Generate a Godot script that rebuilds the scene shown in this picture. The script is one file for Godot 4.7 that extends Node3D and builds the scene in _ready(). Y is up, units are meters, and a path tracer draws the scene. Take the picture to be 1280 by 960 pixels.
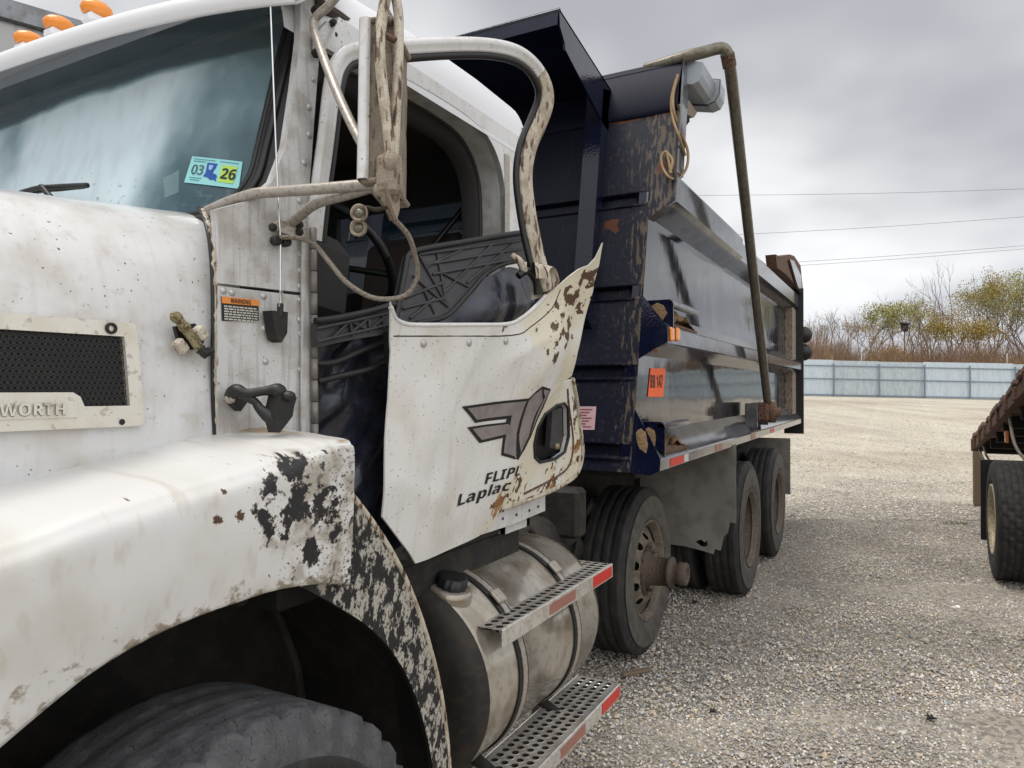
extends Node3D
# A wrecked white tractor with a navy dump bed on a gravel yard under an overcast sky. Units are metres; the truck points towards +z.

var M := {}

# ---------------------------------------------------------------- mesh helpers
class B:
	var st := SurfaceTool.new()
	func _init():
		st.begin(Mesh.PRIMITIVE_TRIANGLES)
		st.set_smooth_group(-1)
	func smooth(on: bool, g := 1) -> B:
		st.set_smooth_group(g if on else -1)
		return self
	func tri(a: Vector3, b: Vector3, c: Vector3):       # counter-clockwise seen from outside
		st.add_vertex(a); st.add_vertex(c); st.add_vertex(b)
	func quad(a: Vector3, b: Vector3, c: Vector3, d: Vector3):
		tri(a, b, c); tri(a, c, d)
	func triuv(a: Vector3, b: Vector3, c: Vector3, ua: Vector2, ub: Vector2, uc: Vector2):
		st.set_uv(ua); st.add_vertex(a); st.set_uv(uc); st.add_vertex(c); st.set_uv(ub); st.add_vertex(b)
	func box(c: Vector3, s: Vector3, basis := Basis(), bev := 0.004) -> B:
		var h := s * 0.5
		bev = minf(bev, minf(h.x, minf(h.y, h.z)) * 0.8)
		var p := func(sx, sy, sz, ax) -> Vector3:
			var k := Vector3(bev, bev, bev); k[ax] = 0.0
			return c + basis * Vector3(sx * (h.x - k.x), sy * (h.y - k.y), sz * (h.z - k.z))
		for s1 in [-1, 1]:
			_q(p.call(s1, -1, -1, 0), p.call(s1, 1, -1, 0), p.call(s1, 1, 1, 0), p.call(s1, -1, 1, 0), s1 > 0)
			_q(p.call(-1, s1, -1, 1), p.call(-1, s1, 1, 1), p.call(1, s1, 1, 1), p.call(1, s1, -1, 1), s1 > 0)
			_q(p.call(-1, -1, s1, 2), p.call(1, -1, s1, 2), p.call(1, 1, s1, 2), p.call(-1, 1, s1, 2), s1 > 0)
		if bev > 0.0:
			for a in [-1, 1]:
				for b in [-1, 1]:
					_q(p.call(a, b, -1, 0), p.call(a, b, 1, 0), p.call(a, b, 1, 1), p.call(a, b, -1, 1), a * b < 0)
					_q(p.call(a, -1, b, 0), p.call(a, 1, b, 0), p.call(a, 1, b, 2), p.call(a, -1, b, 2), a * b > 0)
					_q(p.call(-1, a, b, 1), p.call(1, a, b, 1), p.call(1, a, b, 2), p.call(-1, a, b, 2), a * b < 0)
					for d in [-1, 1]:
						var u = p.call(a, b, d, 0); var v = p.call(a, b, d, 1); var w = p.call(a, b, d, 2)
						if a * b * d > 0: tri(u, v, w)
						else: tri(u, w, v)
		return self
	func _q(a: Vector3, b: Vector3, c: Vector3, d: Vector3, fwd: bool):
		if fwd: quad(a, b, c, d)
		else: quad(d, c, b, a)
	func tube(pts: Array, r, sides := 10, caps := true) -> B:      # r is one radius or one per point
		var n := pts.size()
		var rings := []
		var t0: Vector3 = (pts[1] - pts[0]).normalized()
		var up: Vector3 = Vector3.UP if absf(t0.y) < 0.9 else Vector3.RIGHT
		var u: Vector3 = t0.cross(up).normalized()
		for i in n:
			var t: Vector3 = (pts[mini(i + 1, n - 1)] - pts[maxi(i - 1, 0)]).normalized()
			u = (u - t * u.dot(t)).normalized()
			var v: Vector3 = t.cross(u)
			var rr: float = r[i] if r is Array else r
			var ring := []
			for k in sides:
				var a := TAU * k / sides
				ring.append(pts[i] + (u * cos(a) + v * sin(a)) * rr)
			rings.append(ring)
		smooth(true, 3)
		for i in n - 1:
			for k in sides:
				var k2 := (k + 1) % sides
				quad(rings[i][k], rings[i][k2], rings[i + 1][k2], rings[i + 1][k])
		smooth(false)
		if caps:
			for k in sides:
				var k2 := (k + 1) % sides
				tri(pts[0], rings[0][k2], rings[0][k]); tri(pts[n - 1], rings[n - 1][k], rings[n - 1][k2])
		return self
	func lathe(prof: Array, o: Vector3, axis: Vector3, segs := 32, off = null, hard := false) -> B:   # prof: Vector2(along, radius)
		axis = axis.normalized()
		var up := Vector3.UP if absf(axis.y) < 0.9 else Vector3.RIGHT
		var u := axis.cross(up).normalized()
		var v := axis.cross(u)
		var rows := []
		for j in prof.size():
			var row := []
			for k in segs:
				var a := TAU * k / segs
				var rr: float = prof[j].y + (off.call(k, j) if off != null else 0.0)
				row.append(o + axis * prof[j].x + (u * cos(a) + v * sin(a)) * rr)
			rows.append(row)
		smooth(not hard, 4)
		for j in prof.size() - 1:
			if not hard: smooth(true, 4)
			for k in segs:
				var k2 := (k + 1) % segs
				quad(rows[j][k], rows[j][k2], rows[j + 1][k2], rows[j + 1][k])
		smooth(false)
		return self
	func grid(rows: Array, sm := true, uvs := []) -> B:
		smooth(sm, 5)
		for i in rows.size() - 1:
			for k in rows[i].size() - 1:
				if uvs.is_empty():
					quad(rows[i][k], rows[i][k + 1], rows[i + 1][k + 1], rows[i + 1][k])
				else:
					triuv(rows[i][k], rows[i][k + 1], rows[i + 1][k + 1], uvs[i][k], uvs[i][k + 1], uvs[i + 1][k + 1])
					triuv(rows[i][k], rows[i + 1][k + 1], rows[i + 1][k], uvs[i][k], uvs[i + 1][k + 1], uvs[i + 1][k])
		smooth(false)
		return self
	# a sheet cut to a 2D outline (with holes), bent by f: 2D -> 3D, with thickness along back
	func plate(outline: Array, f: Callable, cell := 1.0, back := Vector3.ZERO, holes := [], uvr := Rect2()) -> B:
		var poly := PackedVector2Array(outline)
		if Geometry2D.is_polygon_clockwise(poly): poly.reverse()
		var lo := poly[0]; var hi := poly[0]
		for p in poly: lo = lo.min(p); hi = hi.max(p)
		var flip: bool = back != Vector3.ZERO and _turned(f, (lo + hi) * 0.5, back)
		var nx := int(ceil((hi.x - lo.x) / cell)); var ny := int(ceil((hi.y - lo.y) / cell))
		for i in nx:
			for j in ny:
				var a := lo + Vector2(i, j) * cell
				_cell(Rect2(a, Vector2(cell, cell)), poly, f, back, holes, uvr, flip, 0)
		if back != Vector3.ZERO:
			_rim(poly, f, cell, back, flip)
			for h in holes:
				var hp := PackedVector2Array(h)
				if not Geometry2D.is_polygon_clockwise(hp): hp.reverse()
				_rim(hp, f, cell, back, flip)
		return self
	func _turned(f: Callable, p: Vector2, back: Vector3) -> bool:
		var o: Vector3 = f.call(p)
		return (f.call(p + Vector2(0.01, 0)) - o).cross(f.call(p + Vector2(0, 0.01)) - o).dot(back) > 0
	func _rim(poly: PackedVector2Array, f: Callable, cell: float, back: Vector3, flip: bool):
		for i in poly.size():
			var a := poly[i]; var b := poly[(i + 1) % poly.size()]
			var n := maxi(1, int(a.distance_to(b) / cell))
			for k in n:
				var p: Vector3 = f.call(a.lerp(b, float(k) / n)); var q: Vector3 = f.call(a.lerp(b, float(k + 1) / n))
				_q(p, p + back, q + back, q, not flip)
	func _cell(r: Rect2, poly: PackedVector2Array, f: Callable, back: Vector3, holes: Array, uvr: Rect2, flip: bool, deep: int):
		var e := r.end
		var sq := PackedVector2Array([r.position, Vector2(e.x, r.position.y), e, Vector2(r.position.x, e.y)])
		var pieces := Geometry2D.intersect_polygons(sq, poly)
		for h in holes:
			var next: Array[PackedVector2Array] = []
			for pc in pieces:
				var cut := Geometry2D.clip_polygons(pc, PackedVector2Array(h))
				for c in cut:
					if Geometry2D.is_polygon_clockwise(c) and deep < 6:
						var half := Vector2(r.size.x * 0.5, r.size.y)
						_cell(Rect2(r.position, half), poly, f, back, holes, uvr, flip, deep + 1)
						_cell(Rect2(r.position + Vector2(half.x, 0), half), poly, f, back, holes, uvr, flip, deep + 1)
						return
					next.append(c)
			pieces = next
		for pc in pieces:
			if Geometry2D.is_polygon_clockwise(pc): continue
			var ids := Geometry2D.triangulate_polygon(pc)
			for k in range(0, ids.size(), 3):
				var a := pc[ids[k]]; var b := pc[ids[k + 1]]; var c := pc[ids[k + 2]]
				var area := (b - a).cross(c - a)
				if absf(area) < 1e-9: continue
				if (area < 0) != flip:
					var t := b; b = c; c = t
				var fa: Vector3 = f.call(a); var fb: Vector3 = f.call(b); var fc: Vector3 = f.call(c)
				smooth(true, 6)
				if uvr.size.x > 0:
					triuv(fa, fb, fc, _uv(a, uvr), _uv(b, uvr), _uv(c, uvr))
				else: tri(fa, fb, fc)
				if back != Vector3.ZERO:
					smooth(true, 7)
					if uvr.size.x > 0: triuv(fa + back, fc + back, fb + back, _uv(a, uvr), _uv(c, uvr), _uv(b, uvr))
					else: tri(fa + back, fc + back, fb + back)
		smooth(false)
	func _uv(p: Vector2, r: Rect2) -> Vector2:
		return Vector2((p.x - r.position.x) / r.size.x, 1.0 - (p.y - r.position.y) / r.size.y)
	# polygon section swept straight from a to b
	func prism(sec: Array, f: Callable, z0: float, z1: float, caps := true) -> B:   # f(Vector2, z) -> Vector3
		var n := sec.size()
		for i in n:
			var p: Vector2 = sec[i]; var q: Vector2 = sec[(i + 1) % n]
			quad(f.call(p, z0), f.call(q, z0), f.call(q, z1), f.call(p, z1))
		if caps:
			var ids := Geometry2D.triangulate_polygon(PackedVector2Array(sec))
			for k in range(0, ids.size(), 3):
				tri(f.call(sec[ids[k]], z0), f.call(sec[ids[k + 1]], z0), f.call(sec[ids[k + 2]], z0))
				tri(f.call(sec[ids[k]], z1), f.call(sec[ids[k + 2]], z1), f.call(sec[ids[k + 1]], z1))
		return self
	func ball(c: Vector3, r: Vector3, n := 8, g := 8) -> B:
		smooth(true, g)
		for i in n:
			for k in n * 2:
				var p := func(a: int, b: int) -> Vector3:
					var t := PI * a / n; var q := TAU * b / (n * 2)
					return c + Vector3(sin(t) * cos(q) * r.x, cos(t) * r.y, sin(t) * sin(q) * r.z)
				quad(p.call(i, k), p.call(i, k + 1), p.call(i + 1, k + 1), p.call(i + 1, k))
		smooth(false)
		return self
	func done() -> ArrayMesh:
		st.generate_normals()
		return st.commit()

func curve(pts: Array, per := 6) -> Array:            # Catmull-Rom through points (2D or 3D)
	var out := []
	var n := pts.size()
	for i in n - 1:
		var a = pts[maxi(i - 1, 0)]; var b = pts[i]; var c = pts[i + 1]; var d = pts[mini(i + 2, n - 1)]
		for k in per:
			out.append(b.cubic_interpolate(c, a, d, float(k) / per))
	out.append(pts[n - 1])
	return out

func round_rect(c: Vector2, s: Vector2, r: float, n := 4) -> Array:
	var out := []
	var h := s * 0.5 - Vector2(r, r)
	for q in 4:
		var o: Vector2 = [Vector2(h.x, h.y), Vector2(-h.x, h.y), Vector2(-h.x, -h.y), Vector2(h.x, -h.y)][q]
		for k in n + 1:
			var a := PI * 0.5 * (q + float(k) / n)
			out.append(c + o + Vector2(cos(a), sin(a)) * r)
	return out

func circle(c: Vector2, r: float, n := 12) -> Array:
	var out := []
	for k in n: out.append(c + Vector2(cos(TAU * k / n), sin(TAU * k / n)) * r)
	return out

# lettering as flat meshes, set on a surface by f: 2D (metres, from the left base line) -> 3D
func letters(text: String, height: float, f: Callable, bold := 700, slant := 0.0, squeeze := 1.0, width := 0.0) -> ArrayMesh:
	var font := SystemFont.new()
	font.font_names = PackedStringArray(["Droid Sans"])
	font.font_weight = bold
	var tm := TextMesh.new()
	tm.text = text; tm.font = font; tm.font_size = 64; tm.pixel_size = 0.01; tm.depth = 0.0; tm.curve_step = 1.5
	tm.horizontal_alignment = HORIZONTAL_ALIGNMENT_LEFT
	var arr := tm.get_mesh_arrays()
	var vs: PackedVector3Array = arr[Mesh.ARRAY_VERTEX]
	var ix = arr[Mesh.ARRAY_INDEX]
	var lo := Vector3(1e9, 1e9, 0); var hi := -lo
	for v in vs: lo = lo.min(v); hi = hi.max(v)
	var k := height / maxf(hi.y - lo.y, 1e-6)
	if width > 0.0: squeeze = width / maxf((hi.x - lo.x) * k, 1e-6)
	var b := B.new()
	var n: int = ix.size() if ix else vs.size()
	for t in range(0, n, 3):
		var p := []
		for e in 3:
			var v: Vector3 = vs[ix[t + e]] if ix else vs[t + e]
			var q := Vector2((v.x - lo.x) * k * squeeze, (v.y - lo.y) * k)
			q.x += q.y * slant
			p.append(f.call(q))
		b.tri(p[0], p[2], p[1])
	return b.done()

# ---------------------------------------------------------------- things and parts
func thing(called: String, label: String, category: String, at := Vector3.ZERO, group := "") -> Node3D:
	var o := Node3D.new()
	o.name = called
	add_child(o, true)
	o.position = at
	o.set_meta("label", label); o.set_meta("category", category)
	if group: o.set_meta("group", group)
	return o

func part(to: Node3D, called: String, mesh: Mesh, mat: Material, label := "") -> MeshInstance3D:   # mesh in world coordinates
	var o := MeshInstance3D.new()
	o.name = called; o.mesh = mesh; o.material_override = mat
	to.add_child(o, true)
	var base := Vector3.ZERO
	var p: Node = to
	while p != self and p is Node3D:
		base += p.position; p = p.get_parent()
	o.position = -base
	if label: o.set_meta("label", label)
	return o

func piece(to: Node3D, called: String, mesh: Mesh, mat: Material, t: Transform3D) -> MeshInstance3D:  # a shared mesh set at a place
	var o := part(to, called, mesh, mat)
	o.transform = Transform3D(t.basis, t.origin + o.position)
	return o

func structure(called: String, mesh: Mesh, mat: Material) -> MeshInstance3D:
	var o := part(self, called, mesh, mat)
	o.set_meta("kind", "structure")
	return o

# ---------------------------------------------------------------- textures and materials
func noise(s: int, freq: float, oct := 4, type := FastNoiseLite.TYPE_SIMPLEX_SMOOTH, ridged := false) -> FastNoiseLite:
	var n := FastNoiseLite.new()
	n.seed = s; n.frequency = freq; n.noise_type = type
	n.fractal_type = FastNoiseLite.FRACTAL_NONE if oct == 1 else (FastNoiseLite.FRACTAL_RIDGED if ridged else FastNoiseLite.FRACTAL_FBM)
	n.fractal_octaves = oct
	return n

func tile(n: FastNoiseLite, w: int, h: int, stretch := Vector2i(1, 1)) -> PackedByteArray:
	var im := n.get_seamless_image(w / stretch.x, h / stretch.y, false, false, 0.15, true)
	im.convert(Image.FORMAT_L8)
	if stretch != Vector2i(1, 1): im.resize(w, h, Image.INTERPOLATE_CUBIC)
	return im.get_data()

func as_texture(im: Image) -> ImageTexture:
	return ImageTexture.create_from_image(im)

func mix_tile(size: int, base: Color, layers: Array) -> ImageTexture:      # layer: [bytes, lo, hi, colour, amount]
	var n := size * size
	var out := PackedByteArray(); out.resize(n * 3)
	var luts := []
	for l in layers:
		var lut := PackedFloat32Array(); lut.resize(256)
		for i in 256: lut[i] = smoothstep(l[1], l[2], i / 255.0) * l[4]
		luts.append(lut)
	var nl := layers.size()
	for i in n:
		var r := base.r; var g := base.g; var b := base.b
		for k in nl:
			var t: float = luts[k][layers[k][0][i]]
			if t > 0.0:
				var c: Color = layers[k][3]
				r += (c.r - r) * t; g += (c.g - g) * t; b += (c.b - b) * t
		out[i * 3] = int(r * 255.0); out[i * 3 + 1] = int(g * 255.0); out[i * 3 + 2] = int(b * 255.0)
	return as_texture(Image.create_from_data(size, size, false, Image.FORMAT_RGB8, out))

func grey_tile(size: int, bytes: PackedByteArray, lo: float, hi: float) -> ImageTexture:
	var out := PackedByteArray(); out.resize(bytes.size())
	for i in bytes.size(): out[i] = int(clampf(lerpf(lo, hi, bytes[i] / 255.0), 0, 1) * 255)
	return as_texture(Image.create_from_data(size, size, false, Image.FORMAT_L8, out))

func bump_tile(size: int, bytes: PackedByteArray, k: float) -> ImageTexture:
	var im := Image.create_from_data(size, size, false, Image.FORMAT_L8, bytes)
	im.convert(Image.FORMAT_RGBA8)
	im.bump_map_to_normal_map(k)
	return as_texture(im)

# paint on one surface, laid out in its own metres; layer: {n, s, lo, hi, c, a, m}
func paint(r: Rect2, w: int, h: int, base: Color, layers: Array, alpha := false) -> ImageTexture:
	var im := Image.create(w, h, false, Image.FORMAT_RGBA8 if alpha else Image.FORMAT_RGB8)
	for j in h:
		var y := r.end.y - (j + 0.5) / h * r.size.y
		for i in w:
			var x := r.position.x + (i + 0.5) / w * r.size.x
			var c := base
			for l in layers:
				var s: Vector2 = l.s
				var t: float = l.n.get_noise_2d(x * s.x, y * s.y)
				if l.has("m"): t += l.m.call(x, y)
				if t > l.lo:
					c = c.lerp(l.c, smoothstep(l.lo, l.hi, t) * l.a)
			im.set_pixel(i, j, c)
	return as_texture(im)

func relief(m: StandardMaterial3D, k: float) -> StandardMaterial3D:      # paint layers stand up from what they lie on
	var im: Image = m.albedo_texture.get_image().duplicate()
	im.convert(Image.FORMAT_L8); im.convert(Image.FORMAT_RGBA8)
	im.bump_map_to_normal_map(k)
	return bumpy(m, as_texture(im), 1.0)

func blobs(list: Array, soft := 1.0) -> Callable:         # Vector3(x, y, radius): how near to the nearest blob
	return func(x: float, y: float) -> float:
		var best := -9.0
		for b in list:
			var d: float = Vector2(x - b.x, y - b.y).length() / b.z
			best = maxf(best, (1.0 - d) * soft)
		return maxf(best, -1.2)

func mat(color, rough := 0.6, metal := 0.0, tri := 0.0, o := {}) -> StandardMaterial3D:
	var m := StandardMaterial3D.new()
	if color is Color: m.albedo_color = color
	else: m.albedo_texture = color
	m.roughness = rough; m.metallic = metal
	if tri > 0.0:
		m.uv1_triplanar = true; m.uv1_world_triplanar = o.get("world", true)
		m.uv1_scale = Vector3.ONE * tri
		m.uv1_triplanar_sharpness = 8.0
	for k in o:
		if k != "world": m.set(k, o[k])
	return m

func bumpy(m: StandardMaterial3D, t: Texture2D, k := 1.0) -> StandardMaterial3D:
	m.normal_enabled = true; m.normal_texture = t; m.normal_scale = k
	return m

func make_materials():
	var S := 512
	var cloud := tile(noise(11, 0.008, 4), S, S)
	var mid := tile(noise(12, 0.03, 5), S, S)
	var fine := tile(noise(13, 0.12, 4), S, S)
	var speck := tile(noise(14, 0.09, 2), S, S)
	var streak := tile(noise(15, 0.05, 4), S, S, Vector2i(1, 16))
	var wide_streak := tile(noise(16, 0.012, 3), S, S, Vector2i(1, 8))
	var ridge := tile(noise(17, 0.02, 4, FastNoiseLite.TYPE_SIMPLEX_SMOOTH, true), S, S)
	var b_fine := bump_tile(S, fine, 2.0)
	var b_mid := bump_tile(S, mid, 3.0)
	var white := mix_tile(S, Color(0.80, 0.80, 0.805), [[cloud, 0.35, 0.95, Color(0.70, 0.68, 0.65), 0.6], [streak, 0.55, 0.9, Color(0.60, 0.57, 0.53), 0.10], [mid, 0.62, 0.9, Color(0.62, 0.58, 0.52), 0.22], [fine, 0.72, 0.9, Color(0.58, 0.54, 0.48), 0.25], [speck, 0.855, 0.885, Color(0.16, 0.15, 0.14), 0.8]])
	M.white = mat(white, 0.38, 0.0, 1.6, {"roughness_texture": grey_tile(S, mid, 0.22, 0.55), "clearcoat_enabled": true, "clearcoat": 0.25, "clearcoat_roughness": 0.3})
	var aluminium_white := mix_tile(S, Color(0.76, 0.76, 0.76), [[cloud, 0.35, 0.85, Color(0.58, 0.55, 0.52), 0.55], [streak, 0.5, 0.9, Color(0.52, 0.49, 0.45), 0.30], [fine, 0.62, 0.85, Color(0.5, 0.46, 0.42), 0.3], [speck, 0.86, 0.9, Color(0.14, 0.12, 0.11), 0.7]])
	M.cowl = mat(aluminium_white, 0.42, 0.1, 2.4)
	M.roof_white = mat(Color(0.84, 0.845, 0.86), 0.35)
	var scrape := tile(noise(18, 0.03, 5), S, S, Vector2i(1, 5))
	var chipped := mix_tile(S, Color(0.72, 0.69, 0.63), [[cloud, 0.35, 0.8, Color(0.55, 0.50, 0.43), 0.6], [scrape, 0.58, 0.66, Color(0.34, 0.25, 0.17), 0.9], [fine, 0.62, 0.8, Color(0.38, 0.30, 0.22), 0.6], [scrape, 0.74, 0.8, Color(0.17, 0.12, 0.09), 0.9]])
	M.chipped = bumpy(mat(chipped, 0.6, 0.0, 3.0), b_mid, 0.7)
	M.muddy = bumpy(mat(mix_tile(S, Color(0.52, 0.475, 0.42), [[scrape, 0.5, 0.7, Color(0.33, 0.27, 0.21), 0.8], [fine, 0.55, 0.8, Color(0.70, 0.67, 0.62), 0.6], [scrape, 0.74, 0.82, Color(0.17, 0.12, 0.09), 0.8]]), 0.85, 0.0, 4.0), b_mid, 0.7)
	M.dull_steel = mat(mix_tile(S, Color(0.66, 0.635, 0.60), [[mid, 0.5, 0.8, Color(0.52, 0.47, 0.42), 0.6], [fine, 0.72, 0.85, Color(0.26, 0.2, 0.15), 0.7]]), 0.42, 0.4, 4.0)
	M.zinc = mat(mix_tile(S, Color(0.56, 0.52, 0.40), [[mid, 0.5, 0.8, Color(0.3, 0.25, 0.17), 0.8]]), 0.4, 0.6, 6.0)
	M.rust = bumpy(mat(mix_tile(S, Color(0.40, 0.305, 0.245), [[mid, 0.45, 0.7, Color(0.20, 0.12, 0.09), 0.9], [fine, 0.55, 0.8, Color(0.52, 0.33, 0.2), 0.7], [cloud, 0.55, 0.9, Color(0.42, 0.36, 0.30), 0.7]]), 0.85, 0.1, 3.0), b_mid, 1.2)
	M.hub = bumpy(mat(mix_tile(S, Color(0.33, 0.285, 0.25), [[mid, 0.45, 0.75, Color(0.25, 0.195, 0.16), 0.9], [fine, 0.6, 0.8, Color(0.48, 0.42, 0.36), 0.6]]), 0.8, 0.1, 4.0), b_mid, 0.8)
	M.deck_wood = bumpy(mat(mix_tile(S, Color(0.52, 0.42, 0.385), [[mid, 0.45, 0.7, Color(0.26, 0.17, 0.15), 0.9], [fine, 0.6, 0.8, Color(0.55, 0.42, 0.38), 0.7]]), 0.85, 0.0, 2.0), b_mid, 1.2)
	var navy := mix_tile(S, Color(0.05, 0.068, 0.15), [[cloud, 0.4, 0.9, Color(0.085, 0.10, 0.17), 0.7], [streak, 0.6, 0.9, Color(0.17, 0.165, 0.19), 0.3], [speck, 0.84, 0.92, Color(0.45, 0.4, 0.34), 0.5]])
	M.navy = bumpy(mat(navy, 0.33, 0.0, 0.9, {"roughness_texture": grey_tile(S, mid, 0.2, 0.5), "metallic_specular": 0.55}), b_fine, 0.12)
	var side := mix_tile(S, Color(0.13, 0.14, 0.175), [[cloud, 0.4, 0.8, Color(0.34, 0.325, 0.305), 0.7], [wide_streak, 0.58, 0.66, Color(0.06, 0.08, 0.15), 0.85], [streak, 0.6, 0.9, Color(0.22, 0.22, 0.23), 0.35], [mid, 0.6, 0.8, Color(0.24, 0.24, 0.25), 0.5], [fine, 0.72, 0.85, Color(0.5, 0.46, 0.4), 0.3]])
	M.dusty_side = bumpy(mat(side, 0.2, 0.1, 0.42, {"metallic_specular": 0.75, "roughness_texture": grey_tile(S, mid, 0.24, 0.52)}), bump_tile(S, cloud, 6.0), 0.05)
	var rail := mix_tile(S, Color(0.42, 0.43, 0.46), [[cloud, 0.35, 0.8, Color(0.33, 0.325, 0.325), 0.8], [mid, 0.6, 0.8, Color(0.30, 0.29, 0.29), 0.6], [speck, 0.82, 0.9, Color(0.25, 0.17, 0.1), 0.7]])
	M.rail = mat(rail, 0.3, 0.45, 1.2, {"metallic_specular": 0.7, "roughness_texture": grey_tile(S, mid, 0.16, 0.42)})
	M.sand = bumpy(mat(mix_tile(S, Color(0.48, 0.395, 0.29), [[mid, 0.45, 0.75, Color(0.42, 0.33, 0.23), 0.8], [fine, 0.6, 0.8, Color(0.66, 0.57, 0.44), 0.6]]), 0.95, 0.0, 3.0), b_mid, 2.0)
	var tank := mix_tile(S, Color(0.66, 0.64, 0.60), [[cloud, 0.35, 0.9, Color(0.50, 0.45, 0.39), 0.8], [mid, 0.5, 0.9, Color(0.47, 0.42, 0.36), 0.4], [fine, 0.7, 0.85, Color(0.44, 0.38, 0.31), 0.35]])
	M.tank = mat(tank, 0.36, 0.45, 1.3, {"roughness_texture": grey_tile(S, mid, 0.25, 0.5)})
	M.bright = mat(mix_tile(S, Color(0.80, 0.79, 0.77), [[cloud, 0.4, 0.9, Color(0.66, 0.63, 0.58), 0.6], [fine, 0.7, 0.85, Color(0.52, 0.48, 0.42), 0.4], [mid, 0.66, 0.8, Color(0.52, 0.46, 0.39), 0.4]]), 0.32, 0.5, 2.5, {"roughness_texture": grey_tile(S, mid, 0.2, 0.45)})
	M.trim = mat(mix_tile(S, Color(0.84, 0.825, 0.785), [[cloud, 0.4, 0.9, Color(0.76, 0.73, 0.66), 0.5], [mid, 0.72, 0.76, Color(0.6, 0.58, 0.53), 0.5], [fine, 0.76, 0.86, Color(0.55, 0.5, 0.44), 0.4]]), 0.3, 0.4, 2.2)
	var rub := mix_tile(S, Color(0.115, 0.112, 0.115), [[cloud, 0.35, 0.8, Color(0.20, 0.19, 0.18), 0.8], [fine, 0.6, 0.85, Color(0.26, 0.25, 0.23), 0.5], [ridge, 0.8, 0.92, Color(0.06, 0.06, 0.06), 0.7]])
	M.rubber = bumpy(mat(rub, 0.78, 0.0, 2.2), b_fine, 0.7)
	M.worn_tread = bumpy(mat(mix_tile(S, Color(0.25, 0.25, 0.262), [[cloud, 0.4, 0.8, Color(0.33, 0.33, 0.34), 0.7], [ridge, 0.8, 0.9, Color(0.12, 0.12, 0.125), 0.9], [fine, 0.6, 0.8, Color(0.38, 0.375, 0.37), 0.5]]), 0.7, 0.0, 2.6), b_mid, 0.7)
	M.dusty_rubber = mat(mix_tile(S, Color(0.32, 0.305, 0.285), [[cloud, 0.4, 0.8, Color(0.24, 0.235, 0.225), 0.8], [fine, 0.6, 0.85, Color(0.40, 0.38, 0.35), 0.6]]), 0.85, 0.0, 2.2)
	M.rim = mat(mix_tile(S, Color(0.42, 0.39, 0.345), [[cloud, 0.35, 0.8, Color(0.31, 0.28, 0.24), 0.8], [fine, 0.6, 0.85, Color(0.5, 0.46, 0.4), 0.5], [mid, 0.63, 0.75, Color(0.26, 0.2, 0.15), 0.6]]), 0.7, 0.1, 3.0)
	M.rusty_rim = mat(mix_tile(S, Color(0.37, 0.335, 0.295), [[cloud, 0.4, 0.8, Color(0.43, 0.40, 0.36), 0.7], [mid, 0.5, 0.75, Color(0.28, 0.23, 0.185), 0.7]]), 0.75, 0.1, 3.0)
	M.cream_rim = mat(mix_tile(S, Color(0.70, 0.66, 0.55), [[mid, 0.5, 0.75, Color(0.45, 0.38, 0.28), 0.7]]), 0.5, 0.1, 3.0)
	M.black = mat(mix_tile(S, Color(0.075, 0.075, 0.08), [[cloud, 0.4, 0.9, Color(0.13, 0.125, 0.12), 0.6], [fine, 0.65, 0.85, Color(0.22, 0.2, 0.18), 0.4]]), 0.5, 0.0, 3.0)
	M.trim_plastic = mat(mix_tile(S, Color(0.20, 0.195, 0.21), [[cloud, 0.4, 0.9, Color(0.26, 0.25, 0.265), 0.6], [fine, 0.65, 0.85, Color(0.28, 0.26, 0.25), 0.4]]), 0.55, 0.0, 3.0)
	M.gasket = mat(Color(0.07, 0.065, 0.07), 0.45)
	M.dark_metal = mat(mix_tile(S, Color(0.13, 0.125, 0.12), [[cloud, 0.4, 0.8, Color(0.2, 0.185, 0.165), 0.8], [mid, 0.58, 0.75, Color(0.24, 0.18, 0.13), 0.6]]), 0.75, 0.15, 1.5)
	M.flap = mat(mix_tile(S, Color(0.47, 0.455, 0.43), [[cloud, 0.4, 0.8, Color(0.40, 0.39, 0.37), 0.8], [fine, 0.6, 0.85, Color(0.47, 0.45, 0.42), 0.5]]), 0.9, 0.0, 1.2)
	M.shell = bumpy(mat(mix_tile(S, Color(0.12, 0.13, 0.175), [[cloud, 0.4, 0.75, Color(0.17, 0.19, 0.26), 0.8], [mid, 0.58, 0.75, Color(0.2, 0.17, 0.16), 0.7], [fine, 0.7, 0.85, Color(0.33, 0.3, 0.27), 0.5]]), 0.3, 0.3, 2.5, {"metallic_specular": 0.6}), b_mid, 0.25)
	M.navy_matt = mat(mix_tile(S, Color(0.045, 0.06, 0.135), [[cloud, 0.4, 0.9, Color(0.075, 0.09, 0.16), 0.7], [fine, 0.7, 0.85, Color(0.16, 0.155, 0.17), 0.4]]), 0.6, 0.0, 0.9, {"metallic_specular": 0.3})
	M.residue_black = mat(Color(0.07, 0.07, 0.075), 0.6)
	M.lining = mat(Color(0.16, 0.155, 0.155), 0.85)
	M.seat = mat(Color(0.27, 0.24, 0.22), 0.9)
	M.grey_paint = mat(Color(0.62, 0.65, 0.68), 0.4, 0.0)
	M.tarp_pipe = mat(mix_tile(S, Color(0.43, 0.42, 0.375), [[cloud, 0.4, 0.8, Color(0.36, 0.345, 0.305), 0.8], [mid, 0.6, 0.75, Color(0.36, 0.24, 0.15), 0.7]]), 0.4, 0.4, 3.0)
	M.wire = mat(Color(0.55, 0.46, 0.33), 0.7)
	M.cable = mat(mix_tile(S, Color(0.50, 0.47, 0.43), [[mid, 0.5, 0.75, Color(0.33, 0.27, 0.21), 0.8]]), 0.6, 0.1, 8.0)
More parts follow.
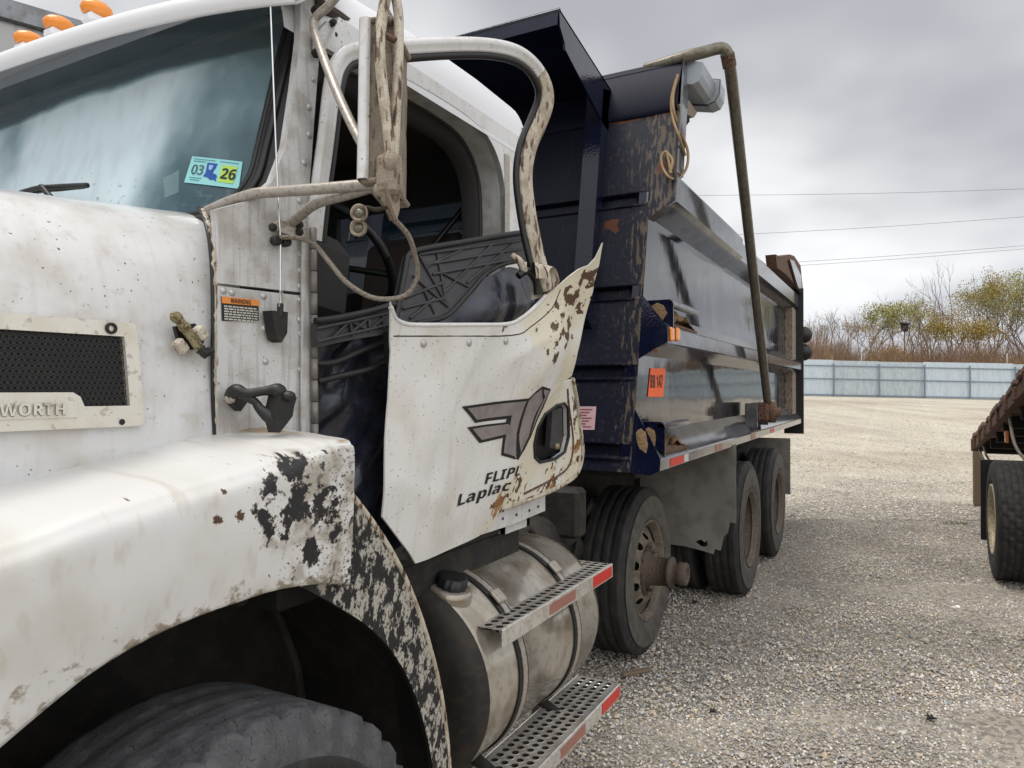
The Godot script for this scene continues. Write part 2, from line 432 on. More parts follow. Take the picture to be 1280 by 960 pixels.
	M.amber = mat(Color(0.88, 0.52, 0.10), 0.2, 0.0, 0.0, {"clearcoat_enabled": true, "clearcoat": 0.6})
	M.orange = mat(Color(0.93, 0.40, 0.20), 0.6)
	M.ink = mat(Color(0.06, 0.055, 0.055), 0.5)
	M.red = mat(Color(0.74, 0.14, 0.10), 0.35)
	M.worn_red = mat(mix_tile(S, Color(0.62, 0.34, 0.29), [[fine, 0.5, 0.62, Color(0.62, 0.6, 0.56), 0.9]]), 0.4, 0.3, 5.0)
	M.tape_white = mat(Color(0.72, 0.71, 0.68), 0.4)
	M.decal_grey = mat(mix_tile(S, Color(0.50, 0.47, 0.47), [[cloud, 0.4, 0.8, Color(0.44, 0.41, 0.41), 0.7]]), 0.5, 0.0, 4.0)
	M.chrome = mat(Color(0.8, 0.8, 0.8), 0.15, 1.0)
	M.rivet = mat(Color(0.70, 0.70, 0.69), 0.35, 0.4)
	M.lens = mat(Color(0.42, 0.40, 0.36), 0.25, 0.3)
	M.paper = mat(Color(0.72, 0.82, 0.79), 0.8)
	M.pane = mat(Color(0.50, 0.72, 0.82, 0.12), 0.04, 0.0, 0.0, {"transparency": BaseMaterial3D.TRANSPARENCY_ALPHA, "metallic_specular": 0.9})
	M.tinted = mat(Color(0.12, 0.3, 0.33, 0.45), 0.06, 0.0, 0.0, {"transparency": BaseMaterial3D.TRANSPARENCY_ALPHA, "metallic_specular": 0.7})
	M.fence = mat(mix_tile(S, Color(0.73, 0.775, 0.805), [[streak, 0.5, 0.9, Color(0.60, 0.66, 0.70), 0.6], [cloud, 0.45, 0.9, Color(0.72, 0.77, 0.80), 0.5]]), 0.5, 0.1, 0.5)
	M.fence_dull = mat(mix_tile(S, Color(0.69, 0.735, 0.765), [[streak, 0.5, 0.9, Color(0.56, 0.59, 0.60), 0.7], [cloud, 0.45, 0.9, Color(0.66, 0.69, 0.70), 0.6], [mid, 0.66, 0.8, Color(0.55, 0.50, 0.43), 0.4]]), 0.55, 0.1, 0.5)
	M.fence_post = mat(Color(0.44, 0.49, 0.54), 0.55, 0.2)
	M.box_wall = mat(mix_tile(S, Color(0.62, 0.62, 0.62), [[streak, 0.5, 0.85, Color(0.52, 0.51, 0.49), 0.6]]), 0.45, 0.2, 0.8)
	M.bark = mat(Color(0.33, 0.29, 0.26), 0.95)
	M.twig = mat(Color(0.46, 0.41, 0.375), 0.95)
	M.leaf_green = mat(Color(0.54, 0.53, 0.29), 0.8, 0.0, 0.0, {"backlight_enabled": true, "backlight": Color(0.3, 0.3, 0.08)})
	M.leaf_gold = mat(Color(0.57, 0.49, 0.24), 0.8, 0.0, 0.0, {"backlight_enabled": true, "backlight": Color(0.3, 0.25, 0.05)})
	M.brush = mat(Color(0.56, 0.48, 0.42), 0.95, 0.0, 0.0, {"vertex_color_use_as_albedo": true})
	M.stone = mat(Color.WHITE, 0.9, 0.0, 0.0, {"vertex_color_use_as_albedo": true})
	M.dry_wood = mat(Color(0.42, 0.36, 0.29), 0.9)
	M.dead_leaf = mat(Color(0.12, 0.12, 0.10), 0.8)
	M.grass = mat(Color(0.36, 0.36, 0.18), 0.9)
	# gravel: cells of stone, light and dark
	var cells := tile(noise(21, 0.09, 1, FastNoiseLite.TYPE_CELLULAR), 1024, 1024)
	var cn := FastNoiseLite.new(); cn.seed = 22; cn.noise_type = FastNoiseLite.TYPE_CELLULAR; cn.frequency = 0.085; cn.cellular_return_type = FastNoiseLite.RETURN_CELL_VALUE; cn.fractal_type = FastNoiseLite.FRACTAL_NONE
	var tone := tile(cn, 1024, 1024)
	var patch := tile(noise(23, 0.006, 4), 1024, 1024)
	var gfine := tile(noise(24, 0.2, 3), 1024, 1024)
	var gravel := mix_tile(1024, Color(0.72, 0.70, 0.67), [[tone, 0.2, 0.9, Color(0.84, 0.82, 0.78), 0.8], [tone, 0.6, 0.0, Color(0.55, 0.54, 0.52), 0.7], [cells, 0.6, 0.95, Color(0.42, 0.39, 0.35), 0.6], [gfine, 0.6, 0.85, Color(0.56, 0.52, 0.46), 0.5]])
	M.gravel = bumpy(mat(gravel, 0.95, 0.0, 0.53, {"vertex_color_use_as_albedo": true}), bump_tile(1024, gfine, 3.0), 0.9)

# ---------------------------------------------------------------- the yard
const FWD := Vector3(-0.474, 0, -0.880)       # the way across the yard to the fence
const SIDE := Vector3(0.880, 0, -0.474)

func ground_y(x: float, z: float) -> float:
	var p := Vector3(x, 0, z)
	var d := p.dot(FWD); var r := p.dot(SIDE)
	var rise := clampf(1.19 - 0.02 * (r - 19.6), 0.3, 1.9)
	return smoothstep(11.0, 47.0, d) * rise

func yard(d: float, r: float) -> Vector3:
	var p := FWD * d + SIDE * r
	p.y = ground_y(p.x, p.z)
	return p

func build_ground():
	var n := noise(31, 1.0, 4); var n2 := noise(32, 1.0, 3)
	var ds := []; var d := -30.0
	while d < 900.0:
		ds.append(d); d += clampf(0.22 + maxf(absf(d - 4.0) - 6.0, 0.0) * 0.06, 0.22, 60.0)
	var rs := []; var r := -500.0
	while r < 500.0:
		rs.append(r); r += clampf(0.3 + maxf(absf(r - 2.0) - 7.0, 0.0) * 0.05, 0.3, 40.0)
	var st := SurfaceTool.new(); st.begin(Mesh.PRIMITIVE_TRIANGLES)
	for dd in ds:
		for rr in rs:
			var p := yard(dd, rr)
			var near := clampf(1.0 - absf(dd) / 30.0, 0.0, 1.0)
			p.y += (n.get_noise_2d(p.x * 0.5, p.z * 0.5) * 0.03 + n2.get_noise_2d(p.x * 2.5, p.z * 2.5) * 0.010) * near - 0.012 * near
			var sand := smoothstep(7.0, 15.0, dd + n.get_noise_2d(p.x * 0.25, p.z * 0.25) * 5.0)
			var grey := Color(0.58, 0.555, 0.52); var tan := Color(0.93, 0.895, 0.825)
			var c := grey.lerp(tan, sand)
			var dirt: float = smoothstep(0.16, 0.4, n2.get_noise_2d(dd * 0.5 + 40.0, rr * 0.06)) * smoothstep(13.0, 22.0, dd)
			c = c.lerp(Color(0.55, 0.44, 0.33), dirt * 0.55)
			var damp: float = smoothstep(0.05, 0.35, n.get_noise_2d(dd * 0.12 + 9.0, rr * 0.05)) * smoothstep(8.0, 16.0, dd)
			c = c.lerp(Color(0.66, 0.60, 0.52), damp * 0.6)
			var rut := absf(fposmod(rr + 0.05 * dd + n.get_noise_2d(dd * 0.1, 3.0) * 0.8, 5.2) - 2.6)
			c = c * (1.0 - 0.10 * (smoothstep(0.35, 0.1, absf(rut - 1.0)) * smoothstep(5.0, 12.0, dd)))
			c = c * (1.0 + n.get_noise_2d(p.x * 1.3, p.z * 1.3) * 0.22)
			if dd > 50.0: c = Color(0.30, 0.24, 0.17)
			c.a = 1.0
			st.set_color(c); st.set_smooth_group(0); st.add_vertex(p)
	var w := rs.size()
	for i in ds.size() - 1:
		for k in w - 1:
			var a := i * w + k
			for q in [a, a + w, a + 1, a + 1, a + w, a + w + 1]: st.add_index(q)
	st.generate_normals()
	structure("ground", st.commit(), M.gravel)

func stone_mesh(s: int) -> ArrayMesh:
	var rng := RandomNumberGenerator.new(); rng.seed = s
	var b := B.new()
	var rings := []
	var k := 6
	for j in [[-0.5, 0.55], [0.0, 1.0], [0.42, 0.62]]:
		var ring := []
		for i in k:
			var a := TAU * (i + rng.randf() * 0.5) / k
			ring.append(Vector3(cos(a) * j[1] * rng.randf_range(0.75, 1.1), j[0] * 0.75 + rng.randf_range(-0.08, 0.08), sin(a) * j[1] * rng.randf_range(0.6, 0.95)))
		rings.append(ring)
	var top := Vector3(rng.randf_range(-0.2, 0.2), 0.48, rng.randf_range(-0.2, 0.2))
	for i in k:
		var i2 := (i + 1) % k
		b.quad(rings[0][i2], rings[0][i], rings[1][i], rings[1][i2]); b.quad(rings[1][i2], rings[1][i], rings[2][i], rings[2][i2])
		b.tri(rings[2][i2], rings[2][i], top)
	return b.done()

func build_stones():
	var rng := RandomNumberGenerator.new(); rng.seed = 5
	var tints := [Color(0.41, 0.385, 0.345), Color(0.31, 0.295, 0.275), Color(0.51, 0.47, 0.41), Color(0.27, 0.26, 0.25), Color(0.46, 0.375, 0.27), Color(0.62, 0.59, 0.54), Color(0.34, 0.34, 0.36), Color(0.36, 0.29, 0.23)]
	var places := []
	var gn := noise(33, 1.0, 3)
	for i in 5: places.append([[], []])
	for i in 190000:
		var d := 2.2 + 10.5 * pow(rng.randf(), 1.25)
		var r := rng.randf_range(-0.25, 0.85) * d + rng.randf_range(-0.4, 0.4)
		var p := yard(d, r)
		if p.x < -3.6: continue
		var s := 0.0038 + 0.0066 * pow(rng.randf(), 2.4)
		if rng.randf() < 0.010: s *= 2.1
		s *= 1.0 + d * 0.035
		var basis := Basis(Vector3.UP, rng.randf() * TAU) * Basis(Vector3.RIGHT, rng.randf_range(-0.6, 0.6)) * Basis(Vector3.FORWARD, rng.randf_range(-0.6, 0.6))
		p.y += s * rng.randf_range(-0.4, 0.15)
		var v: Array = places[rng.randi() % 5]
		v[0].append(Transform3D(basis.scaled(Vector3.ONE * s), p))
		var c: Color = tints[rng.randi() % tints.size()]
		v[1].append(c * rng.randf_range(0.82, 1.32) * (1.0 + 0.35 * gn.get_noise_2d(p.x * 0.9, p.z * 0.9)))
	for i in 26000:
		var d := 9.0 + 30.0 * pow(rng.randf(), 1.6)
		var p := yard(d, rng.randf_range(-0.1, 0.85) * d)
		var s := (0.010 + 0.02 * pow(rng.randf(), 3.0)) * (1.0 + d * 0.012)
		var basis := Basis(Vector3.UP, rng.randf() * TAU) * Basis(Vector3.RIGHT, rng.randf_range(-0.5, 0.5))
		var v: Array = places[rng.randi() % 5]
		v[0].append(Transform3D(basis.scaled(Vector3(s, s * 0.6, s)), p))
		v[1].append(Color(0.50, 0.46, 0.39) * rng.randf_range(0.5, 1.25))
	for k in 5:
		var mm := MultiMesh.new()
		mm.transform_format = MultiMesh.TRANSFORM_3D; mm.use_colors = true
		mm.mesh = stone_mesh(100 + k)
		mm.instance_count = places[k][0].size()
		for i in mm.instance_count:
			mm.set_instance_transform(i, places[k][0][i])
			var c: Color = places[k][1][i]; c.a = 1.0
			mm.set_instance_color(i, c)
		var o := MultiMeshInstance3D.new()
		o.name = "gravel"; o.multimesh = mm; o.material_override = M.stone
		o.set_meta("kind", "stuff"); o.set_meta("label", "loose grey and tan gravel stones spread over the yard"); o.set_meta("category", "gravel")
		add_child(o, true)

func build_fence():
	var t := thing("metal_fence", "long pale blue corrugated metal fence with steel posts and three rails", "fence")
	var d := 48.0; var bay := 3.02; var h := 2.42
	var sheet_n := 0
	var post := B.new().box(Vector3(0, h * 0.46, 0), Vector3(0.075, h * 0.92, 0.075), Basis(), 0.006).done()
	var face := Basis(SIDE, Vector3.UP, SIDE.cross(Vector3.UP))
	for k in range(-3, 13):
		var r0 := 15.4 + bay * k
		var a := yard(d + 0.06, r0); var e := yard(d + 0.06, r0 + bay)
		var b := B.new(); var top := []; var bot := []
		var m := 30
		for i in m + 1:
			var f := float(i) / m
			var p := a.lerp(e, f) + FWD * ((0.03 if (i % 5) in [0, 1] else 0.0) + 0.03 * sin(i * 0.7 + k * 2.3))
			bot.append(p + Vector3.UP * 0.02); top.append(p + Vector3.UP * (h + 0.03 * sin(k * 1.7)))
		b.grid([top, bot], false)
		part(t, "fence_sheet", b.done(), M.fence_dull if k in [-1, 2, 3, 6, 8] else M.fence)
		for rail_h in [0.12, 1.18, 2.05]:
			var rb := B.new()
			var pa: Vector3 = a + Vector3.UP * rail_h - FWD * 0.07; var pe: Vector3 = e + Vector3.UP * rail_h - FWD * 0.07
			rb.box((pa + pe) * 0.5, Vector3(pa.distance_to(pe), 0.07, 0.05), Basis((pe - pa).normalized(), Vector3.UP, (pe - pa).normalized().cross(Vector3.UP)), 0.005)
			part(t, "fence_rail", rb.done(), M.fence_post)
		piece(t, "fence_post", post, M.fence_post, Transform3D(face, a - FWD * 0.14))

func limb(b: B, rng: RandomNumberGenerator, p: Vector3, dir: Vector3, length: float, r: float, depth: int, tips: Array, spread: float):
	var pts := [p]; var rad := [r]
	var n := 3
	for i in n:
		dir = (dir + Vector3(rng.randf_range(-1, 1), rng.randf_range(-0.4, 0.6), rng.randf_range(-1, 1)) * 0.16).normalized()
		p += dir * length / n
		pts.append(p); rad.append(lerpf(r, r * 0.55, float(i + 1) / n))
	b.tube(pts, rad, 6 if depth > 2 else 4, false)
	if depth <= 0:
		tips.append(p); return
	for k in rng.randi_range(2, 3):
		var side := Vector3(rng.randf_range(-1, 1), rng.randf_range(0.1, 0.8), rng.randf_range(-1, 1)).normalized()
		var at: Vector3 = pts[rng.randi_range(2, 3)] if k > 0 else p
		limb(b, rng, at, (dir + side * spread).normalized(), length * rng.randf_range(0.6, 0.85), r * 0.55, depth - 1, tips, spread)
	if depth <= 2: tips.append(p)

func tree(s: int, place: Vector3, height: float, lean: float, leaf: float, leaf_mat, label: String, spread := 0.75, depth := 4):
	var rng := RandomNumberGenerator.new(); rng.seed = s
	var t := thing("leafy_tree" if leaf > 0.5 else "bare_tree", label, "tree", place, "trees beyond the fence")
	var trunk := B.new(); var crown := B.new(); var tips := []
	var top := Vector3(lean, 1, rng.randf_range(-0.1, 0.1)) * height * 0.36
	trunk.tube(curve([place + Vector3(0, -0.3, 0), place + top * 0.5 + Vector3(rng.randf_range(-0.2, 0.2), 0, 0), place + top], 3), [0.16, 0.15, 0.14, 0.13, 0.12, 0.11, 0.1], 7)
	for k in 3:
		limb(crown, rng, place + top * rng.randf_range(0.75, 1.0), (Vector3(lean * 0.6, 1, 0) + Vector3(rng.randf_range(-1, 1), 0, rng.randf_range(-1, 1)) * spread).normalized(), height * 0.26, 0.075, depth, tips, spread)
	part(t, "trunk", trunk.done(), M.bark)
	part(t, "branches", crown.done(), M.twig)
	if leaf > 0.0:
		var lb := B.new()
		for tip in tips:
			if rng.randf() > leaf: continue
			for i in 20:
				var c: Vector3 = tip + Vector3(rng.randf_range(-1, 1), rng.randf_range(-0.7, 0.5), rng.randf_range(-1, 1)) * 0.55
				var u := Vector3(rng.randf_range(-1, 1), rng.randf_range(-1, 1), rng.randf_range(-1, 1)).normalized() * rng.randf_range(0.035, 0.085)
				var v := u.cross(Vector3(rng.randf_range(-1, 1), rng.randf_range(-1, 1), rng.randf_range(-1, 1))).normalized() * 0.06
				lb.quad(c - u, c + v, c + u, c - v)
		part(t, "foliage", lb.done(), leaf_mat)

func build_trees():
	var at := func(u: float, d: float) -> Vector3: return yard(d, (u - 640.0) / 900.0 * d)
	tree(201, at.call(1087, 66.0), 9.2, -0.1, 0.85, M.leaf_green, "broad yellow green tree, tallest of the leafy ones left of centre beyond the fence", 0.95)
	tree(202, at.call(1122, 72.0), 10.6, 0.05, 0.12, M.leaf_green, "bare grey tree just right of the broad yellow green tree")
	tree(203, at.call(1168, 64.0), 9.4, -0.12, 0.12, M.leaf_green, "thin forked tree with almost no leaves between the two yellow trees", 0.5, 3)
	tree(204, at.call(1197, 68.0), 12.6, -0.16, 0.0, null, "tallest bare tree, leaning left above the golden bush", 0.45, 4)
	tree(205, at.call(1196, 63.0), 6.8, 0.1, 0.95, M.leaf_gold, "low golden tree in front of the tallest bare tree", 0.9)
	tree(206, at.call(1212, 66.0), 10.8, 0.3, 0.25, M.leaf_gold, "bare tree leaning to the right beside the golden tree", 0.6)
	tree(207, at.call(1243, 70.0), 10.8, 0.0, 0.7, M.leaf_gold, "tall thin tree with sparse gold leaves above the marker post", 0.6)
	tree(208, at.call(1262, 62.0), 10.6, 0.22, 0.75, M.leaf_green, "yellow leaved tree at the right end of the fence", 0.7)
	tree(209, at.call(1290, 66.0), 11.0, 0.0, 0.8, M.leaf_green, "yellow leaved tree cut by the right edge of the picture", 0.8)
	tree(210, at.call(1046, 70.0), 8.6, -0.05, 0.0, null, "small bare tree behind the fence nearest the dump bed", 0.7)
	tree(211, at.call(1022, 76.0), 8.0, 0.0, 0.0, null, "faint bare tree right behind the tail lamps of the dump bed", 0.6)
	tree(212, at.call(1146, 78.0), 9.6, 0.05, 0.2, M.leaf_gold, "bare tree above the small dark box on the pole", 0.7)
	tree(213, at.call(1225, 80.0), 10.0, 0.0, 0.1, M.leaf_gold, "far bare tree between the leaning tree and the thin gold tree", 0.6)
	tree(214, at.call(1066, 80.0), 9.0, 0.0, 0.05, M.leaf_green, "far bare tree left of the broad yellow green tree", 0.6)
	tree(215, at.call(1104, 62.0), 4.6, 0.1, 0.9, M.leaf_gold, "small golden bush at the foot of the broad yellow green tree", 0.9, 3)
	var kinds := [["far grey tree with a few olive leaves left of the thin forked tree", 1140.0, 84.0, 10.4, 0.3], ["far olive tree between the tallest bare tree and the leaning tree", 1206.0, 86.0, 11.6, 0.4], ["far olive tree in the gap left of the yellow leaved tree at the fence end", 1252.0, 88.0, 12.6, 0.6], ["low far tree low behind the broad yellow green tree", 1098.0, 88.0, 9.6, 0.5], ["hazy far tree with few leaves right of the tail lamps", 1034.0, 88.0, 9.0, 0.15], ["hazy far tree just left of the thin forked tree", 1157.0, 90.0, 10.6, 0.35]]
	for i in kinds.size():
		var e: Array = kinds[i]
		tree(230 + i, at.call(e[1], e[2]), e[3], 0.0, e[4], M.leaf_green if i % 2 == 0 else M.leaf_gold, e[0], 0.8)
	# brushwood: what nobody could count
	var rng := RandomNumberGenerator.new(); rng.seed = 77
	var b := B.new()
	for i in 190:
		var base := Vector3(rng.randf_range(-0.9, 0.9), 0, rng.randf_range(-0.9, 0.9))
		var tip := base + Vector3(rng.randf_range(-1.2, 1.2), rng.randf_range(1.6, 6.4), rng.randf_range(-1.2, 1.2))
		var w := Vector3(rng.randf_range(-1, 1), 0, rng.randf_range(-1, 1)).normalized() * rng.randf_range(0.015, 0.03)
		b.tri(base - w, base + w, tip)
		for k in 3:
			var f := rng.randf_range(0.3, 0.9)
			var q := base.lerp(tip, f)
			var e := q + Vector3(rng.randf_range(-0.7, 0.7), rng.randf_range(0.1, 0.8), rng.randf_range(-0.7, 0.7))
			b.tri(q - w * 0.7, q + w * 0.7, e)
	var hn := noise(78, 1.0, 2)
	var mm := MultiMesh.new(); mm.transform_format = MultiMesh.TRANSFORM_3D; mm.use_colors = true
	mm.mesh = b.done(); mm.instance_count = 1300
	for i in 1300:
		var d := rng.randf_range(50.5, 84.0)
		var p := yard(d, rng.randf_range(0.1, 0.95) * d)
		var sc := rng.randf_range(0.45, 1.05) * (0.8 + (d - 50.0) * 0.014) * (0.85 + 0.5 * hn.get_noise_2d(p.x * 0.12, p.z * 0.12))
		mm.set_instance_transform(i, Transform3D(Basis(Vector3.UP, rng.randf() * TAU).scaled(Vector3(sc, sc * rng.randf_range(0.75, 1.1), sc)), p))
		var c := Color(0.86, 0.70, 0.58).lerp(Color(1.0, 0.92, 0.82), rng.randf()) * rng.randf_range(0.65, 1.2)
		if rng.randf() < 0.12: c = Color(0.85, 0.85, 0.4)
		c.a = 1.0
		mm.set_instance_color(i, c)
	var o := MultiMeshInstance3D.new(); o.name = "brushwood"; o.multimesh = mm; o.material_override = M.brush
	o.set_meta("kind", "stuff"); o.set_meta("label", "dense reddish brown brushwood growing behind the metal fence"); o.set_meta("category", "brush")
	add_child(o, true)

func build_far_things():
	# wires: from behind the truck over to the right
	var ends := [[Vector3(-15.532, 18.02, -59.782), Vector3(12.057, 18.687, -74.637), "uppermost power line across the grey sky right of the dump bed"], [Vector3(-15.532, 14.553, -59.782), Vector3(12.057, 16.487, -74.637), "second power line from the top, sloping up to the right"], [Vector3(-16.049, 12.298, -61.775), Vector3(12.459, 14.502, -77.125), "upper one of the close pair of power lines low above the trees"], [Vector3(-16.308, 12.12, -62.771), Vector3(12.659, 14.43, -78.369), "lower one of the close pair of power lines low above the trees"]]
	for e in ends:
		var a: Vector3 = e[0]; var c: Vector3 = e[1]
		var out: Vector3 = (c - a).normalized()
		a -= out * 12.0; c += out * 12.0
		var m: Vector3 = (a + c) * 0.5 + Vector3.DOWN * 0.35
		var t := thing("power_line", e[2], "power line", m, "power lines over the yard")
		part(t, "wire", B.new().tube(curve([a, m, c], 8), 0.013, 5).done(), M.black)
	for e in [[1077.0, "thin white marker post behind the fence near the dump bed"], [1259.0, "thin white marker post behind the fence near the flatbed trailer"]]:
		var p := yard(48.6, (e[0] - 640.0) / 900.0 * 48.6)
		var t := thing("marker_post", e[1], "post", p, "white marker posts")
		part(t, "post", B.new().tube([p, p + Vector3.UP * 3.05], 0.04, 8).done(), M.tape_white)
		part(t, "cap", B.new().lathe([Vector2(0, 0.05), Vector2(0.05, 0.05), Vector2(0.08, 0.0)], p + Vector3.UP * 3.05, Vector3.UP, 8).done(), M.tape_white)
	var np := yard(60.0, (1131.0 - 640.0) / 900.0 * 60.0)
	var nest := thing("nest_box", "small dark box on a thin pole standing in the brush", "nest box", np)
	part(nest, "pole", B.new().tube([np, np + Vector3.UP * 5.6], 0.05, 6).done(), M.bark)
	part(nest, "box", B.new().box(np + Vector3.UP * 5.85, Vector3(0.55, 0.6, 0.5), Basis(), 0.03).box(np + Vector3.UP * 6.2, Vector3(0.75, 0.1, 0.7), Basis(Vector3.FORWARD, 0.2), 0.02).done(), M.black)
	# box trailer on the far side of the truck
	var bt := thing("box_trailer", "pale grey box trailer parked on the far side of the truck", "trailer", Vector3(-6.49, 0, -2.26))
	var yaw := Basis(Vector3.UP, -0.354)
	var c0 := Vector3(-6.49, 2.66, -2.26)
	part(bt, "body", B.new().box(c0, Vector3(2.5, 2.9, 6.4), yaw, 0.03).done(), M.box_wall)
	for sx in [-1.262, 1.262]:
		part(bt, "top_rail", B.new().box(c0 + yaw * Vector3(sx, 1.4, 0), Vector3(0.05, 0.14, 6.44), yaw, 0.01).done(), M.rail)
		part(bt, "bottom_rail", B.new().box(c0 + yaw * Vector3(sx, -1.4, 0), Vector3(0.05, 0.14, 6.44), yaw, 0.01).done(), M.rail)
		for z in [-2.4, -1.2]:
			part(bt, "wheel", B.new().lathe([Vector2(-0.14, 0.28), Vector2(-0.14, 0.47), Vector2(-0.1, 0.51), Vector2(0.1, 0.51), Vector2(0.14, 0.47), Vector2(0.14, 0.28)], Vector3(-6.49, 0.51, -2.26) + yaw * Vector3(sx * 0.86, 0, z), yaw.x, 28).done(), M.rubber)
		part(bt, "landing_leg", B.new().box(Vector3(-6.49, 0.58, -2.26) + yaw * Vector3(sx * 0.6, 0, 2.2), Vector3(0.12, 1.16, 0.12), yaw, 0.01).done(), M.dark_metal)
	part(bt, "frame", B.new().box(Vector3(-6.49, 1.05, -2.26), Vector3(1.2, 0.22, 6.2), yaw, 0.01).box(Vector3(-6.49, 0.56, -2.26) + yaw * Vector3(0, 0, -1.8), Vector3(1.9, 0.16, 1.6), yaw, 0.01).done(), M.dark_metal)
	# litter on the gravel
	var sp := Vector3(Vector3(-1.324, 0, -3.951))
	var stick := thing("wood_scrap", "flat weathered stick lying on the gravel by the lift axle wheel", "stick", sp)
	part(stick, "scrap", B.new().box(sp + Vector3(0, 0.015, 0), Vector3(0.2, 0.02, 0.035), Basis(Vector3.UP, 0.95) * Basis(Vector3.RIGHT, 0.1), 0.006).done(), M.dry_wood)
	for e in [[Vector3(-0.828, 0, -3.653), 0.022, "dark curled scrap on the gravel straight below the rear wheels"], [Vector3(0.129, 0, -4.079), 0.028, "dark leaf scrap on the gravel at lower right"], [Vector3(-1.366, 0, -5.443), 0.03, "grey lump of stone under the drive wheel"]]:
		var p: Vector3 = e[0]
		var t := thing("litter_scrap", e[2], "litter", p)
		var b := B.new(); var k: float = e[1]
		for i in 5:
			var a := i * 1.3
			b.plate([Vector2(-1, -0.4), Vector2(0.2, -0.6), Vector2(1, 0), Vector2(0.1, 0.5)], func(q: Vector2) -> Vector3: return p + Vector3(cos(a) * q.x - sin(a) * q.y, 0.5 + 0.5 * q.x * q.x * sin(a * 2.0) + 0.2, sin(a) * q.x + cos(a) * q.y) * k, 0.5, Vector3(0, -0.002, 0))
		part(t, "scrap", b.done(), M.dead_leaf)
	var gp: Vector3 = Vector3(0.589, 0, -10.174)
	var tuft := thing("grass_tuft", "small dry grass tuft alone on the gravel near the flatbed trailer", "grass", gp)
	var gb := B.new(); var rng := RandomNumberGenerator.new(); rng.seed = 9
	for i in 70:
		var o := gp + Vector3(rng.randf_range(-0.12, 0.12), 0, rng.randf_range(-0.06, 0.06))
		gb.tri(o - Vector3(0.003, 0, 0), o + Vector3(0.003, 0, 0), o + Vector3(rng.randf_range(-0.06, 0.06), rng.randf_range(0.015, 0.05), rng.randf_range(-0.05, 0.05)))
	part(tuft, "blades", gb.done(), M.grass)

func tyre(b: B, c: Vector3, r: float, w: float, rim_r: float, seg := 96, notch := 0.0, lugs := false):   # axis along x
	var h := w * 0.5
	var prof := [Vector2(-h * 0.72, rim_r), Vector2(-h * 0.95, rim_r + 0.03), Vector2(-h, rim_r + (r - rim_r) * 0.45), Vector2(-h * 0.97, r - 0.07), Vector2(-h * 0.90, r - 0.022), Vector2(-h * 0.80, r - 0.004)]
	var tread := 25 if lugs else 21
	for i in tread: prof.append(Vector2(lerpf(-h * 0.78, h * 0.78, float(i) / (tread - 1)), r))
	prof.append_array([Vector2(h * 0.80, r - 0.004), Vector2(h * 0.90, r - 0.022), Vector2(h * 0.97, r - 0.07), Vector2(h * 0.99, r - 0.09), Vector2(h, rim_r + (r - rim_r) * 0.45), Vector2(h * 0.985, rim_r + (r - rim_r) * 0.38), Vector2(h * 0.98, rim_r + (r - rim_r) * 0.3), Vector2(h * 0.95, rim_r + 0.03), Vector2(h * 0.72, rim_r)])
	var last := prof.size() - 1
	var off := func(k: int, j: int) -> float:
		var t := j - 6
		if t >= 0 and t < tread:
			if lugs:
				var col := t / 5
				var ph := k + (3 if col % 2 == 1 else 0)
				if t % 5 == 0: return -0.014
				return -0.012 if ph % 6 == 0 else 0.0
			if notch > 0.0: return -notch if k % 4 == 0 and t >= tread - 3 else (-0.007 if t in [5, 10, 15] else 0.0)
			return -0.012 if t in [5, 10, 15] else 0.0
		if notch > 0.0 and (j in [6 + tread, 7 + tread] or j in [4, 5]):
			return -notch if k % 4 == 0 else (-notch * 0.5 if k % 4 == 1 else 0.0)
		if j == last - 3: return 0.0
		return 0.0
	b.lathe(prof, c, Vector3.RIGHT, seg, off)

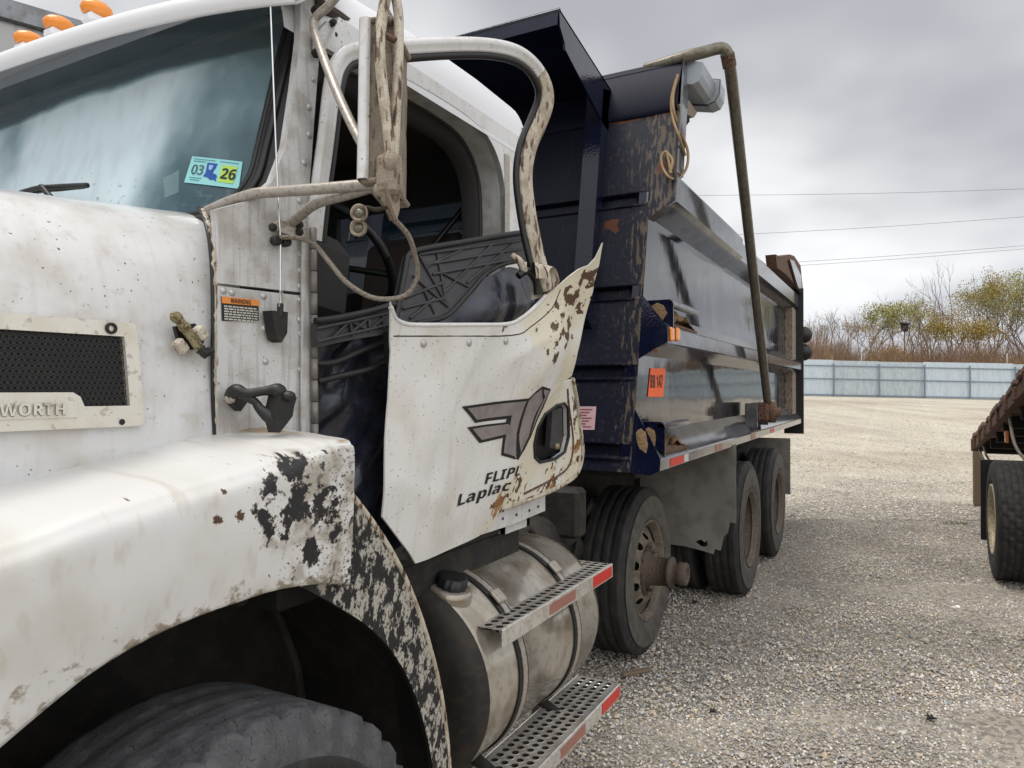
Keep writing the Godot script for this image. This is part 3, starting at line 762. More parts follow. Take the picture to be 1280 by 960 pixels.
func build_flatbed():
	var base := Vector3(2.1, 0, -8.2)
	var t := thing("flatbed_trailer", "old flatbed trailer with tilted red brown plank deck at the right edge", "trailer", base)
	var slope := -0.1756
	var y_at := func(z: float) -> float: return 0.976 + (z + 11.25) * 0.1756
	var tilt := Basis(Vector3.RIGHT, -atan(0.1756))
	var rng := RandomNumberGenerator.new(); rng.seed = 41
	var z := -11.2
	while z < -4.6:
		var w := rng.randf_range(0.17, 0.22)
		var x0 := 0.84 + rng.randf_range(-0.016, 0.014)
		var lift := rng.randf_range(-0.004, 0.010)
		var yb := Basis(Vector3.UP, rng.randf_range(-0.006, 0.006)) * tilt * Basis(Vector3.FORWARD, rng.randf_range(-0.01, 0.01))
		part(t, "plank", B.new().box(Vector3((x0 + 3.35) * 0.5, y_at.call(z) + lift, z), Vector3(3.35 - x0, rng.randf_range(0.04, 0.055), w - 0.012), yb, 0.006).done(), M.deck_wood)
		z += w
	var zm := -7.9; var ln := 6.7
	part(t, "side_rail", B.new().box(Vector3(0.885, y_at.call(zm) - 0.085, zm), Vector3(0.06, 0.11, ln), tilt, 0.006).done(), M.rust)
	for x in [1.55, 2.65]:
		part(t, "frame_beam", B.new().box(Vector3(x, y_at.call(zm) - 0.26, zm), Vector3(0.12, 0.32, ln), tilt, 0.006).done(), M.rust)
	z = -11.0
	while z < -4.8:
		part(t, "stake_pocket", B.new().box(Vector3(0.845, y_at.call(z) - 0.09, z), Vector3(0.03, 0.11, 0.08), tilt, 0.006).done(), M.rust)
		part(t, "cross_member", B.new().box(Vector3(2.1, y_at.call(z) - 0.15, z + 0.1), Vector3(2.3, 0.12, 0.06), tilt, 0.006).done(), M.dark_metal)
		z += 0.62
	part(t, "rear_beam", B.new().box(Vector3(2.05, y_at.call(-11.22) - 0.09, -11.24), Vector3(2.45, 0.16, 0.06), tilt, 0.006).done(), M.rust)
	for e in [[-7.43, true]]:
		for x in [0.825, 1.17, 3.03, 3.38]:
			var b := B.new(); tyre(b, Vector3(x, 0.505, e[0]), 0.505, 0.28, 0.30, 192, 0.0, true)
			var w := part(t, "wheel", b.done(), M.rubber)
			var s := -1.0 if x < 2.0 else 1.0
			part(w, "rim", B.new().lathe([Vector2(s * 0.10, 0.302), Vector2(s * 0.135, 0.302), Vector2(s * 0.135, 0.285), Vector2(s * 0.11, 0.27), Vector2(s * 0.05, 0.262), Vector2(s * 0.02, 0.20), Vector2(s * 0.045, 0.10), Vector2(s * 0.08, 0.08), Vector2(s * 0.08, 0.0)], Vector3(x, 0.505, e[0]), Vector3.RIGHT, 40).done(), M.cream_rim)
		part(t, "axle", B.new().tube([Vector3(0.9, 0.505, e[0]), Vector3(3.3, 0.505, e[0])], 0.06, 12).done(), M.dark_metal)
		part(t, "spring_hanger", B.new().box(Vector3(1.5, 0.72, e[0]), Vector3(0.1, 0.36, 0.5), Basis(), 0.01).done(), M.dark_metal)
	part(t, "marker_lamp", B.new().box(Vector3(0.93, 1.153, -8.594), Vector3(0.03, 0.12, 0.07), Basis(), 0.008).done(), M.amber)
	var lp: Vector3 = Vector3(0.95, 0.355, -11.952)
	part(t, "support_leg", B.new().box(Vector3(lp.x, 0.49, lp.z), Vector3(0.10, 0.95, 0.16), Basis(), 0.008).done(), M.dry_wood, "weathered upright timber propping the tail end")
	part(t, "mud_flap", B.new().box(Vector3(0.98, 0.58, -8.12), Vector3(0.62, 0.76, 0.02), Basis(), 0.004).done(), M.black)
	part(t, "air_hose", B.new().tube(curve([Vector3(0.9, 1.352, -8.089), Vector3(0.88, 1.189, -7.699), Vector3(0.9, 1.093, -7.573), Vector3(0.95, 1.004, -7.43)], 5), 0.014, 8).done(), M.cable)
	part(t, "air_hose", B.new().tube(curve([Vector3(0.92, 0.915, -11.575), Vector3(0.9, 0.803, -10.789), Vector3(0.95, 0.674, -10.686)], 5), 0.014, 8).done(), M.cable)
	part(t, "air_hose", B.new().tube(curve([Vector3(0.92, 0.963, -10.825), Vector3(0.9, 0.861, -10.305), Vector3(0.95, 0.768, -10.412)], 5), 0.012, 8).done(), M.cable)
	part(t, "brake_chamber", B.new().lathe([Vector2(0, 0.0), Vector2(0, 0.09), Vector2(0.07, 0.1), Vector2(0.09, 0.1), Vector2(0.16, 0.07), Vector2(0.16, 0)], Vector3(1.35, 0.95, -6.9), Vector3(0, 0, 1), 20).done(), M.dark_metal)

# ---------------------------------------------------------------- the truck
const TX := -2.27          # its centre line

class Spline2:             # a thin plate spline: x over (z, y)
	var P := []; var w := []
	func _init(points: Array, soft := 0.0001):
		P = points
		var n := P.size()
		var a := []
		for i in n + 3:
			var row := PackedFloat64Array(); row.resize(n + 4); a.append(row)
		for i in n:
			for j in n: a[i][j] = phi(P[i], P[j]) + (soft if i == j else 0.0)
			a[i][n] = 1.0; a[i][n + 1] = P[i].z; a[i][n + 2] = P[i].y; a[i][n + 3] = P[i].x
			a[n][i] = 1.0; a[n + 1][i] = P[i].z; a[n + 2][i] = P[i].y
		var m := n + 3
		for c in m:
			var best := c
			for r in range(c, m):
				if absf(a[r][c]) > absf(a[best][c]): best = r
			var t = a[c]; a[c] = a[best]; a[best] = t
			for r in m:
				if r == c: continue
				var f: float = a[r][c] / a[c][c]
				if f == 0.0: continue
				for k in range(c, m + 1): a[r][k] -= f * a[c][k]
		for i in m: w.append(a[i][m] / a[i][i])
	func phi(p: Vector3, q: Vector3) -> float:
		var r2 := (p.z - q.z) * (p.z - q.z) + (p.y - q.y) * (p.y - q.y)
		return r2 * log(r2) if r2 > 1e-12 else 0.0
	func x(q: Vector2) -> float:          # q = (z, y)
		var n := P.size()
		var s: float = w[n] + w[n + 1] * q.x + w[n + 2] * q.y
		var p := Vector3(0, q.y, q.x)
		for i in n: s += w[i] * phi(P[i], p)
		return s

func side_at(x: float) -> Callable:       # a flat vertical sheet facing sideways
	return func(q: Vector2) -> Vector3: return Vector3(x, q.y, q.x)

func hood_x(z: float) -> float: return -1.305 - 0.10 * (z + 1.08)

func hood_section(z: float) -> Array:
	var xs := hood_x(z); var dy := -0.10 * (z + 1.1)
	var half := [Vector2(xs - 0.02, 1.40), Vector2(xs, 1.50), Vector2(xs - 0.004, 1.62 + dy * 0.3), Vector2(xs - 0.012, 1.74 + dy * 0.6), Vector2(xs - 0.03, 1.86 + dy), Vector2(xs - 0.065, 1.945 + dy), Vector2(xs - 0.125, 2.01 + dy), Vector2(xs - 0.21, 2.05 + dy), Vector2(xs - 0.34, 2.072 + dy), Vector2(xs - 0.6, 2.095 + dy), Vector2(TX, 2.115 + dy)]
	var out := []
	for p in half: out.append(Vector3(p.x, p.y, z - 0.10 * smoothstep(1.75, 2.05, p.y) * smoothstep(-0.4, -1.1, z)))
	for i in range(half.size() - 2, -1, -1): out.append(Vector3(2 * TX - half[i].x, half[i].y, out[i].z))
	return out

func build_hood(t: Node3D):
	var rows := []
	for z in [0.75, 0.5, 0.25, 0.0, -0.2, -0.4, -0.6, -0.75, -0.9, -1.0, -1.06, -1.09, -1.125]: rows.append(hood_section(z))
	var dense := []
	for r in rows: dense.append(curve(r, 3))
	var b := B.new().grid(dense)
	var hood := part(t, "hood", b.done(), M.white)
	part(hood, "hood_front", B.new().plate([Vector2(-3.1, 1.0), Vector2(-1.44, 1.0), Vector2(-1.44, 1.7), Vector2(-1.7, 1.9), Vector2(-2.85, 1.9), Vector2(-3.1, 1.7)], func(q: Vector2) -> Vector3: return Vector3(q.x, q.y, 0.76), 2.0, Vector3(0, 0, -0.02)).done(), M.white)
	# seam along the rear edge, with crumbling sealant
	var n := noise(51, 1.0, 3)
	var seam := []; var rad := []
	for p in curve([Vector3(-1.4, 2.03, -1.109), Vector3(-1.33, 1.974, -1.074), Vector3(-1.305, 1.892, -1.066), Vector3(-1.3, 1.77, -1.066), Vector3(-1.3, 1.632, -1.066), Vector3(-1.3, 1.519, -1.072)], 14):
		seam.append(p + Vector3(n.get_noise_1d(p.y * 60.0), 0, n.get_noise_1d(p.y * 50.0 + 9.0)) * 0.004)
		rad.append(0.0045 + 0.004 * absf(n.get_noise_1d(p.y * 40.0 + 70.0)))
	part(hood, "seam_sealant", B.new().tube(seam, rad, 8).done(), M.chipped)
	var gap := []
	for p in curve([Vector3(-1.42, 2.041, -1.114), Vector3(-1.335, 1.973, -1.07), Vector3(-1.31, 1.891, -1.062), Vector3(-1.303, 1.77, -1.06), Vector3(-1.303, 1.632, -1.06), Vector3(-1.303, 1.514, -1.066)], 6): gap.append(p)
	part(hood, "seam_gap", B.new().tube(gap, 0.0045, 6).done(), M.gasket)
	# intake on the side of the hood: bright surround, perforated grille, raised name plate
	var hx := func(q: Vector2) -> Vector3: return Vector3(hood_x(q.x) + 0.016 - 0.03 * maxf(0.0, q.y - 1.7), q.y, q.x)
	var o0: Vector2 = Vector2(-0.905, 1.542); var o1: Vector2 = Vector2(-0.888, 1.75)
	var zr := o0.x; var zt := o1.x; var zf := zt + 0.80
	var yb := Vector2(-0.905, 1.549).y; var yt := Vector2(-0.885, 1.75).y
	var lean := (zr - zt) / (yb - yt)
	var sh := func(q: Vector2) -> Vector2: return Vector2(q.x + (q.y - yt) * lean, q.y)
	var outer := []; for q in round_rect(Vector2((zt + zf) * 0.5, (yb + yt) * 0.5), Vector2(zf - zt, yt - yb), 0.012): outer.append(sh.call(q))
	var m := 0.026
	var step_z := zt + 0.119
	var hole := []
	for q in [Vector2(zt + m, yb + 0.04), Vector2(zt + m, yt - m - 0.002), Vector2(zf - m, yt - m - 0.002), Vector2(zf - m, yb + 0.04), Vector2(step_z + 0.44, yb + 0.04), Vector2(step_z + 0.43, yb + 0.066), Vector2(step_z + 0.008, yb + 0.066), Vector2(step_z - 0.004, yb + 0.058), Vector2(step_z - 0.01, yb + 0.04)]: hole.append(sh.call(q))
	var intake := part(t, "intake_surround", B.new().plate(outer, hx, 0.11, Vector3(-0.02, 0, 0), [hole]).done(), M.trim)
	var g := B.new()
	var c := 0.0098
	var rows_n := int((yt - yb) / c); var cols := int((zf - zt) / c)
	var gx := func(q: Vector2) -> Vector3: return Vector3(hood_x(q.x) + 0.008 - 0.03 * maxf(0.0, q.y - 1.7), q.y, q.x)
	for j in rows_n:
		for i in cols:
			var o := Vector2(zt + (i + 0.5 + (0.5 if j % 2 else 0.0)) * c, yb + (j + 0.5) * c)
			if not Geometry2D.is_point_in_polygon(o + Vector2((o.y - yt) * lean, 0), PackedVector2Array(outer)): continue
			for k in 8:
				var a0 := TAU * k / 8.0 + PI / 8.0; var a1 := TAU * (k + 1) / 8.0 + PI / 8.0
				var sq := func(a: float) -> Vector2:
					var d := Vector2(cos(a), sin(a)); return d / maxf(absf(d.x), absf(d.y)) * c * 0.5
				var pin := [o + Vector2(cos(a0), sin(a0)) * c * 0.31, o + Vector2(cos(a1), sin(a1)) * c * 0.31]
				g.quad(gx.call(sh.call(o + sq.call(a0))), gx.call(sh.call(o + sq.call(a1))), gx.call(sh.call(pin[1])), gx.call(sh.call(pin[0])))
	var gr := part(intake, "grille_mesh", g.done(), M.black)
	part(intake, "grille_backing", B.new().plate(outer, func(q: Vector2) -> Vector3: return hx.call(q) - Vector3(0.0145, 0, 0), 0.11).done(), M.ink)
	var pl := []; for q in round_rect(Vector2(step_z + 0.100, yb + 0.037), Vector2(0.192, 0.033), 0.003): pl.append(sh.call(q))
	part(intake, "name_plate", B.new().plate(pl, func(q: Vector2) -> Vector3: return hx.call(q) + Vector3(0.003, 0, 0), 0.11, Vector3(-0.003, 0, 0)).done(), M.trim)
	var lt := letters("KENWORTH", 0.021, func(q: Vector2) -> Vector3: return hx.call(Vector2(step_z + 0.171 - q.x, yb + 0.026 + q.y)) + Vector3(0.0075, 0, 0), 900, 0.0, 1.0, 0.158)
	part(intake, "lettering", lt, M.trim)
	var lt2 := letters("KENWORTH", 0.021, func(q: Vector2) -> Vector3: return hx.call(Vector2(step_z + 0.1698 - q.x, yb + 0.025 + q.y)) + Vector3(0.005, 0, 0), 900, 0.0, 1.0, 0.158)
	part(intake, "lettering_shade", lt2, M.dark_metal)
	var sp: Vector3 = hx.call(Vector2(-0.839, 1.736))
	part(intake, "screw", B.new().lathe([Vector2(-0.003, 0.011), Vector2(0.004, 0.011), Vector2(0.004, 0.006), Vector2(-0.002, 0.0055), Vector2(-0.002, 0)], sp, Vector3.RIGHT, 16).done(), M.dark_metal)
	sp = hx.call(Vector2(-0.86, 1.558))
	part(intake, "screw_hole", B.new().lathe([Vector2(0.001, 0.006), Vector2(0.0022, 0.0)], sp, Vector3.RIGHT, 12).done(), M.ink)
	# hood latch
	var a: Vector3 = Vector3(-1.29, 1.764, -0.965); var e: Vector3 = Vector3(-1.285, 1.705, -1.014)
	var dir := (e - a).normalized(); var bs := Basis(Vector3.RIGHT, dir.cross(Vector3.RIGHT).normalized(), dir)
	var l := part(t, "hood_latch", B.new().box((a + e) * 0.5, Vector3(0.006, 0.022, a.distance_to(e) + 0.02), bs, 0.002).done(), M.zinc)
	part(l, "hook", B.new().tube([e, e + dir * 0.012 + Vector3(0.004, 0, 0), Vector3(-1.275, 1.704, -1.037)], [0.012, 0.012, 0.007], 8).done(), M.black)
	part(l, "backing", B.new().plate([Vector2(-0.968, 1.749), Vector2(-1.014, 1.759), Vector2(-1.046, 1.741), Vector2(-1.03, 1.706), Vector2(-0.983, 1.701)], side_at(-1.302), 1.0, Vector3(-0.01, 0, 0)).done(), M.ink)
	for q in [Vector3(-1.285, 1.708, -0.968), Vector3(-1.285, 1.738, -1.014)]:
		part(l, "block", B.new().box(q, Vector3(0.02, 0.022, 0.03), bs, 0.004).done(), M.chipped)
	for q in [Vector3(-1.28, 1.766, -0.953), Vector3(-1.28, 1.748, -0.972)]:
		part(l, "bolt", B.new().lathe([Vector2(-0.004, 0.012), Vector2(0.004, 0.011), Vector2(0.005, 0.007), Vector2(0.012, 0.007), Vector2(0.013, 0.0)], q, Vector3.RIGHT, 10, null, true).done(), M.zinc)

func fender_texture() -> ImageTexture:
	var r := Rect2(-1.8, 0.5, 1.75, 1.15)
	var n := noise(61, 1.0, 6); n.fractal_gain = 0.68
	var n2 := noise(62, 1.0, 4); var n3 := noise(63, 1.0, 5, FastNoiseLite.TYPE_SIMPLEX_SMOOTH, true)
	var chips := blobs([Vector3(Vector2(-0.861, 1.394).x, Vector2(-0.861, 1.394).y, 0.010), Vector3(Vector2(-0.906, 1.393).x, Vector2(-0.906, 1.393).y, 0.011), Vector3(Vector2(-0.722, 1.444).x, Vector2(-0.722, 1.444).y, 0.003), Vector3(Vector2(-0.883, 1.44).x, Vector2(-0.883, 1.44).y, 0.005)], 1.0)
	var peel := blobs([Vector3(Vector2(-0.988, 1.425).x, Vector2(-0.988, 1.425).y, 0.035), Vector3(Vector2(-0.982, 1.373).x, Vector2(-0.982, 1.373).y, 0.05), Vector3(Vector2(-1.061, 1.4).x, Vector2(-1.061, 1.4).y, 0.07), Vector3(Vector2(-1.117, 1.385).x, Vector2(-1.117, 1.385).y, 0.05), Vector3(Vector2(-1.054, 1.473).x, Vector2(-1.054, 1.473).y, 0.04), Vector3(Vector2(-1.083, 1.293).x, Vector2(-1.083, 1.293).y, 0.035), Vector3(Vector2(-1.152, 1.312).x, Vector2(-1.152, 1.312).y, 0.03)], 1.0)
	return paint(r, 1000, 660, Color(0.785, 0.783, 0.777), [
		{"n": n2, "s": Vector2(4, 4), "lo": -0.2, "hi": 0.8, "c": Color(0.70, 0.68, 0.645), "a": 0.65},
		{"n": n, "s": Vector2(60, 60), "lo": 0.58, "hi": 0.63, "c": Color(0.36, 0.32, 0.28), "a": 0.6},
		{"n": n2, "s": Vector2(22, 9), "lo": 0.15, "hi": 0.7, "c": Color(0.6, 0.55, 0.48), "a": 0.25},
		{"n": n, "s": Vector2(16, 22), "lo": 0.05, "hi": 0.45, "c": Color(0.42, 0.37, 0.30), "a": 0.7, "m": func(z: float, y: float) -> float: return 0.25 - absf(y - (1.235 - 0.32 * (z + 0.95) * (z + 0.95))) * 14.0 if z > -1.2 else -1.0},
		{"n": n, "s": Vector2(5, 30), "lo": 0.0, "hi": 0.45, "c": Color(0.50, 0.40, 0.28), "a": 0.8, "m": func(z: float, y: float) -> float: return 0.22 - absf(y - 1.535) * 16.0 if z > -1.22 else -1.0},
		{"n": n3, "s": Vector2(8, 8), "lo": 0.78, "hi": 0.82, "c": Color(0.08, 0.075, 0.08), "a": 0.95, "m": func(z: float, y: float) -> float: return clampf((-1.03 - z) * 1.6, -1.0, 0.12) - (0.5 if y > 1.495 else 0.0)},
		{"n": n, "s": Vector2(60, 75), "lo": 0.33, "hi": 0.42, "c": Color(0.22, 0.20, 0.185), "a": 0.8, "m": func(z: float, y: float) -> float: return clampf((-1.06 - z) * 1.6, -1.0, 0.15) - (0.5 if y > 1.495 else 0.0)},
		{"n": n2, "s": Vector2(10, 10), "lo": -0.1, "hi": 0.5, "c": Color(0.55, 0.52, 0.47), "a": 0.7, "m": func(z: float, y: float) -> float: return clampf((-1.06 - z) * 3.0, -1.0, 0.2) - (0.5 if y > 1.5 else 0.0)},
		{"n": n, "s": Vector2(17, 17), "lo": 0.11, "hi": 0.2, "c": Color(0.47, 0.42, 0.36), "a": 0.75, "m": func(z: float, y: float) -> float: return peel.call(z, y) * 0.55 - 0.05 - (0.5 if y > 1.495 else 0.0)},
		{"n": n, "s": Vector2(17, 17), "lo": 0.20, "hi": 0.24, "c": Color(0.055, 0.06, 0.075), "a": 1.0, "m": func(z: float, y: float) -> float: return maxf(peel.call(z, y) * 0.55 - 0.05, 0.12 if z < -1.215 else -1.0) - (0.5 if y > 1.495 else 0.0)},
		{"n": n, "s": Vector2(30, 30), "lo": 0.05, "hi": 0.15, "c": Color(0.27, 0.165, 0.085), "a": 1.0, "m": func(z: float, y: float) -> float: return chips.call(z, y) * 0.8 - 0.1}])

func build_fender(t: Node3D):
	M.fender = mat(fender_texture(), 0.42, 0.0, 0.0, {"clearcoat_enabled": true, "clearcoat": 0.2, "clearcoat_roughness": 0.35})
	var uvr := Rect2(-1.8, 0.5, 1.75, 1.15)
	var uv := func(p: Vector3) -> Vector2: return Vector2((p.z - uvr.position.x) / uvr.size.x, 1.0 - (p.y - uvr.position.y) / uvr.size.y)
	var dents := noise(68, 1.0, 2)
	M.fender = relief(M.fender, 0.8)
	var rows := []; var uvs := []
	var zs := []
	for i in 31: zs.append(lerpf(-1.215, -0.06, i / 30.0))
	for z in zs:
		var crest: float = 1.50 - 0.155 * maxf(0.0, z + 1.15) - 0.10 * pow(maxf(0.0, z + 0.7), 2.0)
		var lip: float = 1.24 - 0.32 * pow(z + 0.95, 2.0) - 0.5 * pow(maxf(0.0, z + 0.8), 2.0)
		if z < -0.95: lip = 1.24 - 0.60 * pow(z + 0.95, 2.0)
		var inx := hood_x(z) - 0.02
		var k := maxf(0.55, smoothstep(-0.85, -1.2, z))
		var o := -1.045 - 0.03 * maxf(0.0, z + 0.9)
		var sec := [Vector2(inx, crest + 0.055), Vector2(inx + 0.02, crest + 0.035), Vector2((inx + o) * 0.5, crest + 0.024), Vector2(o - lerpf(0.06, 0.03, k), crest + lerpf(0.010, 0.012, k)), Vector2(o - lerpf(0.025, 0.010, k), crest - lerpf(0.012, 0.0, k)), Vector2(o - lerpf(0.006, 0.001, k), crest - lerpf(0.045, 0.018, k)), Vector2(o, lerpf(crest, lip, 0.45)), Vector2(o - 0.002, lerpf(crest, lip, 0.8)), Vector2(o - 0.006, lip)]
		var row := []; var ur := []
		for q in curve(sec, 4):
			var p := Vector3(q.x + dents.get_noise_2d(z * 3.0, q.y * 4.0) * 0.008, q.y + dents.get_noise_2d(z * 3.0 + 7.0, q.x * 4.0) * 0.006, z); row.append(p); ur.append(uv.call(p))
		for e in [Vector3(o - 0.012, lip - 0.004, z), Vector3(o - 0.05, lip + 0.004, z)]: row.append(e); ur.append(uv.call(e))
		rows.append(row); uvs.append(ur)
	var fen := part(t, "fender", B.new().grid(rows, true, uvs).done(), M.fender)
	# rear flange where the white fender ends
	var rim := []
	for p in rows[0]: rim.append([p, p + Vector3(-0.018, -0.006, -0.004)])
	part(fen, "rear_flange", B.new().grid(rim).done(), M.chipped)
	# the black rear extension, still half covered in white
	var outer := [Vector2(-1.16, 1.471), Vector2(-1.195, 1.439), Vector2(-1.297, 1.341), Vector2(-1.386, 1.242), Vector2(-1.468, 1.127), Vector2(-1.549, 0.983), Vector2(-1.617, 0.819), Vector2(-1.657, 0.657), Vector2(-1.677, 0.495), Vector2(-1.681, 0.361)]
	var inner := [Vector2(-1.617, 0.397), Vector2(-1.601, 0.533), Vector2(-1.563, 0.687), Vector2(-1.502, 0.835), Vector2(-1.418, 0.964), Vector2(-1.32, 1.065), Vector2(-1.215, 1.141), Vector2(-1.129, 1.201), Vector2(-1.072, 1.239)]
	var ol := curve(outer, 4); var il := curve(inner, 4)
	var outline := ol + il
	var fx := func(q: Vector2) -> Vector3: return Vector3(-1.082 - 0.25 * pow(maxf(0.0, q.x + 1.2), 1.0) - 0.05 * pow(maxf(0.0, -1.45 - q.x), 1.0), q.y, q.x)
	var rn := noise(66, 1.0, 6); rn.fractal_gain = 0.68
	var rn2 := noise(67, 1.0, 4)
	M.residue = mat(paint(Rect2(-1.8, 0.5, 1.75, 1.15), 1000, 660, Color(0.065, 0.066, 0.075), [
		{"n": rn2, "s": Vector2(5, 5), "lo": -0.2, "hi": 0.6, "c": Color(0.14, 0.135, 0.135), "a": 0.8},
		{"n": rn, "s": Vector2(20, 13), "lo": 0.0, "hi": 0.05, "c": Color(0.66, 0.64, 0.60), "a": 0.95, "m": func(z: float, y: float) -> float: return 0.02 + 0.28 * rn2.get_noise_2d(z * 7.0, y * 7.0)},
		{"n": rn, "s": Vector2(75, 45), "lo": 0.12, "hi": 0.3, "c": Color(0.13, 0.125, 0.12), "a": 0.75}]), 0.6)
	M.residue = relief(M.residue, 1.2)
	var ext := part(t, "fender_extension", B.new().plate(outline, fx, 0.05, Vector3(-0.012, 0, 0), [], uvr).done(), M.residue, "black plastic rear fender extension with peeling white paint")
	var edge := []
	for q in ol: edge.append(fx.call(q) + Vector3(-0.003, 0, 0))
	part(ext, "edge_bead", B.new().tube(edge, 0.008, 8).done(), M.chipped)
	var rows2 := []
	for i in ol.size():
		var p: Vector3 = fx.call(ol[i]); rows2.append([p, p + Vector3(-0.16, 0.01, 0)])
	part(ext, "top_web", B.new().grid(rows2).done(), M.black)
	# inner wheel house
	var arch := []
	for i in 17:
		var a := lerpf(-0.15, PI + 0.35, i / 16.0)
		var row := []
		for x in [-1.15, -1.3, -1.62]: row.append(Vector3(x, 0.53 + sin(a) * 0.76, -1.0 + cos(a) * (0.68 if cos(a) < 0 else 0.72)))
		arch.append(row)
	part(t, "wheel_house", B.new().grid(arch).done(), M.dark_metal)
	part(t, "inner_fender", B.new().box(Vector3(-1.66, 1.0, -0.9), Vector3(0.03, 1.0, 1.9), Basis(), 0.005).done(), M.dark_metal)

func build_front_wheel(t: Node3D, x: float, full: bool):
	var b := B.new()
	var c := Vector3(x, 0.512, -0.90)
	tyre(b, c, 0.512, 0.34, 0.285, 144, 0.018)
	var w := part(t, "front_wheel", b.done(), M.worn_tread)
	if full:
		part(w, "sidewall_ring", B.new().lathe([Vector2(0.168, 0.43), Vector2(0.174, 0.422), Vector2(0.172, 0.405), Vector2(0.168, 0.397)], c, Vector3.RIGHT, 64).done(), M.rubber)
	part(w, "rim", B.new().lathe([Vector2(0.10, 0.298), Vector2(0.142, 0.298), Vector2(0.142, 0.28), Vector2(0.11, 0.27), Vector2(0.10, 0.2), Vector2(0.12, 0.12), Vector2(0.17, 0.1), Vector2(0.19, 0.06), Vector2(0.19, 0.0)], c, Vector3.RIGHT if full else Vector3.LEFT, 40).done(), M.rim)

func build_cowl(t: Node3D):
	var xf := func(q: Vector2) -> Vector3: return Vector3(-1.25 - 0.19 * maxf(0.0, q.x + 1.30) - 0.10 * maxf(0.0, q.y - 2.1), q.y, q.x)
	var up := [Vector2(-1.062, 1.85), Vector2(-1.068, 1.892), Vector2(-1.066, 1.961), Vector2(-1.061, 2.008), Vector2(-1.139, 2.044), Vector2(-1.195, 2.1), Vector2(-1.236, 2.192), Vector2(-1.273, 2.35), Vector2(-1.299, 2.479), Vector2(-1.318, 2.652), Vector2(-1.403, 2.692), Vector2(-1.368, 2.486), Vector2(-1.328, 2.287), Vector2(-1.296, 2.118), Vector2(-1.284, 1.852)]
	var cu := part(t, "cowl_upper_panel", B.new().plate(up, xf, 0.06, Vector3(-0.02, 0, 0)).done(), M.cowl)
	var lo := [Vector2(-1.066, 1.494), Vector2(-1.064, 1.632), Vector2(-1.064, 1.77), Vector2(-1.066, 1.844), Vector2(-1.284, 1.844), Vector2(-1.289, 1.48)]
	var cl := part(t, "cowl_lower_panel", B.new().plate(lo, xf, 0.06, Vector3(-0.02, 0, 0)).done(), M.cowl)
	part(t, "cowl_backing", B.new().plate([Vector2(-1.123, 1.471), Vector2(-1.101, 1.997), Vector2(-1.227, 2.09), Vector2(-1.369, 2.124), Vector2(-1.369, 1.451)], side_at(-1.335), 2.0, Vector3(-0.01, 0, 0)).done(), M.dark_metal)
	var rivet := B.new().lathe([Vector2(-0.002, 0.0085), Vector2(0.001, 0.008), Vector2(0.0035, 0.006), Vector2(0.0048, 0.0)], Vector3.ZERO, Vector3.RIGHT, 12).done()
	var set_rivet := func(to: Node3D, q: Vector2): piece(to, "rivet", rivet, M.rivet, Transform3D(Basis(), xf.call(q)))
	for q in [Vector2(-1.268, 1.866), Vector2(-1.27, 1.904), Vector2(-1.27, 1.944), Vector2(-1.265, 2.004), Vector2(-1.267, 2.069), Vector2(-1.285, 2.165), Vector2(-1.306, 2.24), Vector2(-1.314, 2.312), Vector2(-1.335, 2.39)]: set_rivet.call(cu, q)
	for q in [Vector2(-1.079, 1.835), Vector2(-1.098, 1.833), Vector2(-1.174, 1.833), Vector2(-1.268, 1.833), Vector2(-1.268, 1.786), Vector2(-1.27, 1.752), Vector2(-1.27, 1.668), Vector2(-1.276, 1.595), Vector2(-1.278, 1.509), Vector2(-1.176, 1.759), Vector2(-1.179, 1.684), Vector2(-1.183, 1.532)]: set_rivet.call(cl, q)
	# piano hinge
	M.hinge = mat(Color(0.46, 0.44, 0.42), 0.45, 0.3)
	var ha: Vector3 = Vector3(-1.236, 2.008, -1.29); var hb: Vector3 = Vector3(-1.236, 1.487, -1.298)
	var n := 10
	var hinge := part(t, "hinge_leaf", B.new().box((ha + hb) * 0.5 + Vector3(-0.012, 0, 0.012), Vector3(0.006, ha.y - hb.y, 0.036), Basis(), 0.001).done(), M.cowl)
	for i in n:
		var p := ha.lerp(hb, (i + 0.012) / n); var q := ha.lerp(hb, (i + 0.988) / n)
		part(hinge, "hinge_knuckle", B.new().tube([p, p.lerp(q, 0.02), p.lerp(q, 0.98), q], [0.006, 0.009, 0.009, 0.006], 12).done(), M.hinge)
	# warning label: orange head with lettering, small white print on black
	var wl := [Vector2(-1.072, 1.822), Vector2(-1.16, 1.822), Vector2(-1.16, 1.774), Vector2(-1.074, 1.769)]
	var lab := part(cl, "warning_label", B.new().plate(wl, func(q: Vector2) -> Vector3: return xf.call(q) + Vector3(0.002, 0, 0), 1.0, Vector3(-0.0015, 0, 0)).done(), M.ink)
	part(cl, "warning_head", B.new().plate([wl[0], wl[1], wl[1].lerp(wl[2], 0.28), wl[0].lerp(wl[3], 0.28)], func(q: Vector2) -> Vector3: return xf.call(q) + Vector3(0.003, 0, 0), 1.0).done(), mat(Color(0.84, 0.52, 0.22), 0.6))
	var lw: float = (wl[1] - wl[0]).length()
	var wd: Vector2 = (wl[1] - wl[0]).normalized()
	part(cl, "warning_lettering", letters("WARNING", 0.010, func(q: Vector2) -> Vector3: return xf.call(wl[0].lerp(wl[3], 0.23) + wd * (lw * 0.22 + q.x) + Vector2(0, q.y)) + Vector3(0.0042, 0, 0), 800, 0.0, 1.0, lw * 0.54), M.ink)
	var rng := RandomNumberGenerator.new(); rng.seed = 3
	var lines := B.new()
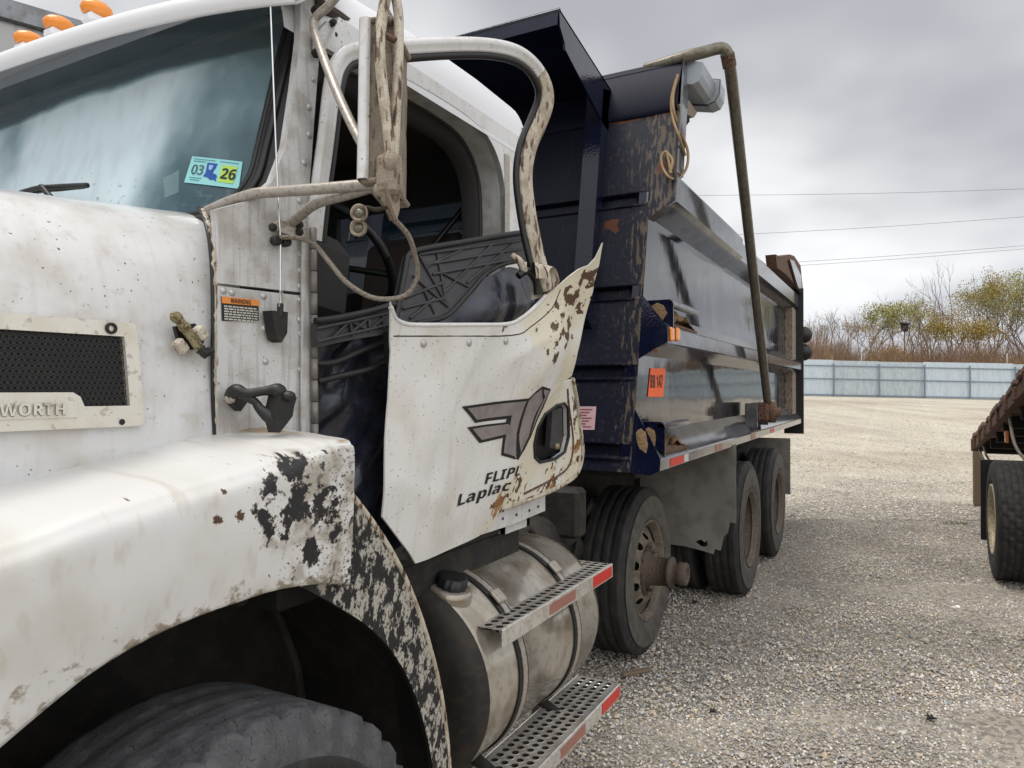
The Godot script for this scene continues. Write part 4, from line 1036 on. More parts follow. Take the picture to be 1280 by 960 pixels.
	for i in 6:
		var a: Vector2 = wl[0].lerp(wl[3], 0.36 + i * 0.105); var w := 0.05
		while w < 0.93:
			var e := minf(w + rng.randf_range(0.04, 0.13), 0.95)
			var p0 := a + wd * lw * w; var p1 := a + wd * lw * e
			var f := func(q: Vector2) -> Vector3: return xf.call(q) + Vector3(0.0035, 0, 0)
			lines.quad(f.call(p1), f.call(p0), f.call(p0 - Vector2(0, 0.0032)), f.call(p1 - Vector2(0, 0.0032)))
			w = e + 0.02
	part(cl, "warning_print", lines.done(), M.tape_white)
	# aerial: wire, base clip
	var ab: Vector3 = Vector3(-1.24, 1.796, -1.191)
	var aer := part(t, "aerial_base", B.new().plate([Vector2(-1.162, 1.797), Vector2(-1.21, 1.798), Vector2(-1.208, 1.75), Vector2(-1.191, 1.727), Vector2(-1.176, 1.734)], func(q: Vector2) -> Vector3: return Vector3(-1.235, q.y, q.x), 1.0, Vector3(-0.03, 0, 0)).done(), M.dark_metal)
	part(aer, "aerial_socket", B.new().tube([ab + Vector3(0, -0.01, 0), ab + Vector3(0, 0.02, 0)], 0.007, 8).done(), M.black)
	part(aer, "aerial_wire", B.new().tube([ab, Vector3(-1.24, 1.96, -1.191), Vector3(-1.25, 2.143, -1.188), Vector3(-1.27, 2.404, -1.193), Vector3(-1.29, 2.634, -1.2)], 0.0022, 6).done(), M.chrome)
	part(aer, "aerial_loop", B.new().tube([ab + Vector3(0.003, 0.012, 0.006), ab + Vector3(0.003, 0.045, 0.004), ab + Vector3(0.003, 0.05, 0), ab + Vector3(0.003, 0.045, -0.004), ab + Vector3(0.003, 0.012, -0.006)], 0.0015, 5).done(), M.dull_steel)
	# rubber hood stay sticking out of the lower panel
	var hs := part(t, "hood_stay", B.new().tube(curve([Vector3(-1.275, 1.603, -1.076), Vector3(-1.235, 1.617, -1.065), Vector3(-1.21, 1.612, -1.073), Vector3(-1.19, 1.617, -1.098), Vector3(-1.17, 1.617, -1.115), Vector3(-1.165, 1.605, -1.123)], 4), [0.009, 0.011, 0.014, 0.016, 0.016, 0.014, 0.012, 0.010, 0.010, 0.010, 0.010, 0.010, 0.010, 0.011, 0.013, 0.016, 0.018, 0.018, 0.017, 0.015, 0.014], 10).tube(curve([Vector3(-1.225, 1.612, -1.065), Vector3(-1.205, 1.595, -1.086), Vector3(-1.19, 1.578, -1.089), Vector3(-1.17, 1.557, -1.106), Vector3(-1.16, 1.557, -1.114)], 4), [0.013, 0.011, 0.010, 0.010, 0.009, 0.009, 0.010, 0.010, 0.011, 0.013, 0.015, 0.016, 0.016, 0.016, 0.015, 0.014, 0.013], 10).done(), M.black)
	part(hs, "stay_foot", B.new().plate([Vector2(-1.092, 1.565), Vector2(-1.105, 1.608), Vector2(-1.128, 1.611), Vector2(-1.153, 1.603), Vector2(-1.144, 1.58), Vector2(-1.141, 1.563), Vector2(-1.105, 1.529)], side_at(-1.15), 1.0, Vector3(-0.035, 0, 0)).ball(Vector3(-1.15, 1.606, -1.127), Vector3(0.018, 0.012, 0.016), 6).done(), M.black)
	part(hs, "stay_bracket", B.new().plate([Vector2(-1.07, 1.598), Vector2(-1.109, 1.608), Vector2(-1.119, 1.593), Vector2(-1.1, 1.573)], side_at(-1.262), 1.0, Vector3(-0.02, 0, 0)).done(), M.black)
	part(hs, "stay_bolt", B.new().lathe([Vector2(0, 0.011), Vector2(0.012, 0.011), Vector2(0.013, 0.006), Vector2(0.022, 0.006), Vector2(0.022, 0)], Vector3(-1.262, 1.601, -1.068), Vector3(1, 0, 0.4), 8, null, true).done(), M.dull_steel)

func glass_z(x: float, y: float) -> float:
	var k := (x - TX) / 0.94
	return -1.115 - 0.085 * k * k - 0.05 * pow(k, 6.0) - 0.27 * (y - 2.09)

func build_windshield(t: Node3D):
	var f := func(q: Vector2) -> Vector3: return Vector3(q.x, q.y, glass_z(q.x, q.y))
	var outl := round_rect(Vector2(TX, 2.36), Vector2(1.80, 0.66), 0.13, 6)
	var pane := part(t, "windshield", B.new().plate(outl, f, 0.08).done(), M.pane)
	# dusty film on the glass, with the pale sky reflection painted in
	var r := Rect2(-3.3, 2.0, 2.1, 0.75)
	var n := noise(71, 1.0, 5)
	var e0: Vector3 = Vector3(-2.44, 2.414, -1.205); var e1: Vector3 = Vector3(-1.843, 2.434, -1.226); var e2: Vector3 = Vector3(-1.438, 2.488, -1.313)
	var edge := func(x: float) -> float: return lerpf(e0.y, e1.y, (x - e0.x) / (e1.x - e0.x)) if x < e1.x else lerpf(e1.y, e2.y, (x - e1.x) / (e2.x - e1.x))  # film turns nearly clear above this line, painting the visor's dark reflection
	var dust_glare := paint(r, 512, 200, Color(0.50, 0.66, 0.70, 0.05), [
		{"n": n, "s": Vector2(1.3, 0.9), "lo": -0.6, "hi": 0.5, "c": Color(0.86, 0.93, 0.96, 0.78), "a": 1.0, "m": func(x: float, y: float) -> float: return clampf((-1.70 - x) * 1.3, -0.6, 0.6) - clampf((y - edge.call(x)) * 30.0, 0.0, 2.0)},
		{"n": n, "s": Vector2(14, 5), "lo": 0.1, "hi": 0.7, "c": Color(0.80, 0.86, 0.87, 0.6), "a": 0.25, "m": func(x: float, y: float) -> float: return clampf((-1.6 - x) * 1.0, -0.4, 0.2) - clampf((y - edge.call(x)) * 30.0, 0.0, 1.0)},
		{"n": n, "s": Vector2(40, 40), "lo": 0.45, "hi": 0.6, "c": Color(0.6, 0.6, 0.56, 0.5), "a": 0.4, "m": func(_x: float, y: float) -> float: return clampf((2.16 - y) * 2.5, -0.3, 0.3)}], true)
	M.dust_glare = mat(dust_glare, 0.5, 0.0, 0.0, {"transparency": BaseMaterial3D.TRANSPARENCY_ALPHA})
	part(pane, "dust_glare_film", B.new().plate(outl, func(q: Vector2) -> Vector3: return f.call(q) + Vector3(0, 0.0006, 0.002), 0.08, Vector3.ZERO, [], r).done(), M.dust_glare)
	# rubber gasket: a moulded frame of two beads and a web
	var loop := round_rect(Vector2(TX, 2.36), Vector2(1.82, 0.68), 0.14, 8)
	loop.append(loop[0])
	var p1 := []; var p2 := []; var web := []
	var big := round_rect(Vector2(TX, 2.36), Vector2(1.91, 0.77), 0.17, 8); big.append(big[0])
	var small := round_rect(Vector2(TX, 2.36), Vector2(1.77, 0.63), 0.12, 8); small.append(small[0])
	for i in loop.size():
		p1.append(f.call(loop[i]) + Vector3(0, 0, 0.008)); p2.append(f.call(small[i]) + Vector3(0, 0, 0.004))
		web.append([f.call(small[i]) + Vector3(0, 0, 0.006), f.call(loop[i]) + Vector3(0, 0.0, 0.012), f.call(big[i]) + Vector3(0, 0, 0.002)])
	var gk := part(t, "windshield_gasket", B.new().grid(web).done(), M.gasket)
	part(gk, "outer_bead", B.new().tube(p1, 0.011, 8, false).done(), M.gasket)
	part(gk, "inner_bead", B.new().tube(p2, 0.007, 8, false).done(), M.gasket)
	# registration sticker inside the glass, lower corner on the driver's side
	var g := func(q: Vector2) -> Vector3: return f.call(q) + Vector3(0, 0, 0.0035)
	var s := []
	for p in [Vector3(-1.554, 2.203, -1.205), Vector3(-1.413, 2.177, -1.238), Vector3(-1.407, 2.106, -1.221), Vector3(-1.558, 2.133, -1.185)]: s.append(Vector2(p.x, p.y))
	var ux: Vector2 = s[1] - s[0]; var uy: Vector2 = s[0] - s[3]
	var at := func(a: float, b: float) -> Vector2: return s[3] + ux * a + uy * b
	var st := part(pane, "sticker", B.new().plate(s, g, 0.05).done(), mat(Color(0.55, 0.79, 0.80), 0.6), "pale blue registration sticker reading 03 and 26")
	var gg := func(q: Vector2) -> Vector3: return f.call(q) + Vector3(0, 0, 0.0045)
	var patch := func(l: Array) -> Array:
		var o := []
		for q in l: o.append(at.call(q.x, q.y))
		return o
	part(pane, "sticker_square", B.new().plate(patch.call([Vector2(0.66, 0.16), Vector2(0.95, 0.16), Vector2(0.95, 0.80), Vector2(0.66, 0.80)]), gg, 0.05).done(), mat(Color(0.66, 0.80, 0.35), 0.6))
	part(pane, "sticker_map", B.new().plate(patch.call([Vector2(0.36, 0.82), Vector2(0.56, 0.82), Vector2(0.55, 0.66), Vector2(0.52, 0.52), Vector2(0.53, 0.44), Vector2(0.60, 0.42), Vector2(0.63, 0.30), Vector2(0.60, 0.30), Vector2(0.64, 0.16), Vector2(0.57, 0.22), Vector2(0.51, 0.20), Vector2(0.44, 0.28), Vector2(0.35, 0.30), Vector2(0.38, 0.45)]), gg, 0.05).done(), mat(Color(0.10, 0.30, 0.62), 0.6))
	part(pane, "sticker_star", B.new().plate(patch.call([Vector2(0.41, 0.74), Vector2(0.50, 0.74), Vector2(0.49, 0.60), Vector2(0.455, 0.54), Vector2(0.42, 0.60)]), func(q: Vector2) -> Vector3: return f.call(q) + Vector3(0, 0, 0.0052), 0.05).done(), mat(Color(0.55, 0.70, 0.85), 0.6))
	var hgt := uy.length()
	var wid := ux.length()
	var txt := func(o: Vector2) -> Callable: return func(q: Vector2) -> Vector3: return f.call(at.call(o.x + q.x / wid, o.y + q.y / hgt)) + Vector3(0, 0, 0.0056)
	part(pane, "sticker_month", letters("03", hgt * 0.36, txt.call(Vector2(0.09, 0.34)), 400), M.ink)
	part(pane, "sticker_year", letters("26", hgt * 0.40, txt.call(Vector2(0.69, 0.29)), 800), M.ink)
	var lines := B.new()
	for e in [[0.06, 0.5, 0.9], [0.6, 0.95, 0.9], [0.08, 0.34, 0.2], [0.1, 0.3, 0.12], [0.07, 0.33, 0.82]]:
		lines.quad(gg.call(at.call(e[0], e[2])), gg.call(at.call(e[1], e[2])), gg.call(at.call(e[1], e[2] + 0.025)), gg.call(at.call(e[0], e[2] + 0.025)))
	part(pane, "sticker_print", lines.done(), mat(Color(0.3, 0.5, 0.55), 0.6))
	# wiper
	var wa: Array = [Vector3(-1.956, 2.147, -1.06), Vector3(-1.913, 2.113, -1.06), Vector3(-1.864, 2.062, -1.06)]
	var wb: Array = [Vector3(-2.302, 2.129, -1.075), Vector3(-2.177, 2.141, -1.075), Vector3(-2.021, 2.151, -1.075), Vector3(-1.912, 2.143, -1.075), Vector3(-1.781, 2.129, -1.075)]
	var wp := part(t, "wiper_arm", B.new().tube(wa, [0.007, 0.008, 0.009], 8).done(), M.black)
	part(wp, "wiper_blade", B.new().tube(curve(wb, 4), 0.007, 6).done(), M.black)
	var bl := []
	for p in curve([Vector3(-2.323, 2.12, -1.085), Vector3(-2.197, 2.133, -1.085), Vector3(-2.04, 2.145, -1.085), Vector3(-1.911, 2.137, -1.085), Vector3(-1.811, 2.13, -1.085)], 4): bl.append(p)
	part(wp, "wiper_rubber", B.new().tube(bl, 0.004, 5).done(), M.gasket)

func build_cab(t: Node3D):
	# roof: loft from the windshield header back
	var rows := []
	for e in [[-1.30, -0.115, 0.03], [-1.36, -0.07, 0.015], [-1.5, -0.03, 0.0], [-1.8, -0.005, 0.0], [-2.2, 0.0, 0.0], [-2.46, -0.01, 0.0]]:
		var half := [Vector2(-1.252, 2.50), Vector2(-1.262, 2.58), Vector2(-1.285, 2.665), Vector2(-1.33, 2.73), Vector2(-1.42, 2.775), Vector2(-1.62, 2.805), Vector2(-1.95, 2.82), Vector2(TX, 2.825)]
		var row := []
		for q in half: row.append(Vector3(q.x - e[2] - (0.03 if e[0] > -1.4 and q.y < 2.7 else 0.0), q.y + e[1] * smoothstep(2.5, 2.75, q.y), e[0]))
		for i in range(half.size() - 2, -1, -1): row.append(Vector3(2 * TX - row[i].x, row[i].y, e[0]))
		rows.append(curve(row, 3))
	var roof := part(t, "cab_roof", B.new().grid(rows).done(), M.roof_white)
	var head := []
	for q in rows[0]: head.append([q, Vector3(lerpf(q.x, TX, 0.0), minf(q.y, 2.60), -1.27)])
	part(roof, "roof_header", B.new().grid(head).done(), M.roof_white)
	# the side behind and above the door opening
	var open := [Vector2(-1.341, 1.476)]
	var xf := func(q: Vector2) -> Vector3: return Vector3(-1.25 - 0.03 * maxf(0.0, q.y - 2.4), q.y, q.x)
	var ring := curve([Vector2(-2.27, 1.10), Vector2(-2.27, 1.9), Vector2(-2.27, 2.27), Vector2(-2.245, 2.40), Vector2(-2.17, 2.485), Vector2(-2.05, 2.52), Vector2(-1.8, 2.525), Vector2(-1.47, 2.50), Vector2(-1.40, 2.47)], 4)
	var u := [Vector2(-2.46, 1.10), Vector2(-2.27, 1.10)] + ring.slice(1) + [Vector2(-1.355, 2.47), Vector2(-1.40, 2.57), Vector2(-2.46, 2.57)]
	var side := part(t, "cab_side", B.new().plate(u, xf, 0.12, Vector3(-0.02, 0, 0)).done(), M.white)
	var jamb := []; var seal := []
	for q in ring:
		var p: Vector3 = xf.call(q); jamb.append([p + Vector3(0.001, 0, 0), p + Vector3(-0.10, 0.0, 0)]); seal.append(p + Vector3(-0.10, 0, 0.008))
	part(side, "door_jamb", B.new().grid(jamb).done(), M.cowl)
	var inner_face := []
	for q in ring:
		var c := Vector2(-1.8, 2.0); var d: Vector2 = (c - q).normalized() * 0.045
		if q.y < 2.2: d = Vector2(0.045, 0)
		var p: Vector3 = xf.call(q); var p2: Vector3 = xf.call(q + d)
		inner_face.append([p + Vector3(-0.10, 0, 0), p2 + Vector3(-0.10, 0, 0), p2 + Vector3(-0.16, 0, 0)])
	part(side, "opening_trim", B.new().grid(inner_face).done(), M.lining)
	part(side, "door_seal", B.new().tube(seal, 0.008, 8).done(), M.gasket)
	part(side, "worn_strip", B.new().box(Vector3(-1.249, 2.32, -2.283), Vector3(0.004, 0.30, 0.035), Basis(), 0.001).done(), M.dull_steel)
	# body shell, dark inside
	part(t, "cab_back_wall", B.new().plate([Vector2(-3.29, 1.1), Vector2(-1.25, 1.1), Vector2(-1.25, 2.6), Vector2(-1.4, 2.76), Vector2(-3.14, 2.76), Vector2(-3.29, 2.6)], func(q: Vector2) -> Vector3: return Vector3(q.x, q.y, -2.44), 0.4, Vector3(0, 0, -0.03), [[Vector2(-2.20, 2.04), Vector2(-1.50, 2.04), Vector2(-1.50, 2.38), Vector2(-2.20, 2.38)]]).done(), M.lining)
	part(t, "rear_window", B.new().plate([Vector2(-2.21, 2.03), Vector2(-1.49, 2.03), Vector2(-1.49, 2.39), Vector2(-2.21, 2.39)], func(q: Vector2) -> Vector3: return Vector3(q.x, q.y, -2.452), 2.0).done(), M.tinted)
	part(t, "far_cab_side", B.new().plate([Vector2(-2.46, 1.1), Vector2(-1.2, 1.1), Vector2(-1.2, 2.05), Vector2(-1.36, 2.6), Vector2(-2.46, 2.6)], side_at(-3.29), 0.4, Vector3(0.03, 0, 0), [[Vector2(-2.2, 1.95), Vector2(-1.42, 1.95), Vector2(-1.5, 2.4), Vector2(-2.15, 2.4)]]).done(), M.lining)
	part(t, "far_window", B.new().plate([Vector2(-2.2, 1.95), Vector2(-1.42, 1.95), Vector2(-1.5, 2.4), Vector2(-2.15, 2.4)], side_at(-3.28), 2.0).done(), M.tinted)
	part(t, "cab_floor", B.new().box(Vector3(TX, 1.13, -1.83), Vector3(2.0, 0.06, 1.22), Basis(), 0.01).done(), M.lining)
	part(t, "firewall", B.new().box(Vector3(TX, 1.58, -1.17), Vector3(1.88, 0.92, 0.04), Basis(), 0.01).done(), M.lining)
	var dash := part(t, "dashboard", B.new().box(Vector3(TX, 1.92, -1.38), Vector3(1.9, 0.26, 0.36), Basis(Vector3.RIGHT, -0.12), 0.05).box(Vector3(-1.75, 1.86, -1.52), Vector3(0.6, 0.28, 0.12), Basis(Vector3.RIGHT, -0.4), 0.03).done(), M.lining)
	part(t, "headliner", B.new().box(Vector3(TX, 2.60, -1.9), Vector3(1.98, 0.03, 1.08), Basis(), 0.01).done(), M.seat)
	part(dash, "column_switch", B.new().box(Vector3(-1.36, 1.849, -1.453), Vector3(0.02, 0.05, 0.03), Basis(), 0.004).done(), M.red)
	var wc := Vector3(-1.73, 2.06, -1.90)
	var ax := Vector3(0, 0.62, -0.78).normalized()
	var wr := []
	var uu := Vector3.RIGHT; var vv := ax.cross(uu)
	for i in 33: wr.append(wc + (uu * cos(TAU * i / 32.0) + vv * sin(TAU * i / 32.0)) * 0.235)
	var sw := part(t, "steering_wheel", B.new().tube(wr, 0.016, 8, false).done(), M.black)
	var spk := B.new()
	for a in [0.3, PI - 0.3, -PI * 0.5]: spk.tube([wc - ax * 0.02, wc + (uu * cos(a) + vv * sin(a)) * 0.23], 0.012, 6)
	part(sw, "spokes", spk.lathe([Vector2(-0.05, 0.0), Vector2(-0.05, 0.07), Vector2(0.0, 0.08), Vector2(0.015, 0.0)], wc - ax * 0.02, ax, 18).done(), M.black)
	part(sw, "column", B.new().tube([wc - ax * 0.05, wc - ax * 0.45], 0.035, 10).done(), M.black)
	for x in [-1.72, -2.82]:
		var seat := part(t, "seat_cushion", B.new().box(Vector3(x, 1.50, -2.12), Vector3(0.52, 0.16, 0.5), Basis(Vector3.RIGHT, 0.08), 0.05).done(), M.seat)
		part(seat, "seat_back", B.new().box(Vector3(x, 1.88, -2.34), Vector3(0.5, 0.72, 0.14), Basis(Vector3.RIGHT, -0.18), 0.05).done(), M.seat)
		part(seat, "seat_base", B.new().box(Vector3(x, 1.28, -2.12), Vector3(0.4, 0.34, 0.42), Basis(), 0.02).done(), M.lining)
	part(t, "visor_flap", B.new().plate([Vector2(-2.44, 2.702), Vector2(-2.518, 2.714), Vector2(-2.568, 2.617), Vector2(-2.446, 2.62)], func(q: Vector2) -> Vector3: return Vector3(-1.6, q.y, q.x), 1.0, Vector3(-0.01, 0, 0)).done(), M.orange, "small orange flap hanging inside the cab")
	part(t, "seat_belt", B.new().tube([Vector3(-1.42, 2.42, -2.40), Vector3(-1.62, 2.05, -2.2), Vector3(-1.95, 1.72, -2.05)], 0.012, 6).done(), M.black)
	# sun visor over the windshield, with its row of clearance lamps
	var vs := []
	for i in 33:
		var x := lerpf(-3.32, -1.22, i / 32.0)
		var k := (x - TX) / 1.05
		var zz := -0.03 - 0.11 * k * k - 0.05 * pow(absf(k), 5.0); var dy := 0.008 + 0.022 * k * k
		vs.append([Vector3(x, 2.685 + dy, -1.34 + zz * 0.6), Vector3(x, 2.61 + dy, -1.16 + zz), Vector3(x, 2.535 + dy, -1.035 + zz), Vector3(x, 2.523 + dy, -1.022 + zz), Vector3(x, 2.508 + dy, -1.017 + zz), Vector3(x, 2.482 + dy, -1.022 + zz), Vector3(x, 2.478 + dy, -1.03 + zz), Vector3(x, 2.49 + dy, -1.045 + zz), Vector3(x, 2.60 + dy, -1.17 + zz), Vector3(x, 2.655 + dy, -1.33 + zz * 0.6)])
	var visor := part(t, "sun_visor", B.new().grid(vs).done(), M.roof_white)
	for x in [-2.5, -2.27, -2.04, -1.8]:
		var k: float = (x - TX) / 1.05
		part(visor, "visor_bracket", B.new().box(Vector3(x, 2.552 - 0.012 * k * k, -1.13 - 0.11 * k * k), Vector3(0.07, 0.012, 0.16), Basis(Vector3.RIGHT, 0.55), 0.003).done(), M.roof_white)
	for p in [Vector3(-2.353, 2.699, -1.24), Vector3(-2.197, 2.708, -1.24), Vector3(-2.013, 2.707, -1.24)]:
		var l := part(visor, "clearance_lamp", B.new().ball(p + Vector3(0, -0.006, 0), Vector3(0.036, 0.027, 0.045), 8).done(), M.amber)
		part(l, "lamp_base", B.new().box(p + Vector3(0, -0.038, 0), Vector3(0.05, 0.03, 0.07), Basis(), 0.008).done(), M.roof_white)

func build_door(t: Node3D):
	var sp := Spline2.new([Vector3(-1.13, 1.84, -1.452), Vector3(-1.15, 1.717, -1.491), Vector3(-1.16, 1.47, -1.471), Vector3(-1.17, 1.294, -1.477), Vector3(-1.18, 1.141, -1.63), Vector3(-1.19, 1.154, -1.993), Vector3(-1.1, 1.801, -1.67), Vector3(-1.06, 1.824, -1.969), Vector3(-1.13, 1.5, -1.715), Vector3(-1.145, 1.329, -2.018), Vector3(-1.09, 1.586, -2.079), Vector3(-1, 1.939, -2.133), Vector3(-0.86, 2.105, -2.231), Vector3(-0.9, 1.989, -2.268), Vector3(-0.965, 1.804, -2.284), Vector3(-1.02, 1.668, -2.321), Vector3(-0.99, 1.744, -2.174), Vector3(-1.17, 1.222, -2.173), Vector3(-1.12, 1.419, -2.208)])
	var dent := noise(83, 1.0, 2)
	var creases := [[Vector2(-2.196, 1.644), Vector2(-2.08, 1.214), 0.006, 0.006], [Vector2(-2.136, 1.633), Vector2(-2.115, 1.358), -0.005, 0.010], [Vector2(-2.247, 1.987), Vector2(-2.264, 1.645), -0.014, 0.018], [Vector2(-2.188, 1.956), Vector2(-2.13, 1.665), 0.008, 0.020], [Vector2(-1.509, 1.384), Vector2(-1.827, 1.253), 0.006, 0.02], [Vector2(-1.856, 1.804), Vector2(-1.71, 1.545), 0.005, 0.03], [Vector2(-1.629, 1.148), Vector2(-1.666, 1.457), -0.006, 0.025], [Vector2(-1.988, 1.713), Vector2(-2.134, 1.795), 0.007, 0.015]]
	var surf := func(q: Vector2) -> Vector3:
		var x: float = sp.x(q) + dent.get_noise_2d(q.x * 2.6, q.y * 2.6) * 0.012
		for c in creases:
			var near := Geometry2D.get_closest_point_to_segment(q, c[0], c[1])
			x += c[2] * exp(-q.distance_to(near) / c[3])
		return Vector3(x, q.y, q.x)
	var uvr := Rect2(-2.75, 1.08, 1.4, 1.10)
	var n := noise(81, 1.0, 5); var n2 := noise(82, 1.0, 4)
	var worn := blobs([Vector3(Vector2(-2.212, 1.916).x, Vector2(-2.212, 1.916).y, 0.06), Vector3(Vector2(-2.176, 1.872).x, Vector2(-2.176, 1.872).y, 0.04), Vector3(Vector2(-2.191, 1.812).x, Vector2(-2.191, 1.812).y, 0.05), Vector3(Vector2(-2.233, 1.999).x, Vector2(-2.233, 1.999).y, 0.05), Vector3(Vector2(-2.154, 1.739).x, Vector2(-2.154, 1.739).y, 0.03), Vector3(Vector2(-1.94, 1.814).x, Vector2(-1.94, 1.814).y, 0.02), Vector3(Vector2(-2.196, 1.278).x, Vector2(-2.196, 1.278).y, 0.06), Vector3(Vector2(-2.459, 1.266).x, Vector2(-2.459, 1.266).y, 0.06), Vector3(Vector2(-2.627, 1.389).x, Vector2(-2.627, 1.389).y, 0.05), Vector3(Vector2(-2.08, 1.232).x, Vector2(-2.08, 1.232).y, 0.05), Vector3(Vector2(-2.571, 1.549).x, Vector2(-2.571, 1.549).y, 0.06)], 1.0)
	M.door = mat(paint(uvr, 900, 700, Color(0.82, 0.817, 0.808), [
		{"n": n2, "s": Vector2(3.5, 3.5), "lo": 0.0, "hi": 0.8, "c": Color(0.73, 0.70, 0.65), "a": 0.55},
		{"n": n2, "s": Vector2(30, 3), "lo": 0.2, "hi": 0.8, "c": Color(0.66, 0.63, 0.58), "a": 0.25},
		{"n": n, "s": Vector2(3, 3), "lo": 0.0, "hi": 0.6, "c": Color(0.79, 0.76, 0.67), "a": 0.8, "m": func(z: float, _y: float) -> float: return clampf((-2.0 - z) * 2.5, -1.0, 0.5)},
		{"n": n, "s": Vector2(70, 70), "lo": 0.54, "hi": 0.58, "c": Color(0.25, 0.22, 0.2), "a": 0.75},
		{"n": n, "s": Vector2(26, 20), "lo": 0.2, "hi": 0.26, "c": Color(0.28, 0.19, 0.12), "a": 0.95, "m": func(z: float, y: float) -> float: return worn.call(z, y) * 0.35 - 0.05},
		{"n": n2, "s": Vector2(12, 12), "lo": 0.1, "hi": 0.4, "c": Color(0.55, 0.38, 0.2), "a": 0.8, "m": func(z: float, y: float) -> float: return worn.call(z, y) * 0.5 - 0.2 if y < 1.5 else -1.0}]), 0.4, 0.0, 0.0, {"clearcoat_enabled": true, "clearcoat": 0.15, "clearcoat_roughness": 0.4})
	# outer skin, torn from the hinge side and curled out at the rear
	var skin := [Vector2(-1.452, 1.842), Vector2(-1.464, 1.825), Vector2(-1.487, 1.803), Vector2(-1.52, 1.793), Vector2(-1.567, 1.792), Vector2(-1.739, 1.804), Vector2(-1.95, 1.822), Vector2(-2.02, 1.845), Vector2(-2.071, 1.882), Vector2(-2.112, 1.927), Vector2(-2.146, 1.958), Vector2(-2.168, 1.99), Vector2(-2.192, 2.018), Vector2(-2.22, 2.033), Vector2(-2.231, 2.057), Vector2(-2.231, 2.105), Vector2(-2.256, 2.039), Vector2(-2.279, 1.951), Vector2(-2.289, 1.858), Vector2(-2.304, 1.75), Vector2(-2.332, 1.668), Vector2(-2.275, 1.634), Vector2(-2.216, 1.585), Vector2(-2.198, 1.503), Vector2(-2.177, 1.405), Vector2(-2.15, 1.314), Vector2(-2.118, 1.225), Vector2(-2.069, 1.167), Vector2(-1.995, 1.148), Vector2(-1.795, 1.144), Vector2(-1.631, 1.139), Vector2(-1.548, 1.217), Vector2(-1.477, 1.292), Vector2(-1.475, 1.388), Vector2(-1.476, 1.491), Vector2(-1.484, 1.593), Vector2(-1.488, 1.717), Vector2(-1.474, 1.777)]
	var door := part(t, "door_skin", B.new().plate(skin, surf, 0.016, Vector3(-0.004, 0, 0.001), [], uvr).done(), M.door, "torn white driver's door skin with a winged logo")
	var lip := []
	for q in curve([Vector2(-1.461, 1.829), Vector2(-1.487, 1.803), Vector2(-1.52, 1.793), Vector2(-1.567, 1.792), Vector2(-1.739, 1.804), Vector2(-1.95, 1.822), Vector2(-2.02, 1.845), Vector2(-2.071, 1.882), Vector2(-2.112, 1.927)], 4): lip.append(surf.call(q) + Vector3(-0.004, 0, 0))
	part(door, "sill_roll", B.new().tube(lip, 0.007, 8).done(), M.white)
	var groove := []
	for q in curve([Vector2(-1.489, 1.758), Vector2(-1.677, 1.769), Vector2(-1.974, 1.789), Vector2(-2.055, 1.819), Vector2(-2.138, 1.887), Vector2(-2.158, 1.949)], 4): groove.append(surf.call(q) + Vector3(-0.001, 0, 0))
	part(door, "sill_crease", B.new().tube(groove, 0.0022, 6).done(), M.dark_metal)
	var rivet := B.new().lathe([Vector2(-0.002, 0.012), Vector2(0.001, 0.012), Vector2(0.004, 0.009), Vector2(0.0055, 0.0)], Vector3.ZERO, Vector3.RIGHT, 14).done()
	for q in [Vector2(-1.594, 1.745), Vector2(-1.765, 1.756), Vector2(-1.951, 1.771)]: piece(door, "rivet", rivet, M.rivet, Transform3D(Basis(), surf.call(q)))
	part(door, "drilled_hole", B.new().lathe([Vector2(0.0012, 0.0075), Vector2(0.002, 0.0)], surf.call(Vector2(-2.081, 1.813)), Vector3(1, 0, -0.15), 12).done(), M.ink)
	# winged mark and lettering, as printed on the skin
	var on := func(k: float) -> Callable: return func(q: Vector2) -> Vector3: return surf.call(q) + Vector3(k, 0, k * 0.3)
	part(door, "mark_outline", B.new().plate([Vector2(-1.767, 1.571), Vector2(-2.116, 1.591), Vector2(-2.154, 1.631), Vector2(-2.208, 1.62), Vector2(-2.215, 1.557), Vector2(-2.194, 1.462), Vector2(-2.167, 1.417), Vector2(-2.132, 1.384), Vector2(-2.033, 1.408), Vector2(-2.03, 1.465), Vector2(-1.898, 1.456), Vector2(-1.804, 1.509), Vector2(-2.026, 1.515), Vector2(-2.03, 1.526), Vector2(-1.849, 1.52)], on.call(0.0022), 0.012).done(), M.ink)
	part(door, "mark_upper_feather", B.new().plate([Vector2(-1.796, 1.565), Vector2(-2.105, 1.582), Vector2(-2.1, 1.475), Vector2(-2.055, 1.482), Vector2(-2.049, 1.537), Vector2(-1.856, 1.529)], on.call(0.0034), 0.012).done(), M.decal_grey)
	part(door, "mark_lower_feather", B.new().plate([Vector2(-1.835, 1.503), Vector2(-2.042, 1.509), Vector2(-2.071, 1.492), Vector2(-2.101, 1.472), Vector2(-2.117, 1.396), Vector2(-2.044, 1.415), Vector2(-2.042, 1.476), Vector2(-1.906, 1.465)], on.call(0.0034), 0.012).done(), M.decal_grey)
	part(door, "mark_wing", B.new().plate([Vector2(-2.116, 1.583), Vector2(-2.155, 1.623), Vector2(-2.18, 1.585), Vector2(-2.173, 1.463), Vector2(-2.137, 1.4), Vector2(-2.121, 1.471)], on.call(0.0034), 0.012).done(), M.decal_grey)
	part(door, "mark_wing_edge", B.new().plate([Vector2(-2.166, 1.62), Vector2(-2.202, 1.615), Vector2(-2.202, 1.555), Vector2(-2.185, 1.465), Vector2(-2.191, 1.585)], on.call(0.0034), 0.012).done(), M.decal_grey)
	var a1: Vector2 = Vector2(-1.951, 1.323); var d1: Vector2 = (Vector2(-2.154, 1.33) - a1).normalized()
